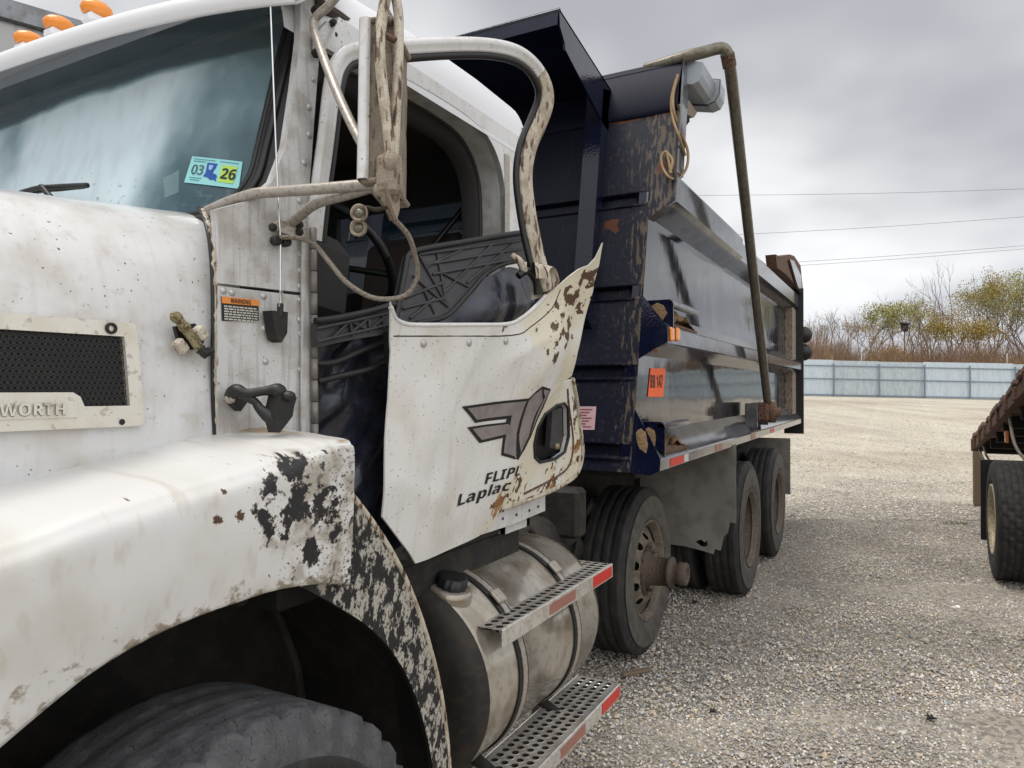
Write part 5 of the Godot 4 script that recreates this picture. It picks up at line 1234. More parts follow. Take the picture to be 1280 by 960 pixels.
	part(door, "lettering", letters("FLIPL", 0.034, func(q: Vector2) -> Vector3: return on.call(0.0025).call(a1 + d1 * q.x + Vector2(0, q.y)), 900, 0.25, 1.0, Vector2(-1.951, 1.323).distance_to(Vector2(-2.165, 1.329))), M.ink)
	var a2: Vector2 = Vector2(-1.804, 1.271); var d2: Vector2 = (Vector2(-2.146, 1.284) - a2).normalized()
	part(door, "lettering", letters("Laplac", 0.048, func(q: Vector2) -> Vector3: return on.call(0.0025).call(a2 + d2 * q.x + Vector2(0, q.y - 0.009)), 900, 0.25, 1.0, Vector2(-1.804, 1.271).distance_to(Vector2(-2.106, 1.286))), M.ink)
	# lower rear corner of the door with the handle recess
	var cf := Spline2.new([Vector3(-1.07, 1.645, -2.282), Vector3(-1.09, 1.642, -2.556), Vector3(-1.115, 1.386, -2.68), Vector3(-1.135, 1.258, -2.662), Vector3(-1.16, 1.211, -2.474), Vector3(-1.185, 1.195, -2.201), Vector3(-1.155, 1.363, -2.203), Vector3(-1.12, 1.528, -2.257), Vector3(-1.118, 1.463, -2.419)])
	var csurf := func(q: Vector2) -> Vector3: return Vector3(cf.x(q), q.y, q.x)
	var recess := [Vector2(-2.285, 1.485), Vector2(-2.311, 1.532), Vector2(-2.378, 1.562), Vector2(-2.448, 1.569), Vector2(-2.492, 1.55), Vector2(-2.529, 1.442), Vector2(-2.514, 1.382), Vector2(-2.448, 1.361), Vector2(-2.338, 1.358), Vector2(-2.298, 1.379), Vector2(-2.279, 1.428)]
	var corner := part(t, "door_corner", B.new().plate([Vector2(-2.279, 1.617), Vector2(-2.393, 1.646), Vector2(-2.502, 1.659), Vector2(-2.58, 1.58), Vector2(-2.672, 1.402), Vector2(-2.684, 1.337), Vector2(-2.65, 1.279), Vector2(-2.548, 1.246), Vector2(-2.404, 1.226), Vector2(-2.191, 1.213), Vector2(-2.069, 1.215), Vector2(-1.992, 1.331), Vector2(-2.136, 1.423)], csurf, 0.04, Vector3(-0.02, 0, 0), [recess], uvr).done(), M.door, "crumpled rear corner of the door with the handle")
	part(corner, "handle_recess", B.new().plate(recess, func(q: Vector2) -> Vector3: return csurf.call(q) - Vector3(0.04, 0, 0), 0.1, Vector3(-0.01, 0, 0)).done(), M.ink)
	var rr := []
	for q in recess + [recess[0]]: rr.append(csurf.call(q) + Vector3(0.001, 0, 0))
	part(corner, "recess_rim", B.new().tube(rr, 0.006, 6).done(), M.black)
	part(corner, "handle", B.new().plate([Vector2(-2.367, 1.547), Vector2(-2.444, 1.552), Vector2(-2.496, 1.429), Vector2(-2.466, 1.395), Vector2(-2.402, 1.406)], func(q: Vector2) -> Vector3: return csurf.call(q) - Vector3(0.004, 0, 0), 0.1, Vector3(-0.02, 0, 0)).done(), M.trim_plastic)
	part(corner, "lock", B.new().lathe([Vector2(0, 0.013), Vector2(0.012, 0.012), Vector2(0.013, 0.0)], csurf.call(Vector2(-2.444, 1.409)) + Vector3(-0.004, 0, 0), Vector3.RIGHT, 14).done(), M.zinc)
	var er := []
	for q in curve([Vector2(-2.487, 1.659), Vector2(-2.564, 1.58), Vector2(-2.655, 1.403), Vector2(-2.667, 1.338), Vector2(-2.634, 1.281), Vector2(-2.533, 1.254), Vector2(-2.404, 1.235), Vector2(-2.191, 1.219)], 4): er.append(csurf.call(q) + Vector3(0.001, 0, 0))
	part(corner, "edge_fold", B.new().tube(er, 0.009, 8).done(), M.chipped)
	var ir := []
	for q in curve([Vector2(-2.451, 1.623), Vector2(-2.541, 1.488), Vector2(-2.579, 1.393), Vector2(-2.556, 1.317), Vector2(-2.431, 1.28), Vector2(-2.262, 1.252)], 4): ir.append(csurf.call(q))
	part(corner, "rusty_crease", B.new().tube(ir, 0.005, 6).done(), M.rust)
	# bent window frame
	var path := curve([Vector3(-1.247, 1.982, -1.305), Vector3(-1.233, 2.087, -1.306), Vector3(-1.22, 2.233, -1.319), Vector3(-1.211, 2.361, -1.33), Vector3(-1.206, 2.424, -1.349), Vector3(-1.19, 2.465, -1.392), Vector3(-1.149, 2.518, -1.517), Vector3(-1.099, 2.577, -1.668), Vector3(-1.052, 2.623, -1.807), Vector3(-1.018, 2.642, -1.916), Vector3(-1.001, 2.633, -2.005), Vector3(-0.992, 2.595, -2.067), Vector3(-0.996, 2.541, -2.087), Vector3(-1.018, 2.472, -2.075), Vector3(-1.041, 2.392, -2.052), Vector3(-1.052, 2.302, -2.046), Vector3(-1.048, 2.203, -2.059), Vector3(-1.036, 2.102, -2.077), Vector3(-1.018, 2.001, -2.098), Vector3(-1.004, 1.945, -2.117)], 5)
	var rows := []; var m := path.size(); var inner := []
	for i in m:
		var tan: Vector3 = (path[mini(i + 1, m - 1)] - path[maxi(i - 1, 0)]).normalized()
		var out := Vector3(0.85, 0.15, 0.35); out = (out - tan * out.dot(tan)).normalized()
		var wide := tan.cross(out).normalized()
		var w := 0.020 + 0.004 * smoothstep(0.4, 0.7, float(i) / m)
		var row := []
		for e in [[-1.0, -0.6], [-1.05, 0.2], [-0.75, 0.75], [-0.2, 0.95], [0.25, 0.7], [0.45, 0.35], [0.8, 0.25], [1.0, 0.05], [1.0, -0.6], [0.0, -0.8], [-1.0, -0.6]]: row.append(path[i] + wide * e[0] * w + out * e[1] * 0.017)
		rows.append(row); inner.append(path[i] + wide * w * 1.25 - out * 0.012)
	var split := int(m * 0.55)
	var fr := part(t, "window_frame", B.new().grid(rows.slice(0, split + 1)).done(), M.white, "white door window frame bent outwards")
	part(fr, "scraped_frame", B.new().grid(rows.slice(split)).done(), M.chipped, "rear leg of the window frame, scraped to rust")
	part(fr, "window_seal", B.new().tube(inner, 0.011, 8).done(), M.gasket)
	# crushed inner structure: navy shell, ribbed trim pieces
	var shell := Spline2.new([Vector3(-1.245, 1.711, -1.311), Vector3(-1.25, 1.478, -1.316), Vector3(-1.215, 1.722, -1.568), Vector3(-1.22, 1.286, -1.575), Vector3(-1.235, 1.655, -1.429), Vector3(-1.215, 1.594, -1.406), Vector3(-1.235, 1.549, -1.525), Vector3(-1.24, 1.513, -1.405), Vector3(-1.215, 1.427, -1.468), Vector3(-1.23, 1.353, -1.553), Vector3(-1.25, 1.634, -1.372), Vector3(-1.235, 1.556, -1.314)], 0.0)
	var cn := noise(85, 1.0, 3)
	var crush := func(q: Vector2) -> Vector3: return Vector3(shell.x(q) - 0.012 + cn.get_noise_2d(q.x * 5.0, q.y * 4.0) * 0.03 - absf(cn.get_noise_2d(q.x * 4.0 + q.y * 3.0, q.y * 2.0 + 5.0)) * 0.05, q.y, q.x)
	var inn := part(t, "door_shell", B.new().plate([Vector2(-1.3, 1.749), Vector2(-1.624, 1.826), Vector2(-1.661, 1.454), Vector2(-1.661, 1.136), Vector2(-1.519, 1.165), Vector2(-1.3, 1.402)], crush, 0.025, Vector3(-0.005, 0, 0)).done(), M.shell, "crushed navy inner panel of the door")
	for l in [[Vector3(-1.235, 1.682, -1.3), Vector3(-1.225, 1.689, -1.359), Vector3(-1.215, 1.723, -1.452), Vector3(-1.205, 1.756, -1.563)], [Vector3(-1.235, 1.639, -1.306), Vector3(-1.225, 1.654, -1.373), Vector3(-1.21, 1.672, -1.462), Vector3(-1.205, 1.7, -1.549)]]:
		part(inn, "fold", B.new().tube(curve(l, 4), 0.009, 6).done(), M.black)
	for q in [Vector3(-1.212, 1.664, -1.471), Vector3(-1.212, 1.626, -1.51), Vector3(-1.228, 1.5, -1.356)]:
		part(inn, "hole", B.new().lathe([Vector2(0, 0.006), Vector2(0.002, 0.0)], q, Vector3.RIGHT, 10).done(), M.ink)
	part(inn, "bracket", B.new().box(Vector3(-1.17, 1.722, -1.507), Vector3(0.03, 0.10, 0.03), Basis(Vector3.RIGHT, 0.15), 0.005).done(), M.black)
	# lower strip of ribbed trim beside the hinge
	var sx := func(q: Vector2) -> Vector3: return Vector3(-1.205 + (q.x + 1.3) * -0.12, q.y, q.x)
	var strip := part(t, "trim_strip", B.new().plate([Vector2(-1.274, 1.778), Vector2(-1.365, 1.797), Vector2(-1.537, 1.845), Vector2(-1.551, 1.774), Vector2(-1.389, 1.745), Vector2(-1.276, 1.72)], sx, 0.1, Vector3(-0.02, 0, 0)).done(), M.trim_plastic, "ribbed black plastic door trim beside the hinge")
	var ribs := B.new()
	var rib := func(b: B, a: Vector3, c: Vector3, r: float): b.tube([a, c], r, 5)
	for e in [[Vector3(-1.195, 1.762, -1.263), Vector3(-1.175, 1.827, -1.53)], [Vector3(-1.195, 1.732, -1.263), Vector3(-1.175, 1.796, -1.53)], [Vector3(-1.195, 1.74, -1.309), Vector3(-1.19, 1.789, -1.368)], [Vector3(-1.19, 1.789, -1.368), Vector3(-1.185, 1.77, -1.438)], [Vector3(-1.19, 1.789, -1.368), Vector3(-1.19, 1.752, -1.38)], [Vector3(-1.19, 1.762, -1.377), Vector3(-1.185, 1.805, -1.438)], [Vector3(-1.185, 1.804, -1.432), Vector3(-1.185, 1.766, -1.441)], [Vector3(-1.185, 1.773, -1.441), Vector3(-1.18, 1.817, -1.506)], [Vector3(-1.18, 1.815, -1.483), Vector3(-1.18, 1.78, -1.49)]]: rib.call(ribs, e[0], e[1], 0.004)
	part(strip, "ribs", ribs.done(), M.trim_plastic)
	part(strip, "ledge", B.new().tube(curve([Vector3(-1.2, 1.78, -1.261), Vector3(-1.19, 1.797, -1.348), Vector3(-1.18, 1.825, -1.457), Vector3(-1.17, 1.847, -1.521)], 3), 0.009, 6).done(), M.black)
	# big ribbed trim panel, twisted up inside the window opening
	var pf := Spline2.new([Vector3(-1.17, 1.808, -1.534), Vector3(-1.19, 1.981, -1.571), Vector3(-1.18, 2.064, -1.791), Vector3(-1.13, 2.158, -2.156), Vector3(-1.12, 2.059, -2.166), Vector3(-1.15, 1.821, -1.745), Vector3(-1.145, 1.929, -1.87)])
	var psurf := func(q: Vector2) -> Vector3: return Vector3(pf.x(q), q.y, q.x)
	var panel := part(t, "trim_panel", B.new().plate([Vector2(-1.517, 1.803), Vector2(-1.582, 1.95), Vector2(-1.6, 1.986), Vector2(-1.652, 2.012), Vector2(-1.864, 2.071), Vector2(-2.099, 2.136), Vector2(-2.191, 2.154), Vector2(-2.196, 2.072), Vector2(-2.044, 2.027), Vector2(-1.933, 1.974), Vector2(-1.824, 1.895), Vector2(-1.729, 1.829), Vector2(-1.603, 1.801), Vector2(-1.545, 1.792)], psurf, 0.06, Vector3(-0.015, 0, 0)).done(), M.trim_plastic, "ribbed black door trim panel twisted up in the opening")
	var pr := B.new()
	for l in [[Vector2(-1.649, 1.998), Vector2(-2.173, 2.129)], [Vector2(-1.669, 1.972), Vector2(-2.156, 2.096)], [Vector2(-1.697, 1.948), Vector2(-2.148, 2.064)], [Vector2(-1.646, 1.997), Vector2(-1.75, 1.859)], [Vector2(-1.728, 2.018), Vector2(-1.741, 1.876)], [Vector2(-1.74, 1.958), Vector2(-1.851, 1.931)], [Vector2(-1.99, 2.082), Vector2(-1.737, 1.899)], [Vector2(-2.1, 2.101), Vector2(-1.847, 1.941)], [Vector2(-1.857, 2.05), Vector2(-1.669, 1.965)], [Vector2(-1.612, 1.932), Vector2(-1.745, 1.863)], [Vector2(-1.648, 1.902), Vector2(-1.687, 1.835)], [Vector2(-1.569, 1.867), Vector2(-1.745, 1.932)], [Vector2(-1.555, 1.836), Vector2(-1.737, 1.885)], [Vector2(-1.692, 1.88), Vector2(-1.58, 1.812)]]:
		pr.tube([psurf.call(l[0]) + Vector3(0.003, 0, 0), psurf.call(l[0].lerp(l[1], 0.5)) + Vector3(0.003, 0, 0), psurf.call(l[1]) + Vector3(0.003, 0, 0)], 0.0042, 5)
	part(panel, "ribs", pr.done(), M.trim_plastic)
	var pe := []
	for q in curve([Vector2(-1.524, 1.812), Vector2(-1.582, 1.95), Vector2(-1.6, 1.986), Vector2(-1.652, 2.012), Vector2(-1.864, 2.071), Vector2(-2.099, 2.136), Vector2(-2.203, 2.162)], 4): pe.append(psurf.call(q) + Vector3(0.004, 0, 0))
	part(panel, "edge", B.new().tube(pe, 0.009, 8).done(), M.black)
	var pe2 := []
	for q in curve([Vector2(-2.166, 2.059), Vector2(-2.033, 2.023), Vector2(-1.928, 1.971), Vector2(-1.824, 1.892), Vector2(-1.729, 1.829), Vector2(-1.603, 1.801)], 4): pe2.append(psurf.call(q) + Vector3(0.004, 0, 0))
	part(panel, "lower_edge", B.new().tube(pe2, 0.007, 8).done(), M.black)
	# crumpled navy sheet behind the sill
	var wf := Spline2.new([Vector3(-1.14, 1.797, -1.73), Vector3(-1.13, 1.967, -1.892), Vector3(-1.11, 2.024, -2.118), Vector3(-1.09, 1.928, -2.228), Vector3(-1.1, 1.819, -2.043), Vector3(-1.085, 1.906, -1.912), Vector3(-1.12, 1.839, -1.829), Vector3(-1.08, 1.948, -2.06)], 0.0)
	part(inn, "crumpled_sheet", B.new().plate([Vector2(-1.67, 1.792), Vector2(-1.794, 1.872), Vector2(-1.916, 1.966), Vector2(-2.08, 2.024), Vector2(-2.186, 2.025), Vector2(-2.251, 1.972), Vector2(-2.189, 1.877), Vector2(-2.079, 1.816)], func(q: Vector2) -> Vector3: return Vector3(wf.x(q) - 0.02 + cn.get_noise_2d(q.x * 9.0, q.y * 9.0) * 0.02, q.y, q.x), 0.02, Vector3(-0.004, 0, 0)).done(), M.shell)
	# torn end of the frame where it joins the sill
	var tornb := B.new()
	tornb.tube(curve([Vector3(-1.067, 2.042, -1.981), Vector3(-1.049, 2.022, -2.002), Vector3(-1.041, 1.991, -2.018)], 4), [0.008, 0.009, 0.01, 0.011, 0.012, 0.013, 0.013, 0.013, 0.012], 6)
	part(fr, "torn_strip", tornb.done(), M.chipped)
	var cuff := []
	for i in 9:
		var a := lerpf(-0.6, 3.0, i / 8.0)
		cuff.append([Vector3(-1.03, 1.955, -2.058) + Vector3(-0.12 * cos(a) * 0.3, sin(a) * 0.075, cos(a) * -0.055), Vector3(-0.999, 1.976, -2.119) + Vector3(0.012, sin(a) * 0.05 - 0.008, cos(a) * -0.045)])
	part(fr, "torn_corner", B.new().grid(cuff).done(), M.chipped)
	part(fr, "torn_tube", B.new().tube(curve([Vector3(-1.054, 1.977, -1.999), Vector3(-1.036, 1.997, -2.032), Vector3(-1.023, 1.97, -2.061), Vector3(-1.023, 1.925, -2.073)], 4), 0.012, 8).done(), M.black)
	# rocker panel below
	var rk := part(t, "rocker_panel", B.new().plate([Vector2(-2.043, 1.216), Vector2(-2.529, 1.23), Vector2(-2.529, 1.149), Vector2(-2.266, 1.14), Vector2(-2.043, 1.142)], side_at(-1.215), 1.0, Vector3(-0.02, 0, 0)).done(), M.white)
	for q in [Vector3(-1.212, 1.173, -2.186), Vector3(-1.212, 1.171, -2.287), Vector3(-1.212, 1.171, -2.389), Vector3(-1.212, 1.175, -2.463), Vector3(-1.212, 1.201, -2.186)]:
		part(rk, "rivet", B.new().lathe([Vector2(0, 0.006), Vector2(0.004, 0.0)], q, Vector3.RIGHT, 8).done(), M.dark_metal)
	part(t, "cab_sill", B.new().box(Vector3(-1.36, 1.04, -2.06), Vector3(0.14, 0.12, 0.8), Basis(), 0.01).done(), M.dark_metal)

func build_mirror(t: Node3D):
	var arm := part(t, "mirror_arm", B.new().tube(curve([Vector3(-1.407, 2.031, -1.128), Vector3(-1.347, 2.048, -1.137), Vector3(-1.263, 2.056, -1.137), Vector3(-1.205, 2.055, -1.146), Vector3(-1.085, 2.048, -1.154), Vector3(-0.942, 2.044, -1.174)], 4), 0.0125, 12).done(), M.dull_steel)
	part(arm, "lower_brace", B.new().tube(curve([Vector3(-1.288, 1.992, -1.237), Vector3(-1.222, 2.017, -1.227), Vector3(-1.142, 2.034, -1.202), Vector3(-1.046, 2.036, -1.186), Vector3(-0.954, 2.042, -1.178)], 4), 0.0115, 12).done(), M.dull_steel)
	part(arm, "upper_brace", B.new().tube(curve([Vector3(-1.128, 2.555, -1.278), Vector3(-1.174, 2.52, -1.276), Vector3(-1.227, 2.496, -1.281), Vector3(-1.184, 2.412, -1.259), Vector3(-1.081, 2.256, -1.212), Vector3(-0.989, 2.127, -1.182), Vector3(-0.93, 2.066, -1.169)], 4), 0.0105, 12).done(), M.dull_steel)
	part(arm, "upper_bracket", B.new().plate([Vector2(-1.333, 2.498), Vector2(-1.373, 2.551), Vector2(-1.425, 2.538), Vector2(-1.437, 2.534), Vector2(-1.378, 2.489), Vector2(-1.361, 2.458), Vector2(-1.333, 2.462)], side_at(-1.268), 1.0, Vector3(-0.012, 0, 0)).done(), M.cowl)
	for q in [Vector3(-1.262, 2.451, -1.329), Vector3(-1.262, 2.55, -1.388), Vector3(-1.262, 2.519, -1.391), Vector3(-1.262, 2.556, -1.326)]:
		part(arm, "bolt", B.new().lathe([Vector2(-0.01, 0.011), Vector2(0.004, 0.010), Vector2(0.004, 0.006), Vector2(0.010, 0.006), Vector2(0.011, 0.0)], q, Vector3(1, 0, 0.5), 8, null, true).done(), M.dark_metal)
	var lbk := part(arm, "lower_bracket", B.new().plate([Vector2(-1.178, 1.996), Vector2(-1.193, 2.006), Vector2(-1.26, 2.012), Vector2(-1.276, 2.022), Vector2(-1.276, 1.98), Vector2(-1.2, 1.979), Vector2(-1.181, 1.982)], side_at(-1.243), 1.0, Vector3(-0.012, 0, 0)).done(), M.dull_steel)
	for q in [Vector3(-1.24, 1.985, -1.169), Vector3(-1.24, 1.99, -1.25), Vector3(-1.24, 2.007, -1.25)]:
		part(arm, "bracket_bolt", B.new().lathe([Vector2(-0.003, 0.010), Vector2(0.004, 0.009), Vector2(0.005, 0.0)], q, Vector3(1, 0, 0.3), 10).done(), M.dark_metal)
	for q in [Vector3(-1.245, 1.959, -1.184), Vector3(-1.245, 1.961, -1.213)]:
		part(arm, "grommet", B.new().lathe([Vector2(-0.01, 0.012), Vector2(0.006, 0.012), Vector2(0.01, 0.006), Vector2(0.004, 0.0)], q, Vector3(1, 0, 0.3), 12).done(), M.black)
	# mirror head seen edge on: pale housing edge, torn brown back
	var a: Vector3 = Vector3(-0.955, 2.385, -1.19); var b: Vector3 = Vector3(-0.939, 2.043, -1.164)
	var up := (a - b).normalized()
	var away := Vector3(-0.36, 0, -0.93).normalized()
	away = (away - up * away.dot(up)).normalized()
	var side := up.cross(away).normalized()
	if side.dot(SIDE) < 0: side = -side
	var at := func(s: float, h: float, d: float) -> Vector3: return b + up * h + side * s + away * d
	var hgt := a.distance_to(b)
	var n := noise(91, 1.0, 3)
	var rows := []
	for i in 13:
		var f := i / 12.0
		var w := 0.030 + 0.004 * n.get_noise_1d(f * 30.0)
		var row := []
		for e in [[-1.0, -0.01], [-0.9, -0.022], [-0.55, -0.024], [-0.45, -0.012], [-0.1, -0.006 + 0.006 * n.get_noise_1d(f * 50.0)], [0.4, -0.008 + 0.008 * n.get_noise_1d(f * 40.0 + 20.0)], [0.9, 0.0], [1.0, 0.05], [0.6, 0.15], [-0.4, 0.17], [-0.95, 0.12], [-1.0, -0.01]]:
			row.append(at.call(e[0] * w, f * hgt, e[1]))
		rows.append(row)
	var head := part(t, "mirror_head", B.new().grid(rows).done(), M.muddy, "broken mirror head with its housing torn away")
	var erow := []
	for i in 13:
		var f := i / 12.0
		erow.append([at.call(-0.034, f * hgt * 1.0, 0.02), at.call(-0.036, f * hgt, -0.024), at.call(-0.030, f * hgt, -0.030), at.call(-0.016, f * hgt, -0.030), at.call(-0.013, f * hgt, -0.020)])
	part(head, "housing_edge", B.new().grid(erow).done(), M.white)
	part(head, "end_cap", B.new().box(at.call(0.0, hgt, 0.06), Vector3(0.062, 0.012, 0.16), Basis(side, up, side.cross(up)), 0.004).box(at.call(0.0, 0.0, 0.06), Vector3(0.062, 0.012, 0.16), Basis(side, up, side.cross(up)), 0.004).done(), M.muddy)
	part(head, "support_rod", B.new().tube(curve([Vector3(-0.921, 2.448, -1.174), Vector3(-0.925, 2.378, -1.16), Vector3(-0.923, 2.308, -1.15), Vector3(-0.911, 2.223, -1.145), Vector3(-0.902, 2.143, -1.15), Vector3(-0.897, 2.071, -1.153)], 4), 0.0115, 10).done(), M.chipped)
	part(head, "support_rod", B.new().tube(curve([Vector3(-0.931, 2.465, -1.202), Vector3(-0.915, 2.406, -1.2), Vector3(-0.907, 2.322, -1.192), Vector3(-0.899, 2.199, -1.174), Vector3(-0.899, 2.074, -1.163)], 4), 0.0105, 10).done(), M.chipped)
	part(head, "cross_piece", B.new().tube([Vector3(-0.918, 2.339, -1.158), Vector3(-0.91, 2.339, -1.191)], 0.007, 8).done(), M.rust)
	part(head, "thin_rod", B.new().tube([Vector3(-0.942, 2.418, -1.197), Vector3(-0.925, 2.382, -1.205), Vector3(-0.913, 2.327, -1.2)], 0.004, 6).done(), M.dull_steel)
	var clamp := part(head, "clamp", B.new().box(Vector3(-0.904, 2.05, -1.16), Vector3(0.05, 0.08, 0.045), Basis(Vector3.UP, 0.5), 0.008).done(), M.muddy)
	part(clamp, "clamp_tail", B.new().plate([Vector2(-1.131, 2.029), Vector2(-1.18, 2.045), Vector2(-1.18, 1.986), Vector2(-1.172, 1.964), Vector2(-1.146, 1.998)], side_at(-0.895), 1.0, Vector3(-0.02, 0, 0)).done(), M.muddy)
	part(clamp, "clod", B.new().ball(Vector3(-0.898, 2.074, -1.152), Vector3(0.022, 0.026, 0.02), 6).ball(Vector3(-0.917, 2.021, -1.153), Vector3(0.02, 0.02, 0.02), 6).ball(Vector3(-0.897, 2.018, -1.164), Vector3(0.014, 0.02, 0.016), 6).done(), M.muddy)
	# two small round lamps hanging on a bracket
	var lb := part(head, "lamp_bracket", B.new().tube(curve([Vector3(-0.907, 1.989, -1.158), Vector3(-0.929, 1.983, -1.147), Vector3(-0.946, 1.987, -1.138), Vector3(-0.957, 1.979, -1.132)], 3), 0.005, 6).done(), M.dark_metal)
	for p in [Vector3(-0.958, 1.976, -1.131), Vector3(-0.966, 1.948, -1.138)]:
		var dir := Vector3(0.3, 0, 0.95)
		part(head, "small_lamp", B.new().lathe([Vector2(-0.016, 0.0), Vector2(-0.014, 0.012), Vector2(0.0, 0.018), Vector2(0.006, 0.018), Vector2(0.007, 0.014), Vector2(-0.002, 0.008), Vector2(-0.004, 0.0)], p, dir, 18).done(), M.muddy)
		part(head, "lamp_lens", B.new().lathe([Vector2(0.0, 0.012), Vector2(0.006, 0.008), Vector2(0.009, 0.0)], p, dir, 14).done(), M.lens)
	part(head, "lamp_wire", B.new().tube(curve([Vector3(-1.24, 1.965, -1.186), Vector3(-1.22, 1.969, -1.22), Vector3(-1.19, 1.956, -1.245), Vector3(-1.13, 1.906, -1.232), Vector3(-1.08, 1.859, -1.229), Vector3(-1.02, 1.824, -1.233), Vector3(-0.98, 1.817, -1.251), Vector3(-0.95, 1.828, -1.277), Vector3(-0.93, 1.859, -1.285), Vector3(-0.92, 1.892, -1.274), Vector3(-0.91, 1.936, -1.237), Vector3(-0.91, 1.956, -1.21), Vector3(-0.91, 1.968, -1.18)], 5), 0.0058, 8).done(), M.cable)

func perforated(c: Vector3, w: float, ln: float, pitch: float, r: float, edges: B) -> B:    # a step tread: raised punched holes
	var holes := []
	var nx := int(w / pitch); var nz := int(ln / pitch)
	for i in nx:
		for j in nz:
			var o := Vector2((i - (nx - 1) * 0.5) * pitch + (0.0 if j % 2 == 0 else 0.0), (j - (nz - 1) * 0.5) * pitch)
			holes.append([o, circle(o, r, 10)])
	var b := B.new()
	var f := func(q: Vector2) -> Vector3: return c + Vector3(q.x, 0, q.y)
	# one square cell round each hole, plain margins outside
	var hx := nx * pitch * 0.5; var hz := nz * pitch * 0.5
	for h in holes:
		var o: Vector2 = h[0]
		for k in 12:
			var a0 := TAU * k / 12.0 + PI / 4; var a1 := TAU * (k + 1) / 12.0 + PI / 4
			var sq := func(a: float) -> Vector2:
				var d := Vector2(cos(a), sin(a)); return o + d / maxf(absf(d.x), absf(d.y)) * pitch * 0.5
			var q0 := o + Vector2(cos(a0), sin(a0)) * r * 1.12; var q1 := o + Vector2(cos(a1), sin(a1)) * r * 1.12
			var p0 := o + Vector2(cos(a0), sin(a0)) * r; var p1 := o + Vector2(cos(a1), sin(a1)) * r
			var up := Vector3(0, 0.001, 0)
			b.quad(f.call(sq.call(a1)), f.call(sq.call(a0)), f.call(q0), f.call(q1))
			b.quad(f.call(q1), f.call(q0), f.call(p0) + up, f.call(p1) + up)
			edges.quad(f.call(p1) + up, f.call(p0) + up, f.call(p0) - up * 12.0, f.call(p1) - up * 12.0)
	for e in [[-w * 0.5, -hx, -ln * 0.5, ln * 0.5], [hx, w * 0.5, -ln * 0.5, ln * 0.5], [-hx, hx, -ln * 0.5, -hz], [-hx, hx, hz, ln * 0.5]]:
		if e[1] - e[0] > 0.0005 and e[3] - e[2] > 0.0005:
			b.quad(f.call(Vector2(e[0], e[3])), f.call(Vector2(e[1], e[3])), f.call(Vector2(e[1], e[2])), f.call(Vector2(e[0], e[2])))
	return b

func build_step(t: Node3D, y: float, z0: float, z1: float, x0: float, x1: float, lower: bool):
	var c := Vector3((x0 + x1) * 0.5, y, (z0 + z1) * 0.5)
	var w := x1 - x0; var ln := absf(z1 - z0)
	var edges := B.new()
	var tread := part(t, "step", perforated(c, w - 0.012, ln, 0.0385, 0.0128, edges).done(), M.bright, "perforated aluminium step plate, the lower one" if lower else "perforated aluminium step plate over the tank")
	part(tread, "shaded_hole_edges", edges.done(), M.dark_metal)  # hole walls coloured dark to stand in for the shade inside
	var lip := B.new()
	lip.box(Vector3(x1 - 0.003, y - 0.026, c.z), Vector3(0.006, 0.056, ln), Basis(), 0.002)
	lip.tube([Vector3(x1 - 0.006, y - 0.002, c.z - ln * 0.5), Vector3(x1 - 0.006, y - 0.002, c.z + ln * 0.5)], 0.0055, 8)
	part(tread, "front_lip", lip.done(), M.bright)
	part(tread, "inner_lip", B.new().box(Vector3(x0 + 0.003, y - 0.02, c.z), Vector3(0.006, 0.045, ln), Basis(), 0.002).done(), M.bright)
	var zr := c.z - ln * 0.5
	part(tread, "red_tape", B.new().box(Vector3(x1 + 0.0012, y - 0.026, zr + 0.115), Vector3(0.002, 0.042, 0.20), Basis(), 0.0004).done(), M.red)
	part(tread, "worn_tape", B.new().box(Vector3(x1 + 0.001, y - 0.026, zr + 0.50), Vector3(0.0015, 0.036, 0.22), Basis(), 0.0004).done(), M.worn_red)
	for z in [zr + 0.2, zr + ln - 0.2]:
		part(tread, "step_bracket", B.new().plate([Vector2(x0 - 0.12, y - 0.02), Vector2(x1 - 0.015, y - 0.02), Vector2(x1 - 0.015, y - 0.06), Vector2(x0 - 0.05, y - 0.15), Vector2(x0 - 0.12, y - 0.15)], func(q: Vector2) -> Vector3: return Vector3(q.x, q.y, z), 1.0, Vector3(0, 0, -0.006)).done(), M.tank)

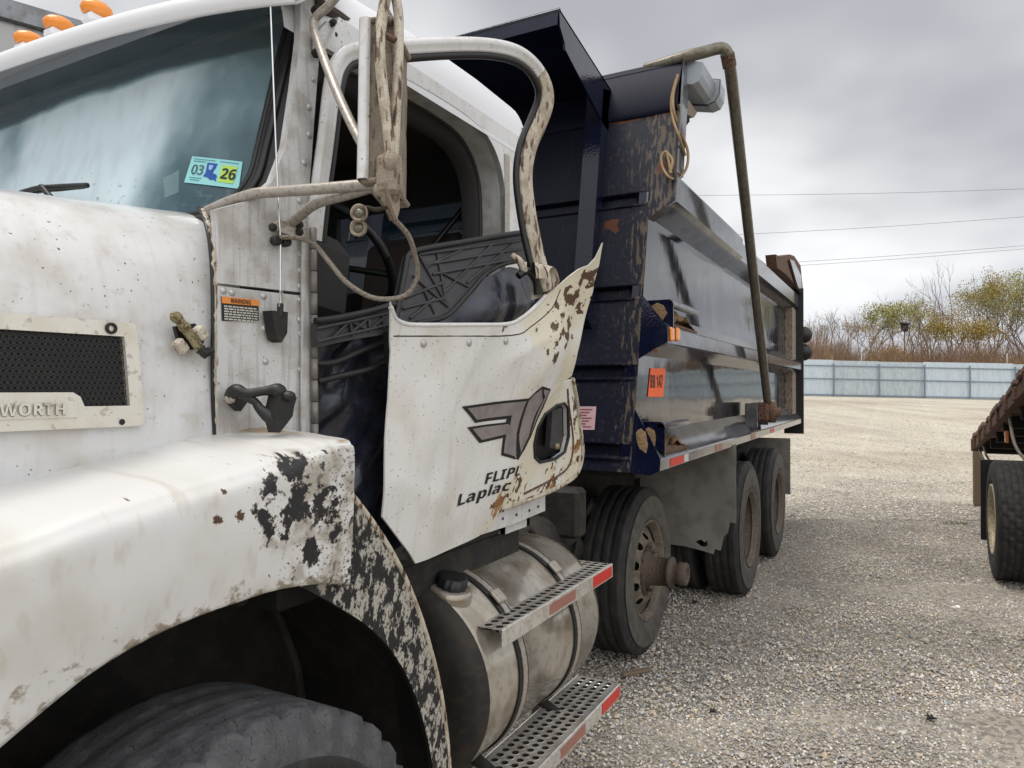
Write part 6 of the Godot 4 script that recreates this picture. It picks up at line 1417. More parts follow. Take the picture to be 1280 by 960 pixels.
func build_tank(t: Node3D):
	var c := Vector3(-1.385, 0.70, 0); var r := 0.315
	var zf := -1.80; var zb := -2.78
	var body := part(t, "fuel_tank", B.new().lathe([Vector2(0.0, 0.0), Vector2(0.01, r * 0.75), Vector2(0.025, r * 0.9), Vector2(0.05, r * 0.985), Vector2(0.075, r), Vector2(0.30, r), Vector2(0.303, r + 0.002), Vector2(0.306, r), Vector2(0.70, r), Vector2(0.705, r + 0.002), Vector2(0.71, r), Vector2(zf - zb - 0.07, r), Vector2(zf - zb - 0.03, r * 0.97), Vector2(zf - zb, r * 0.8), Vector2(zf - zb, 0)], Vector3(c.x, c.y, zf), Vector3(0, 0, -1), 72).done(), M.tank)
	part(body, "front_head", B.new().lathe([Vector2(0.0, 0.0), Vector2(0.004, r * 0.5), Vector2(0.008, r * 0.8), Vector2(-0.008, r * 0.93), Vector2(-0.03, r + 0.004), Vector2(-0.05, r + 0.003)], Vector3(c.x, c.y, zf + 0.004), Vector3(0, 0, 1), 72).done(), M.dark_metal)
	for z in [-2.06, -2.50]:
		part(body, "strap", B.new().lathe([Vector2(-0.03, r + 0.001), Vector2(-0.03, r + 0.007), Vector2(0.03, r + 0.007), Vector2(0.03, r + 0.001)], Vector3(c.x, c.y, z), Vector3(0, 0, 1), 72, null, true).done(), M.black)
		part(body, "strap_band", B.new().lathe([Vector2(-0.013, r + 0.008), Vector2(-0.012, r + 0.011), Vector2(0.012, r + 0.011), Vector2(0.013, r + 0.008)], Vector3(c.x, c.y, z - 0.004), Vector3(0, 0, 1), 72, null, true).done(), M.dull_steel)
		part(body, "strap_buckle", B.new().box(Vector3(c.x + 0.225, c.y + 0.245, z), Vector3(0.05, 0.012, 0.05), Basis(Vector3.FORWARD, 0.74), 0.003).done(), M.dull_steel)
	var fc := Vector3(Vector3(-1.251, 0.985, -1.912))
	part(body, "filler_neck", B.new().lathe([Vector2(-0.06, 0.075), Vector2(0.0, 0.072), Vector2(0.012, 0.066), Vector2(0.014, 0.055), Vector2(0.016, 0.03)], fc, Vector3(0.25, 1, 0), 28).done(), M.tank)
	var knob := func(k: int, j: int) -> float: return 0.003 if k % 4 < 2 and j in [0, 1] else 0.0
	part(body, "filler_cap", B.new().lathe([Vector2(0.017, 0.047), Vector2(0.048, 0.046), Vector2(0.05, 0.038), Vector2(0.048, 0.02), Vector2(0.05, 0.0)], fc, Vector3(0.25, 1, 0), 48, knob).done(), M.black)
	part(body, "tank_bracket", B.new().box(Vector3(c.x - 0.2, c.y + 0.22, -1.98), Vector3(0.2, 0.05, 0.30), Basis(Vector3.FORWARD, -0.5), 0.01).box(Vector3(c.x - 0.28, c.y - 0.05, -2.06), Vector3(0.12, 0.5, 0.07), Basis(), 0.01).box(Vector3(c.x - 0.28, c.y - 0.05, -2.5), Vector3(0.12, 0.5, 0.07), Basis(), 0.01).done(), M.dark_metal)
	build_step(t, 0.897, -1.89, -2.83, -1.255, -1.05, false)
	build_step(t, 0.375, -1.89, -2.91, -1.245, -1.045, true)
	for z in [-2.06, -2.56]:
		part(t, "step_hanger", B.new().tube([Vector3(-1.3, 0.42, z), Vector3(-1.16, 0.35, z)], 0.02, 8).done(), M.dark_metal)

func disc_wheel(to: Node3D, c: Vector3, out: float, rr: float, rim_mat, holes: int, dish: float):   # out = +1 faces +x
	var w := B.new()
	w.lathe([Vector2(-0.11 * out, rr - 0.012), Vector2(0.10 * out, rr - 0.012), Vector2(0.132 * out, rr + 0.004), Vector2(0.140 * out, rr + 0.012), Vector2(0.142 * out, rr + 0.006), Vector2(0.136 * out, rr - 0.008), Vector2(0.115 * out, rr - 0.018), Vector2(0.10 * out, rr - 0.03)], c, Vector3.RIGHT, 64)
	var rim := part(to, "rim", w.done(), rim_mat)
	if holes > 0:
		var d := B.new()
		var ro := rr - 0.028; var ri := 0.10
		var f := func(q: Vector2) -> Vector3:            # q = (angle, radius)
			var bulge: float = dish + (0.03 * cos(clampf((q.y - 0.155) / 0.10, -1, 1) * PI) if q.y > 0.14 else -0.01)
			return c + Vector3(bulge * out, sin(q.x) * q.y, cos(q.x) * q.y)
		for i in holes:
			var a0 := TAU * i / holes; var a1 := TAU * (i + 1) / holes; var am := (a0 + a1) * 0.5
			var hole := []
			for k in 12: hole.append(Vector2(am + cos(TAU * k / 12.0) * 0.027 / 0.205, 0.205 + sin(TAU * k / 12.0) * 0.020))
			d.plate([Vector2(a0, ri), Vector2(am, ri), Vector2(am, ro), Vector2(a0, ro)], f, 0.04, Vector3.ZERO, [hole])
			d.plate([Vector2(am, ri), Vector2(a1, ri), Vector2(a1, ro), Vector2(am, ro)], f, 0.04, Vector3.ZERO, [hole])
		part(rim, "disc", d.done(), rim_mat)
		part(rim, "brake_drum", B.new().lathe([Vector2(0.0, 0.0), Vector2(0.0, 0.23), Vector2(-0.18 * out, 0.23)], c + Vector3((dish - 0.08) * out, 0, 0), Vector3.RIGHT, 32).done(), M.ink)

func build_rear_wheels(t: Node3D):
	# lift axle wheel with its outer tyre missing, hub standing out
	var c := Vector3(-1.505, 0.505, -4.33)
	var b := B.new(); tyre(b, c, 0.508, 0.29, 0.295, 96)
	var w := part(t, "lift_axle_wheel", b.done(), M.rubber, "single lift axle wheel with a bare rusty hub sticking out")
	part(w, "sidewall", B.new().lathe([Vector2(0.1435, 0.455), Vector2(0.1475, 0.42), Vector2(0.149, 0.38), Vector2(0.147, 0.34), Vector2(0.1405, 0.312), Vector2(0.11, 0.297)], c, Vector3.RIGHT, 72).done(), M.dusty_rubber)
	disc_wheel(w, c, 1.0, 0.297, M.rim, 10, 0.115)
	part(w, "hub", B.new().lathe([Vector2(0.10, 0.115), Vector2(0.13, 0.112), Vector2(0.135, 0.092), Vector2(0.20, 0.088), Vector2(0.26, 0.082), Vector2(0.262, 0.094), Vector2(0.285, 0.094), Vector2(0.287, 0.062), Vector2(0.31, 0.058), Vector2(0.325, 0.07), Vector2(0.37, 0.068), Vector2(0.376, 0.055), Vector2(0.376, 0.036), Vector2(0.35, 0.034), Vector2(0.35, 0.0)], c, Vector3.RIGHT, 24).done(), M.hub)
	var bolt := B.new().lathe([Vector2(0, 0.017), Vector2(0.024, 0.017), Vector2(0.025, 0.010), Vector2(0.042, 0.010), Vector2(0.043, 0)], Vector3.ZERO, Vector3.RIGHT, 6, null, true).done()
	for k in 10:
		var a := TAU * k / 10.0
		piece(w, "wheel_nut", bolt, M.hub, Transform3D(Basis(), c + Vector3(0.10, sin(a) * 0.142, cos(a) * 0.142)))
	# drive axles
	for z in [-5.96, -7.45]:
		for x in [-1.185, -1.525, -3.015, -3.355]:
			var o := 1.0 if x > TX else -1.0
			var b2 := B.new(); tyre(b2, Vector3(x, 0.52, z), 0.525, 0.28, 0.295, 96)
			var wh := part(t, "drive_wheel", b2.done(), M.rubber)
			if x == -1.185 or x == -3.355:
				part(wh, "sidewall", B.new().lathe([Vector2(0.138 * o, 0.47), Vector2(0.142 * o, 0.43), Vector2(0.144 * o, 0.38), Vector2(0.142 * o, 0.34), Vector2(0.136 * o, 0.312), Vector2(0.11 * o, 0.297)], Vector3(x, 0.52, z), Vector3.RIGHT, 72).done(), M.dusty_rubber)
			disc_wheel(wh, Vector3(x, 0.52, z), o, 0.297, M.rusty_rim, 10 if x in [-1.185, -3.355] else 0, -0.06)
			if x == -1.185: part(wh, "hub", B.new().lathe([Vector2(-0.07, 0.14), Vector2(-0.02, 0.13), Vector2(0.0, 0.10), Vector2(0.05, 0.095), Vector2(0.06, 0.0)], Vector3(x, 0.52, z), Vector3.RIGHT, 20).done(), M.rust)
		part(t, "axle", B.new().tube([Vector3(-1.2, 0.52, z), Vector3(-2.0, 0.52, z), Vector3(-2.27, 0.55, z), Vector3(-2.54, 0.52, z), Vector3(-3.34, 0.52, z)], [0.07, 0.08, 0.2, 0.08, 0.07], 12).done(), M.dark_metal)
	part(t, "lift_axle", B.new().tube([Vector3(-1.5, 0.505, -4.33), Vector3(-3.0, 0.505, -4.31)], 0.07, 12).done(), M.dark_metal)
	var bb := B.new(); tyre(bb, Vector3(-2.98, 0.505, -4.31), 0.508, 0.29, 0.295, 64)
	part(t, "lift_axle_wheel", bb.done(), M.rubber)
	# mud flap plate ahead of the drive wheels
	var mz := -5.32
	var fl := part(t, "mud_flap", B.new().plate([Vector2(-1.75, 0.47), Vector2(-1.40, 0.46), Vector2(-1.28, 0.44), Vector2(-1.20, 0.42), Vector2(-1.19, 0.46), Vector2(-1.15, 0.45), Vector2(-1.13, 0.55), Vector2(-1.10, 0.58), Vector2(-1.085, 0.66), Vector2(-1.04, 0.66), Vector2(-1.035, 1.22), Vector2(-1.75, 1.22)], func(q: Vector2) -> Vector3: return Vector3(q.x, q.y, mz + 0.012 * sin(q.x * 9.0 + q.y * 4.0)), 0.06, Vector3(0, 0, -0.012), [[Vector2(-1.33, 0.50), Vector2(-1.29, 0.52), Vector2(-1.26, 0.50), Vector2(-1.245, 0.52), Vector2(-1.24, 0.48), Vector2(-1.27, 0.465), Vector2(-1.30, 0.475)]]).done(), M.flap, "torn grey mud flap hanging ahead of the drive wheels")
	part(fl, "flap_bracket", B.new().box(Vector3(-1.4, 1.2, mz - 0.04), Vector3(0.7, 0.06, 0.05), Basis(), 0.006).done(), M.dark_metal)
	part(t, "rear_mud_flap", B.new().plate([Vector2(-1.65, 0.55), Vector2(-1.03, 0.50), Vector2(-1.03, 1.1), Vector2(-1.65, 1.1)], func(q: Vector2) -> Vector3: return Vector3(q.x, q.y, -8.15 + 0.02 * sin(q.x * 7.0)), 0.1, Vector3(0, 0, -0.012)).done(), M.flap)

func build_chassis(t: Node3D):
	var fr := part(t, "chassis_rail", B.new().box(Vector3(-1.86, 0.93, -4.3), Vector3(0.09, 0.28, 10.2), Basis(), 0.01).done(), M.dark_metal)
	part(t, "chassis_rail", B.new().box(Vector3(-2.68, 0.93, -4.3), Vector3(0.09, 0.28, 10.2), Basis(), 0.01).done(), M.dark_metal)
	for z in [-0.4, -3.0, -3.9, -5.1, -6.6, -8.2, -9.2]: part(fr, "cross_member", B.new().box(Vector3(TX, 0.93, z), Vector3(0.74, 0.2, 0.1), Basis(), 0.01).done(), M.dark_metal)
	# gear hung between the tank and the lift axle
	part(t, "air_tank", B.new().lathe([Vector2(0, 0), Vector2(0.01, 0.09), Vector2(0.05, 0.12), Vector2(0.55, 0.12), Vector2(0.59, 0.09), Vector2(0.6, 0)], Vector3(-1.62, 0.86, -3.0), Vector3(0, 0, -1), 24).done(), M.dark_metal)
	part(t, "air_spring", B.new().lathe([Vector2(0, 0.0), Vector2(0, 0.12), Vector2(0.03, 0.14), Vector2(0.09, 0.14), Vector2(0.12, 0.12), Vector2(0.15, 0.14), Vector2(0.21, 0.14), Vector2(0.24, 0.12), Vector2(0.24, 0)], Vector3(-1.75, 0.72, -4.05), Vector3.UP, 24).done(), M.black)
	part(t, "hanger_bracket", B.new().plate([Vector2(-3.55, 1.15), Vector2(-3.42, 0.72), Vector2(-3.55, 0.58), Vector2(-3.75, 0.60), Vector2(-3.82, 0.8), Vector2(-3.75, 1.15)], side_at(-1.70), 1.0, Vector3(-0.05, 0, 0), [circle(Vector2(-3.6, 0.72), 0.05, 10)]).done(), M.dark_metal)
	part(t, "hanger_bracket", B.new().box(Vector3(-1.55, 1.0, -3.35), Vector3(0.3, 0.25, 0.12), Basis(), 0.02).box(Vector3(-1.55, 0.62, -3.3), Vector3(0.12, 0.5, 0.12), Basis(), 0.02).done(), M.dark_metal)
	for e in [[-1.5, 0.98, -2.95], [-1.58, 0.88, -3.05]]:
		part(t, "brake_line", B.new().tube(curve([Vector3(e[0], e[1], e[2]), Vector3(e[0] + 0.06, e[1] - 0.22, e[2] - 0.3), Vector3(e[0] - 0.05, e[1] - 0.12, e[2] - 0.7), Vector3(e[0] - 0.1, e[1], e[2] - 1.0)], 6), 0.011, 6).done(), M.black)
	part(t, "brake_chamber", B.new().lathe([Vector2(0, 0.0), Vector2(0, 0.08), Vector2(0.07, 0.095), Vector2(0.1, 0.095), Vector2(0.17, 0.07), Vector2(0.17, 0)], Vector3(-1.68, 0.7, -3.85), Vector3(0, 0.3, 1), 20).done(), M.dark_metal)
	part(t, "engine_block", B.new().box(Vector3(TX, 1.25, -0.4), Vector3(0.8, 0.9, 1.3), Basis(), 0.05).done(), M.dark_metal)
	part(t, "front_axle", B.new().tube([Vector3(-1.3, 0.53, -1.06), Vector3(-1.7, 0.48, -1.06), Vector3(-2.84, 0.48, -1.06), Vector3(-3.24, 0.53, -1.06)], 0.06, 10).done(), M.dark_metal)

func wall_z(y: float) -> float: return -3.50 - (y - 1.22) * 0.2174

func build_bed(t: Node3D):
	# front wall: bands with recessed ledges between
	var prof := []       # Vector2(y, inwards)
	var lasty := 1.20
	for e in [1.30, 1.71, 2.14, 2.67]:
		prof.append_array([Vector2(lasty, 0.0), Vector2(e - 0.045, 0.0), Vector2(e - 0.038, -0.012), Vector2(e - 0.03, -0.014), Vector2(e - 0.022, 0.04), Vector2(e + 0.022, 0.04), Vector2(e + 0.04, 0.002)])
		lasty = e + 0.045
	prof.append_array([Vector2(lasty, 0.0), Vector2(3.10, 0.0), Vector2(3.16, 0.0)])
	var xs := []
	for i in 25: xs.append(lerpf(-3.34, -1.20, i / 24.0))
	var r := Rect2(-3.5, 1.15, 2.5, 2.5)
	var n := noise(95, 1.0, 5); var n2 := noise(96, 1.0, 4); var n3 := noise(97, 1.0, 3)
	var spots := blobs([Vector3(Vector3(-1.415, 2.53, -3.82).x, Vector3(-1.415, 2.53, -3.82).y, 0.05), Vector3(Vector3(-1.137, 2.843, -3.9).x, Vector3(-1.137, 2.843, -3.9).y, 0.05)], 1.0)
	M.bed_front = mat(paint(r, 800, 800, Color(0.042, 0.056, 0.125), [
		{"n": n2, "s": Vector2(1.6, 1.6), "lo": 0.0, "hi": 0.6, "c": Color(0.075, 0.092, 0.165), "a": 0.8},
		{"n": n2, "s": Vector2(30, 2.5), "lo": 0.25, "hi": 0.6, "c": Color(0.19, 0.195, 0.23), "a": 0.4},
		{"n": n, "s": Vector2(42, 8), "lo": 0.12, "hi": 0.26, "c": Color(0.42, 0.36, 0.28), "a": 0.75, "m": func(x: float, y: float) -> float: return clampf((x + (1.265 if y < 2.6 else 1.20)) * 5.0, -0.6, 0.22) - (0.0 if y > 2.3 else 0.07)},
		{"n": n, "s": Vector2(34, 7), "lo": 0.15, "hi": 0.35, "c": Color(0.34, 0.29, 0.24), "a": 0.7, "m": func(x: float, y: float) -> float: return 0.20 - absf(y - 2.92) * 1.1 - absf(x + 1.22) * 1.8},
		{"n": n, "s": Vector2(30, 30), "lo": 0.36, "hi": 0.44, "c": Color(0.36, 0.3, 0.25), "a": 0.4, "m": func(x: float, _y: float) -> float: return clampf((x + 1.5) * 0.5, -0.3, 0.06)},
		{"n": n3, "s": Vector2(9, 9), "lo": 0.1, "hi": 0.3, "c": Color(0.38, 0.21, 0.12), "a": 0.9, "m": func(x: float, y: float) -> float: return spots.call(x, y) * 0.8 - 0.05},
		{"n": n, "s": Vector2(3, 40), "lo": 0.2, "hi": 0.4, "c": Color(0.42, 0.26, 0.15), "a": 0.8, "m": func(x: float, y: float) -> float: return 0.3 - absf(y - 3.16) * 14.0 - maxf(0.0, -1.5 - x) * 3.0}]), 0.48, 0.0, 0.0, {"metallic_specular": 0.4})
	var uv := func(p: Vector3) -> Vector2: return Vector2((p.x - r.position.x) / r.size.x, 1.0 - (p.y - r.position.y) / r.size.y)
	var rows := []; var uvs := []
	for q in prof:
		var row := []; var ur := []
		for x in xs:
			var inset: float = q.y * (1.0 if x < -1.27 else 0.0)
			var p := Vector3(x, q.x, wall_z(q.x) - inset); row.append(p); ur.append(uv.call(p))
		rows.append(row); uvs.append(ur)
	var bed := part(t, "bed_front_wall", B.new().grid(rows, false, uvs).done(), M.bed_front, "navy ribbed front wall of the dump bed, scraped tan at its corner")
	# rolled top where the tarp housing sits
	var top := []; var tuv := []
	for k in 13:
		var a := PI * (k / 12.0)
		var y := 3.16 + (1.0 - cos(a)) * 0.5 * 0.36
		var out := sin(a) * 0.055 - 0.10 * (k / 12.0)
		var row := []; var ur := []
		for i in 25:
			var x := lerpf(-3.47, -1.07, i / 24.0)
			var p := Vector3(x, y, wall_z(y) + out + 0.006); row.append(p); ur.append(uv.call(p))
		top.append(row); tuv.append(ur)
	part(bed, "tarp_housing", B.new().grid(top, true).done(), M.navy_matt)
	part(bed, "housing_back", B.new().box(Vector3(-2.27, 3.33, wall_z(3.33) - 0.16), Vector3(2.38, 0.34, 0.16), Basis(Vector3.RIGHT, 0.2), 0.02).done(), M.navy_matt)
	# left end of the wall and its back
	var wing := []; var wuv := []        # above the rail the wall widens to the full width
	for s in 2:
		var list := [Vector2(-1.20, 2.55), Vector2(-1.06, 2.64), Vector2(-1.06, 3.16), Vector2(-1.20, 3.16)]
		if s == 1:
			list = [Vector2(-3.34, 3.16), Vector2(-3.48, 3.16), Vector2(-3.48, 2.64), Vector2(-3.34, 2.55)]
		part(bed, "wall_wing", B.new().plate(list, func(q: Vector2) -> Vector3: return Vector3(q.x, q.y, wall_z(q.y) + 0.0015), 0.5, Vector3(0, 0, -0.10), [], r).done(), M.bed_front)
	var ends := []
	for y in [2.80, 3.16, 3.5]: ends.append([Vector3(-1.062, y, wall_z(y) - 0.002), Vector3(-1.056, y, wall_z(y) - 0.02), Vector3(-1.056, y, wall_z(y) - 0.13), Vector3(-1.13, y, wall_z(y) - 0.14), Vector3(-3.4, y, wall_z(y) - 0.14)])
	part(bed, "wall_end", B.new().grid(ends, false).done(), M.rail)
	# cab guard: canopy with side flange and post
	for sx in [-1.475, -3.065]:
		var s := 1.0 if sx > TX else -1.0
		var fa := Vector3(sx, 3.49, -3.245); var fb := Vector3(sx, 3.35, -3.98)
		part(bed, "guard_flange", B.new().plate([Vector2(-3.235, 3.505), Vector2(-3.24, 3.42), Vector2(-3.30, 3.36), Vector2(-3.31, 3.33), Vector2(-3.86, 3.12), Vector2(-4.0, 3.10), Vector2(-4.0, 3.36)], side_at(sx), 1.0, Vector3(-0.012 * s, 0, 0)).done(), M.navy)
		var pf := []
		for y in [1.6, 2.2, 2.8, 3.36]: pf.append(Vector3(sx - 0.03 * s, y, wall_z(y) + 0.045))
		part(bed, "guard_post", B.new().plate([Vector2(wall_z(1.95), 1.95), Vector2(wall_z(1.95) + 0.06, 2.0), Vector2(wall_z(3.1) + 0.11, 3.1), Vector2(wall_z(3.36) + 0.13, 3.33), Vector2(wall_z(3.36), 3.36)], side_at(sx), 1.0, Vector3(-0.10 * s, 0, 0)).done(), M.navy)
		# flat side strips of the canopy
		part(bed, "guard_strip", B.new().prism([Vector2(0, 0), Vector2(-0.10 * s, 0.0), Vector2(-0.10 * s, 0.012), Vector2(0, 0.012)], func(q: Vector2, z: float) -> Vector3: return Vector3(sx + q.x, 3.35 + (z + 3.98) * 0.19 + q.y, z), -3.98, -3.24).done(), M.navy)
	part(bed, "cab_guard", B.new().grid([[Vector3(-3.06, 3.42, -3.22), Vector3(-1.48, 3.42, -3.22)], [Vector3(-3.06, 3.505, -3.235), Vector3(-1.48, 3.505, -3.235)], [Vector3(-3.06, 3.50, -3.26), Vector3(-1.48, 3.50, -3.26)], [Vector3(-3.06, 3.36, -3.99), Vector3(-1.48, 3.36, -3.99)]], false).done(), M.navy)
	part(bed, "guard_lip", B.new().tube([Vector3(-3.07, 3.50, -3.24), Vector3(-1.475, 3.50, -3.24)], 0.012, 8).done(), M.navy)
	var stick := part(bed, "label", B.new().plate([Vector2(Vector3(-1.523, 1.53, -3.56).x, Vector3(-1.523, 1.53, -3.56).y), Vector2(Vector3(-1.413, 1.531, -3.56).x, Vector3(-1.413, 1.531, -3.56).y), Vector2(Vector3(-1.413, 1.409, -3.56).x, Vector3(-1.413, 1.409, -3.56).y), Vector2(Vector3(-1.523, 1.406, -3.56).x, Vector3(-1.523, 1.406, -3.56).y)], func(q: Vector2) -> Vector3: return Vector3(q.x, q.y, wall_z(q.y) + 0.003), 1.0).done(), mat(Color(0.74, 0.62, 0.64), 0.6), "pink and white safety label with a red border")
	var lb := B.new()
	for i in 7:
		var x := Vector3(-1.513, 1.53, -3.56).x; var y := Vector3(-1.513, 1.517, -3.56).y - i * 0.015
		lb.quad(Vector3(x, y, wall_z(y) + 0.0045), Vector3(x + 0.08 - (i % 3) * 0.015, y, wall_z(y) + 0.0045), Vector3(x + 0.08 - (i % 3) * 0.015, y - 0.006, wall_z(y - 0.006) + 0.0045), Vector3(x, y - 0.006, wall_z(y - 0.006) + 0.0045))
	part(stick, "label_print", lb.done(), mat(Color(0.55, 0.25, 0.3), 0.6))
	# side: panel and three rails, in world sections (x, y) swept along the bed
	var zr := -9.42
	var sec := func(q: Vector2, z: float) -> Vector3:
		var zz := z
		if z > -4.0: zz = wall_z(q.y) - 0.004
		return Vector3(q.x, q.y, zz)
	for m in [1.0, -1.0]:
		var mir := func(l: Array) -> Array:
			var o := []
			for q in l: o.append(q if m > 0 else Vector2(2 * TX - q.x, q.y))
			return o
		var panels := [-3.6, -5.55, -7.2, -8.9]
		for i in 3:
			part(bed, "side_panel", B.new().prism(mir.call([Vector2(-1.20, 1.36), Vector2(-1.20, 2.58), Vector2(-1.215, 2.58), Vector2(-1.215, 1.36)]), sec, panels[i], panels[i + 1] - 0.25 if i == 2 else panels[i + 1]).done(), M.dusty_side)
		part(bed, "side_core", B.new().prism(mir.call([Vector2(-1.222, 1.25), Vector2(-1.222, 2.76), Vector2(-1.262, 2.76), Vector2(-1.262, 1.25)]), sec, -3.6, zr).done(), M.navy)
		var upper := [Vector2(-1.05, 2.63), Vector2(-1.052, 2.77), Vector2(-1.06, 2.785), Vector2(-1.22, 2.80), Vector2(-1.22, 2.55)]
		if m > 0:
			part(bed, "top_rail", B.new().prism(upper, sec, -3.6, -5.68).done(), M.rail)
			var second := []; for q in upper: second.append(q + Vector2(-0.035, 0.0))
			part(bed, "top_rail", B.new().prism(second, sec, -5.69, zr).done(), M.rail)
		else: part(bed, "top_rail", B.new().prism(mir.call(upper), sec, -3.6, zr).done(), M.rail)
		part(bed, "middle_rail", B.new().prism(mir.call([Vector2(-1.05, 1.862), Vector2(-1.05, 1.94), Vector2(-1.058, 1.95), Vector2(-1.20, 2.045), Vector2(-1.20, 1.80), Vector2(-1.06, 1.855)]), sec, -3.6, zr).done(), M.rail)
		part(bed, "bottom_rail", B.new().prism(mir.call([Vector2(-1.05, 1.215), Vector2(-1.05, 1.265), Vector2(-1.056, 1.274), Vector2(-1.20, 1.40), Vector2(-1.22, 1.20)]), sec, -3.6, zr).done(), M.rail)
		part(bed, "corner_post", B.new().prism(mir.call([Vector2(-1.035, 1.08), Vector2(-1.035, 2.86), Vector2(-1.26, 2.86), Vector2(-1.26, 1.08)]), func(q: Vector2, z: float) -> Vector3: return Vector3(q.x, q.y, z), -9.47, -9.43).done(), M.black)
		part(bed, "post_gusset", B.new().prism(mir.call([Vector2(-1.20, 1.3), Vector2(-1.12, 1.3), Vector2(-1.12, 2.6), Vector2(-1.20, 2.6)]), func(q: Vector2, z: float) -> Vector3: return Vector3(q.x, q.y, z), -9.43, -9.1).done(), M.muddy)
	# sand lying on the rails, dirt under the upper rail
	var rng := RandomNumberGenerator.new(); rng.seed = 12
	# stake pockets near the front: plate boxes half full of sand
	for e in [[1.955, 2.10, -3.76, -4.30], [1.29, 1.455, -3.60, -4.08]]:
		var y0: float = e[0]; var y1: float = e[1]; var za: float = e[2]; var zb: float = e[3]
		var pk := part(bed, "pocket", B.new().plate([Vector2(-1.20, y0 + 0.06), Vector2(-1.055, y0 - 0.03), Vector2(-1.055, y1 - 0.02), Vector2(-1.075, y1), Vector2(-1.20, y1)], func(q: Vector2) -> Vector3: return Vector3(q.x, q.y, za), 1.0, Vector3(0, 0, -0.014)).done(), M.navy, "small bracket box on the bed side holding sand")
		part(pk, "pocket_lip", B.new().box(Vector3(-1.075, y1 - 0.02, (za + zb) * 0.5), Vector3(0.05, 0.035, za - zb), Basis(), 0.008).done(), M.rail)
		part(pk, "pocket_floor", B.new().box(Vector3(-1.12, y0 + 0.03, (za + zb) * 0.5), Vector3(0.13, 0.02, za - zb), Basis(Vector3.FORWARD, 0.5), 0.004).done(), M.rust)
		var heap := []
		var hn := noise(int(y0 * 100), 1.0, 3)
		for i in 25:
			var row := []
			for k in 13:
				var fz := lerpf(za - 0.03, zb + 0.02, i / 24.0); var fx := lerpf(-1.20, -1.07, k / 12.0)
				row.append(Vector3(fx, y0 + 0.055 + 0.07 * sin(PI * i / 24.0) * (0.6 + hn.get_noise_2d(fz * 9.0, fx * 9.0)) - (fx + 1.2) * 0.3, fz))
			heap.append(row)
		part(pk, "sand", B.new().grid(heap).done(), M.sand)
		var cake := []
		for i in 9:
			var row := []
			for k in 9:
				var a := TAU * k / 8.0
				var rr := (i / 8.0) * (1.0 + 0.35 * hn.get_noise_2d(cos(a) * 1.5, sin(a) * 1.5))
				row.append(Vector3(-1.14 + cos(a) * rr * 0.045, (y0 + y1) * 0.5 + 0.0 + sin(a) * rr * 0.055, za + 0.001 + 0.005 * (1.0 - (i / 8.0) * (i / 8.0))))
			cake.append(row)
		part(pk, "sand_cake", B.new().grid(cake).done(), M.sand)
	# front gusset of the middle rail, amber lamp, orange number label, tape
	part(bed, "rail_gusset", B.new().plate([Vector2(-1.20, 2.12), Vector2(-1.06, 1.95), Vector2(-1.05, 1.87), Vector2(-1.20, 1.78)], func(q: Vector2) -> Vector3: return Vector3(q.x, q.y, wall_z(q.y) + 0.003), 1.0, Vector3(0, 0, -0.006)).done(), M.navy)
	part(bed, "rail_gusset", B.new().plate([Vector2(-1.20, 1.52), Vector2(-1.05, 1.275), Vector2(-1.05, 1.215), Vector2(-1.10, 1.19), Vector2(-1.20, 1.20)], func(q: Vector2) -> Vector3: return Vector3(q.x, q.y, wall_z(q.y) + 0.003), 1.0, Vector3(0, 0, -0.006)).done(), M.navy)
	for z in [Vector3(-1.045, 1.908, -3.7), Vector3(-1.045, 1.915, -3.808)]:
		part(bed, "amber_lamp", B.new().box(z, Vector3(0.018, 0.072, 0.055), Basis(), 0.007).done(), M.amber)
	var ol: Array = [Vector2(-3.816, 1.738), Vector2(-4.098, 1.741), Vector2(-4.05, 1.579), Vector2(-3.766, 1.581)]
	var of := func(q: Vector2) -> Vector3: return Vector3(-1.196 + 0.001, q.y, q.x)
	var lab := part(bed, "number_label", B.new().plate(ol, of, 1.0, Vector3(-0.002, 0, 0)).done(), M.orange, "orange label lettered BB 147")
	var od: Vector2 = (ol[1] - ol[0]).normalized()
	part(lab, "lettering", letters("BB 147", 0.072, func(q: Vector2) -> Vector3: return of.call(ol[3].lerp(ol[0], 0.30) + od * ((ol[1] - ol[0]).length() * 0.09 + q.x) + Vector2(0, q.y)) + Vector3(0.002, 0, 0), 800, 0.0, 1.0, (ol[1] - ol[0]).length() * 0.82), M.ink)
	var zt := -3.68
	for e in [[0.0, 0.26, M.red], [0.27, 0.36, M.tape_white], [1.05, 1.25, M.worn_red], [2.3, 2.5, M.worn_red], [3.3, 3.5, M.red], [3.51, 3.66, M.tape_white]]:
		part(bed, "reflective_tape", B.new().box(Vector3(-1.0485, 1.24, zt - (e[0] + e[1]) * 0.5), Vector3(0.002, 0.042, e[1] - e[0]), Basis(), 0.0004).done(), e[2])
	var patch := []
	var pn := noise(131, 1.0, 3)
	for i in 9:
		var row := []
		for k in 17:
			var a := TAU * k / 16.0
			var rr := (i / 8.0) * (1.0 + 0.5 * pn.get_noise_2d(cos(a) * 1.2, sin(a) * 1.2))
			var q := Vector2(-1.148 + cos(a) * rr * 0.032, 1.365 + sin(a) * rr * 0.055 - cos(a) * rr * 0.03)
			row.append(Vector3(q.x, q.y, wall_z(q.y) + 0.004 + 0.005 * (1.0 - (i / 8.0) * (i / 8.0)) + 0.004 * pn.get_noise_2d(q.x * 30.0, q.y * 30.0)))
		patch.append(row)
	part(bed, "caked_sand", B.new().grid(patch).done(), M.sand)
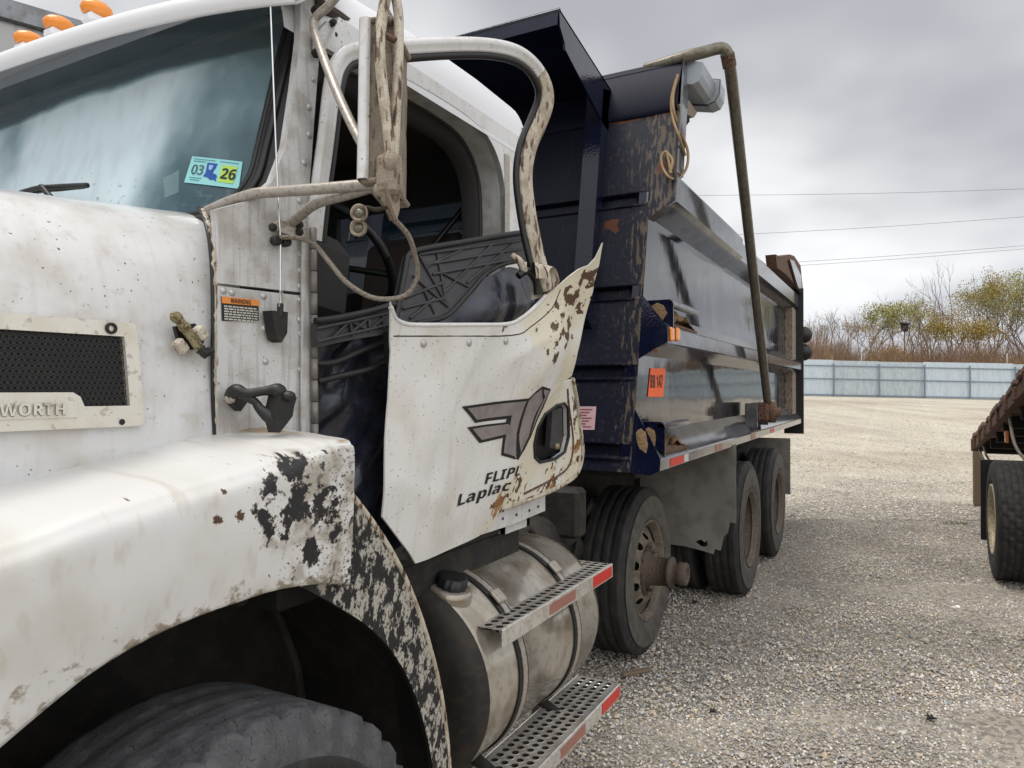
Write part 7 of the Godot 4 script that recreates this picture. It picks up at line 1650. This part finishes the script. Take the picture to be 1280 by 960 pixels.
	# floor, hoist sill
	part(bed, "bed_floor", B.new().box(Vector3(TX, 1.20, -6.5), Vector3(2.1, 0.10, 5.7), Basis(), 0.01).done(), M.dark_metal)
	for x in [-1.86, -2.68]: part(bed, "bed_sill", B.new().box(Vector3(x, 1.11, -6.5), Vector3(0.12, 0.08, 5.8), Basis(), 0.01).done(), M.dark_metal)
	part(bed, "tailgate", B.new().box(Vector3(TX, 2.0, -9.38), Vector3(2.1, 1.5, 0.06), Basis(), 0.01).done(), M.navy)
	# rusted end post of the side, standing over the rail
	var pt := part(bed, "rusted_end_post", B.new().plate([Vector2(-7.595, 2.975), Vector2(-7.918, 3.004), Vector2(-8.645, 3.149), Vector2(-9.057, 3.198), Vector2(-9.667, 3.177), Vector2(-10.002, 2.813), Vector2(-8.778, 2.877), Vector2(-8.266, 2.878), Vector2(-7.7, 2.855)], side_at(-1.09), 1.0, Vector3(-0.10, 0, 0)).done(), M.rust, "bent rusty end post above the rear of the bed")
	part(pt, "grey_plate", B.new().plate([Vector2(-8.438, 3.057), Vector2(-8.78, 3.093), Vector2(-9.467, 3.014), Vector2(-9.549, 2.759), Vector2(-8.998, 2.884)], side_at(-1.06), 1.0, Vector3(-0.02, 0, 0)).done(), M.rail)
	for p in [Vector3(-1.02, 2.294, -9.435), Vector3(-1.02, 2.079, -9.435)]:
		part(bed, "tail_lamp", B.new().lathe([Vector2(-0.05, 0.0), Vector2(-0.04, 0.06), Vector2(0.0, 0.10), Vector2(0.03, 0.105), Vector2(0.06, 0.10), Vector2(0.065, 0.0)], Vector3(-1.045, p.y, -9.49), Vector3(0, 0, -1), 24).done(), M.black)
	# tarp gear: motor housing, swing arm, its wires
	var box_a := []
	for p in [Vector3(-1.096, 3.503, -4.06), Vector3(-1.119, 3.372, -4.06), Vector3(-1.028, 3.349, -4.06), Vector3(-0.992, 3.359, -4.06), Vector3(-0.974, 3.392, -4.06), Vector3(-0.969, 3.462, -4.06)]: box_a.append(Vector2(p.x, p.y))
	var along := func(q: Vector2, z: float) -> Vector3: return Vector3(q.x, q.y, z)
	var mh := part(bed, "tarp_motor", B.new().prism(box_a, along, -4.06, -4.36).done(), M.grey_paint, "grey motor housing of the tarp at the top corner")
	var box_b := []
	for q in box_a: box_b.append((q - box_a[0]) * Vector2(1.22, 1.14) + box_a[0] + Vector2(0.0, 0.012))
	part(mh, "end_cap", B.new().prism(box_b, along, -4.361, -4.52).done(), M.grey_paint)
	part(mh, "clamp_band", B.new().prism([box_b[0] + Vector2(-0.02, 0.01), box_b[1] + Vector2(-0.01, -0.008), box_b[2] + Vector2(0.004, -0.008), box_b[3] + Vector2(0.006, -0.006), box_b[4] + Vector2(0.006, 0), box_b[5] + Vector2(0.006, 0.006)], along, -4.365, -4.385).done(), M.rail)
	part(mh, "motor_bracket", B.new().plate([Vector2(-3.911, 3.185), Vector2(-4.115, 3.284), Vector2(-4.301, 3.274), Vector2(-4.225, 3.22), Vector2(-3.944, 3.161)], side_at(-1.06), 1.0, Vector3(-0.04, 0, 0)).done(), M.muddy)
	var arm := part(bed, "tarp_arm", B.new().tube([Vector3(-1.30, 3.49, -4.06), Vector3(-1.035, 3.496, -4.02)] + curve([Vector3(-0.972, 3.528, -4.088), Vector3(-0.901, 3.57, -4.171), Vector3(-0.869, 3.556, -4.189), Vector3(-0.859, 3.52, -4.217), Vector3(-0.861, 3.449, -4.306)], 5) + [Vector3(-0.998, 1.475, -6.504)], 0.034, 16).done(), M.tarp_pipe, "bent tarp swing arm rising from the bed side to the top")
	part(arm, "weld_collar", B.new().tube([Vector3(-0.863, 3.543, -4.203), Vector3(-0.859, 3.488, -4.251)], 0.040, 14).done(), M.rust)
	var pv: Vector3 = Vector3(-0.998, 1.427, -6.504)
	part(arm, "pivot", B.new().box(pv + Vector3(-0.06, 0.0, 0.0), Vector3(0.16, 0.16, 0.24), Basis(), 0.02).lathe([Vector2(0, 0.0), Vector2(0, 0.09), Vector2(0.06, 0.09), Vector2(0.07, 0.04), Vector2(0.1, 0.04), Vector2(0.1, 0)], pv, Vector3.RIGHT, 20).done(), M.rust)
	part(arm, "pivot_tab", B.new().box(pv + Vector3(-0.08, -0.02, 0.34), Vector3(0.10, 0.20, 0.02), Basis(), 0.004).box(pv + Vector3(-0.08, -0.02, -0.2), Vector3(0.10, 0.20, 0.02), Basis(), 0.004).done(), M.rail)
	for l in [[Vector3(-1.076, 3.365, -3.936), Vector3(-1.095, 3.244, -3.91), Vector3(-1.084, 3.138, -3.887), Vector3(-1.061, 3.044, -3.949), Vector3(-1.035, 2.949, -3.985), Vector3(-1.037, 2.857, -3.973), Vector3(-1.064, 2.79, -3.925), Vector3(-1.083, 2.757, -3.804), Vector3(-1.126, 2.819, -3.818), Vector3(-1.14, 2.886, -3.832), Vector3(-1.115, 2.914, -3.838), Vector3(-1.099, 2.865, -3.828), Vector3(-1.08, 2.784, -3.81)], [Vector3(-1.083, 3.338, -3.93), Vector3(-1.103, 3.227, -3.906), Vector3(-1.092, 3.116, -3.882), Vector3(-1.049, 2.991, -3.855), Vector3(-1.045, 2.923, -3.969)], [Vector3(-1.115, 2.914, -3.838), Vector3(-1.076, 2.857, -3.826), Vector3(-1.085, 2.79, -3.811)]]:
		part(bed, "tan_cable", B.new().tube(curve(l, 5), 0.008, 7).done(), M.wire)

func build_truck():
	var t := thing("dump_truck", "wrecked white tractor with navy dump bed and torn driver's door", "truck", Vector3(TX, 0, -4.2))
	build_hood(t)
	build_fender(t)
	build_front_wheel(t, -1.15, true)
	build_front_wheel(t, -3.39, false)
	build_cowl(t)
	build_windshield(t)
	build_cab(t)
	build_door(t)
	build_mirror(t)
	build_tank(t)
	build_rear_wheels(t)
	build_chassis(t)
	build_bed(t)
	part(t, "dashboard_paper", B.new().plate([Vector2(-1.373, 2.241), Vector2(-1.423, 2.278), Vector2(-1.421, 2.211), Vector2(-1.378, 2.186)], side_at(-1.9), 1.0, Vector3(-0.004, 0, 0)).done(), M.paper)

func make_sky() -> Sky:
	var w := 1024; var h := 512
	var im := Image.create(w, h, false, Image.FORMAT_RGBF)
	var n := noise(401, 1.0, 5); var n2 := noise(402, 1.0, 4)
	var glow := Vector3(-0.80, 0.62, -0.55).normalized()
	for j in h:
		var el := PI * 0.5 - (j + 0.5) / h * PI
		for i in w:
			var az := (i + 0.5) / w * TAU - PI
			var d := Vector3(sin(az) * cos(el), sin(el), -cos(az) * cos(el))
			var up := maxf(d.y, 0.0)
			# a cloud deck seen in perspective: long thin banks near the horizon
			var q := Vector2(d.x, d.z) / (up + 0.22)
			var c := n.get_noise_2d(q.x * 0.5 + 3.0, q.y * 0.5) * 0.9 + n2.get_noise_2d(q.x * 1.5, q.y * 1.5 + 7.0) * 0.22
			var k := smoothstep(-0.55, 0.6, c)
			var deck := Color(0.28, 0.29, 0.315).lerp(Color(0.67, 0.67, 0.675), k)
			var horizon := Color(0.56, 0.59, 0.64)
			deck = deck.lerp(horizon, pow(1.0 - up, 9.0) * 0.75)
			var g := maxf(0.0, d.dot(glow))
			deck = deck.lerp(Color(1.25, 1.25, 1.24), clampf(pow(g, 3.5) * 1.05, 0.0, 1.0))
			if d.y < 0: deck = Color(0.25, 0.24, 0.22)
			im.set_pixel(i, j, deck)
	var m := PanoramaSkyMaterial.new()
	m.panorama = ImageTexture.create_from_image(im)
	var s := Sky.new(); s.sky_material = m
	return s

func _ready():
	# camera
	var cam := Camera3D.new()
	cam.name = "camera"
	cam.position = Vector3(0, 1.62, 0)
	cam.rotation_degrees = Vector3(0.4456, 28.3, 0)
	cam.fov = 56.14
	cam.near = 0.05; cam.far = 3000.0
	add_child(cam)
	cam.current = true
	# sky, exposure
	var env := Environment.new()
	env.background_mode = Environment.BG_SKY
	env.sky = make_sky()
	env.background_energy_multiplier = 1.0
	env.tonemap_mode = Environment.TONE_MAPPER_LINEAR
	env.tonemap_exposure = 1.62
	env.sdfgi_enabled = true; env.ssao_enabled = true; env.ssil_enabled = true
	var we := WorldEnvironment.new()
	we.name = "world"; we.environment = env
	add_child(we)
	# a veiled sun behind the truck
	var sun := DirectionalLight3D.new()
	sun.name = "sun"
	sun.light_energy = 0.5
	sun.light_angular_distance = 28.0
	sun.light_color = Color(1.0, 0.98, 0.95)
	sun.shadow_enabled = true
	add_child(sun)
	sun.look_at_from_position(Vector3.ZERO, -Vector3(-0.22, 0.92, 0.20))
	make_materials()
	build_ground()
	build_stones()
	build_fence()
	build_trees()
	build_truck()
	build_flatbed()
	build_far_things()
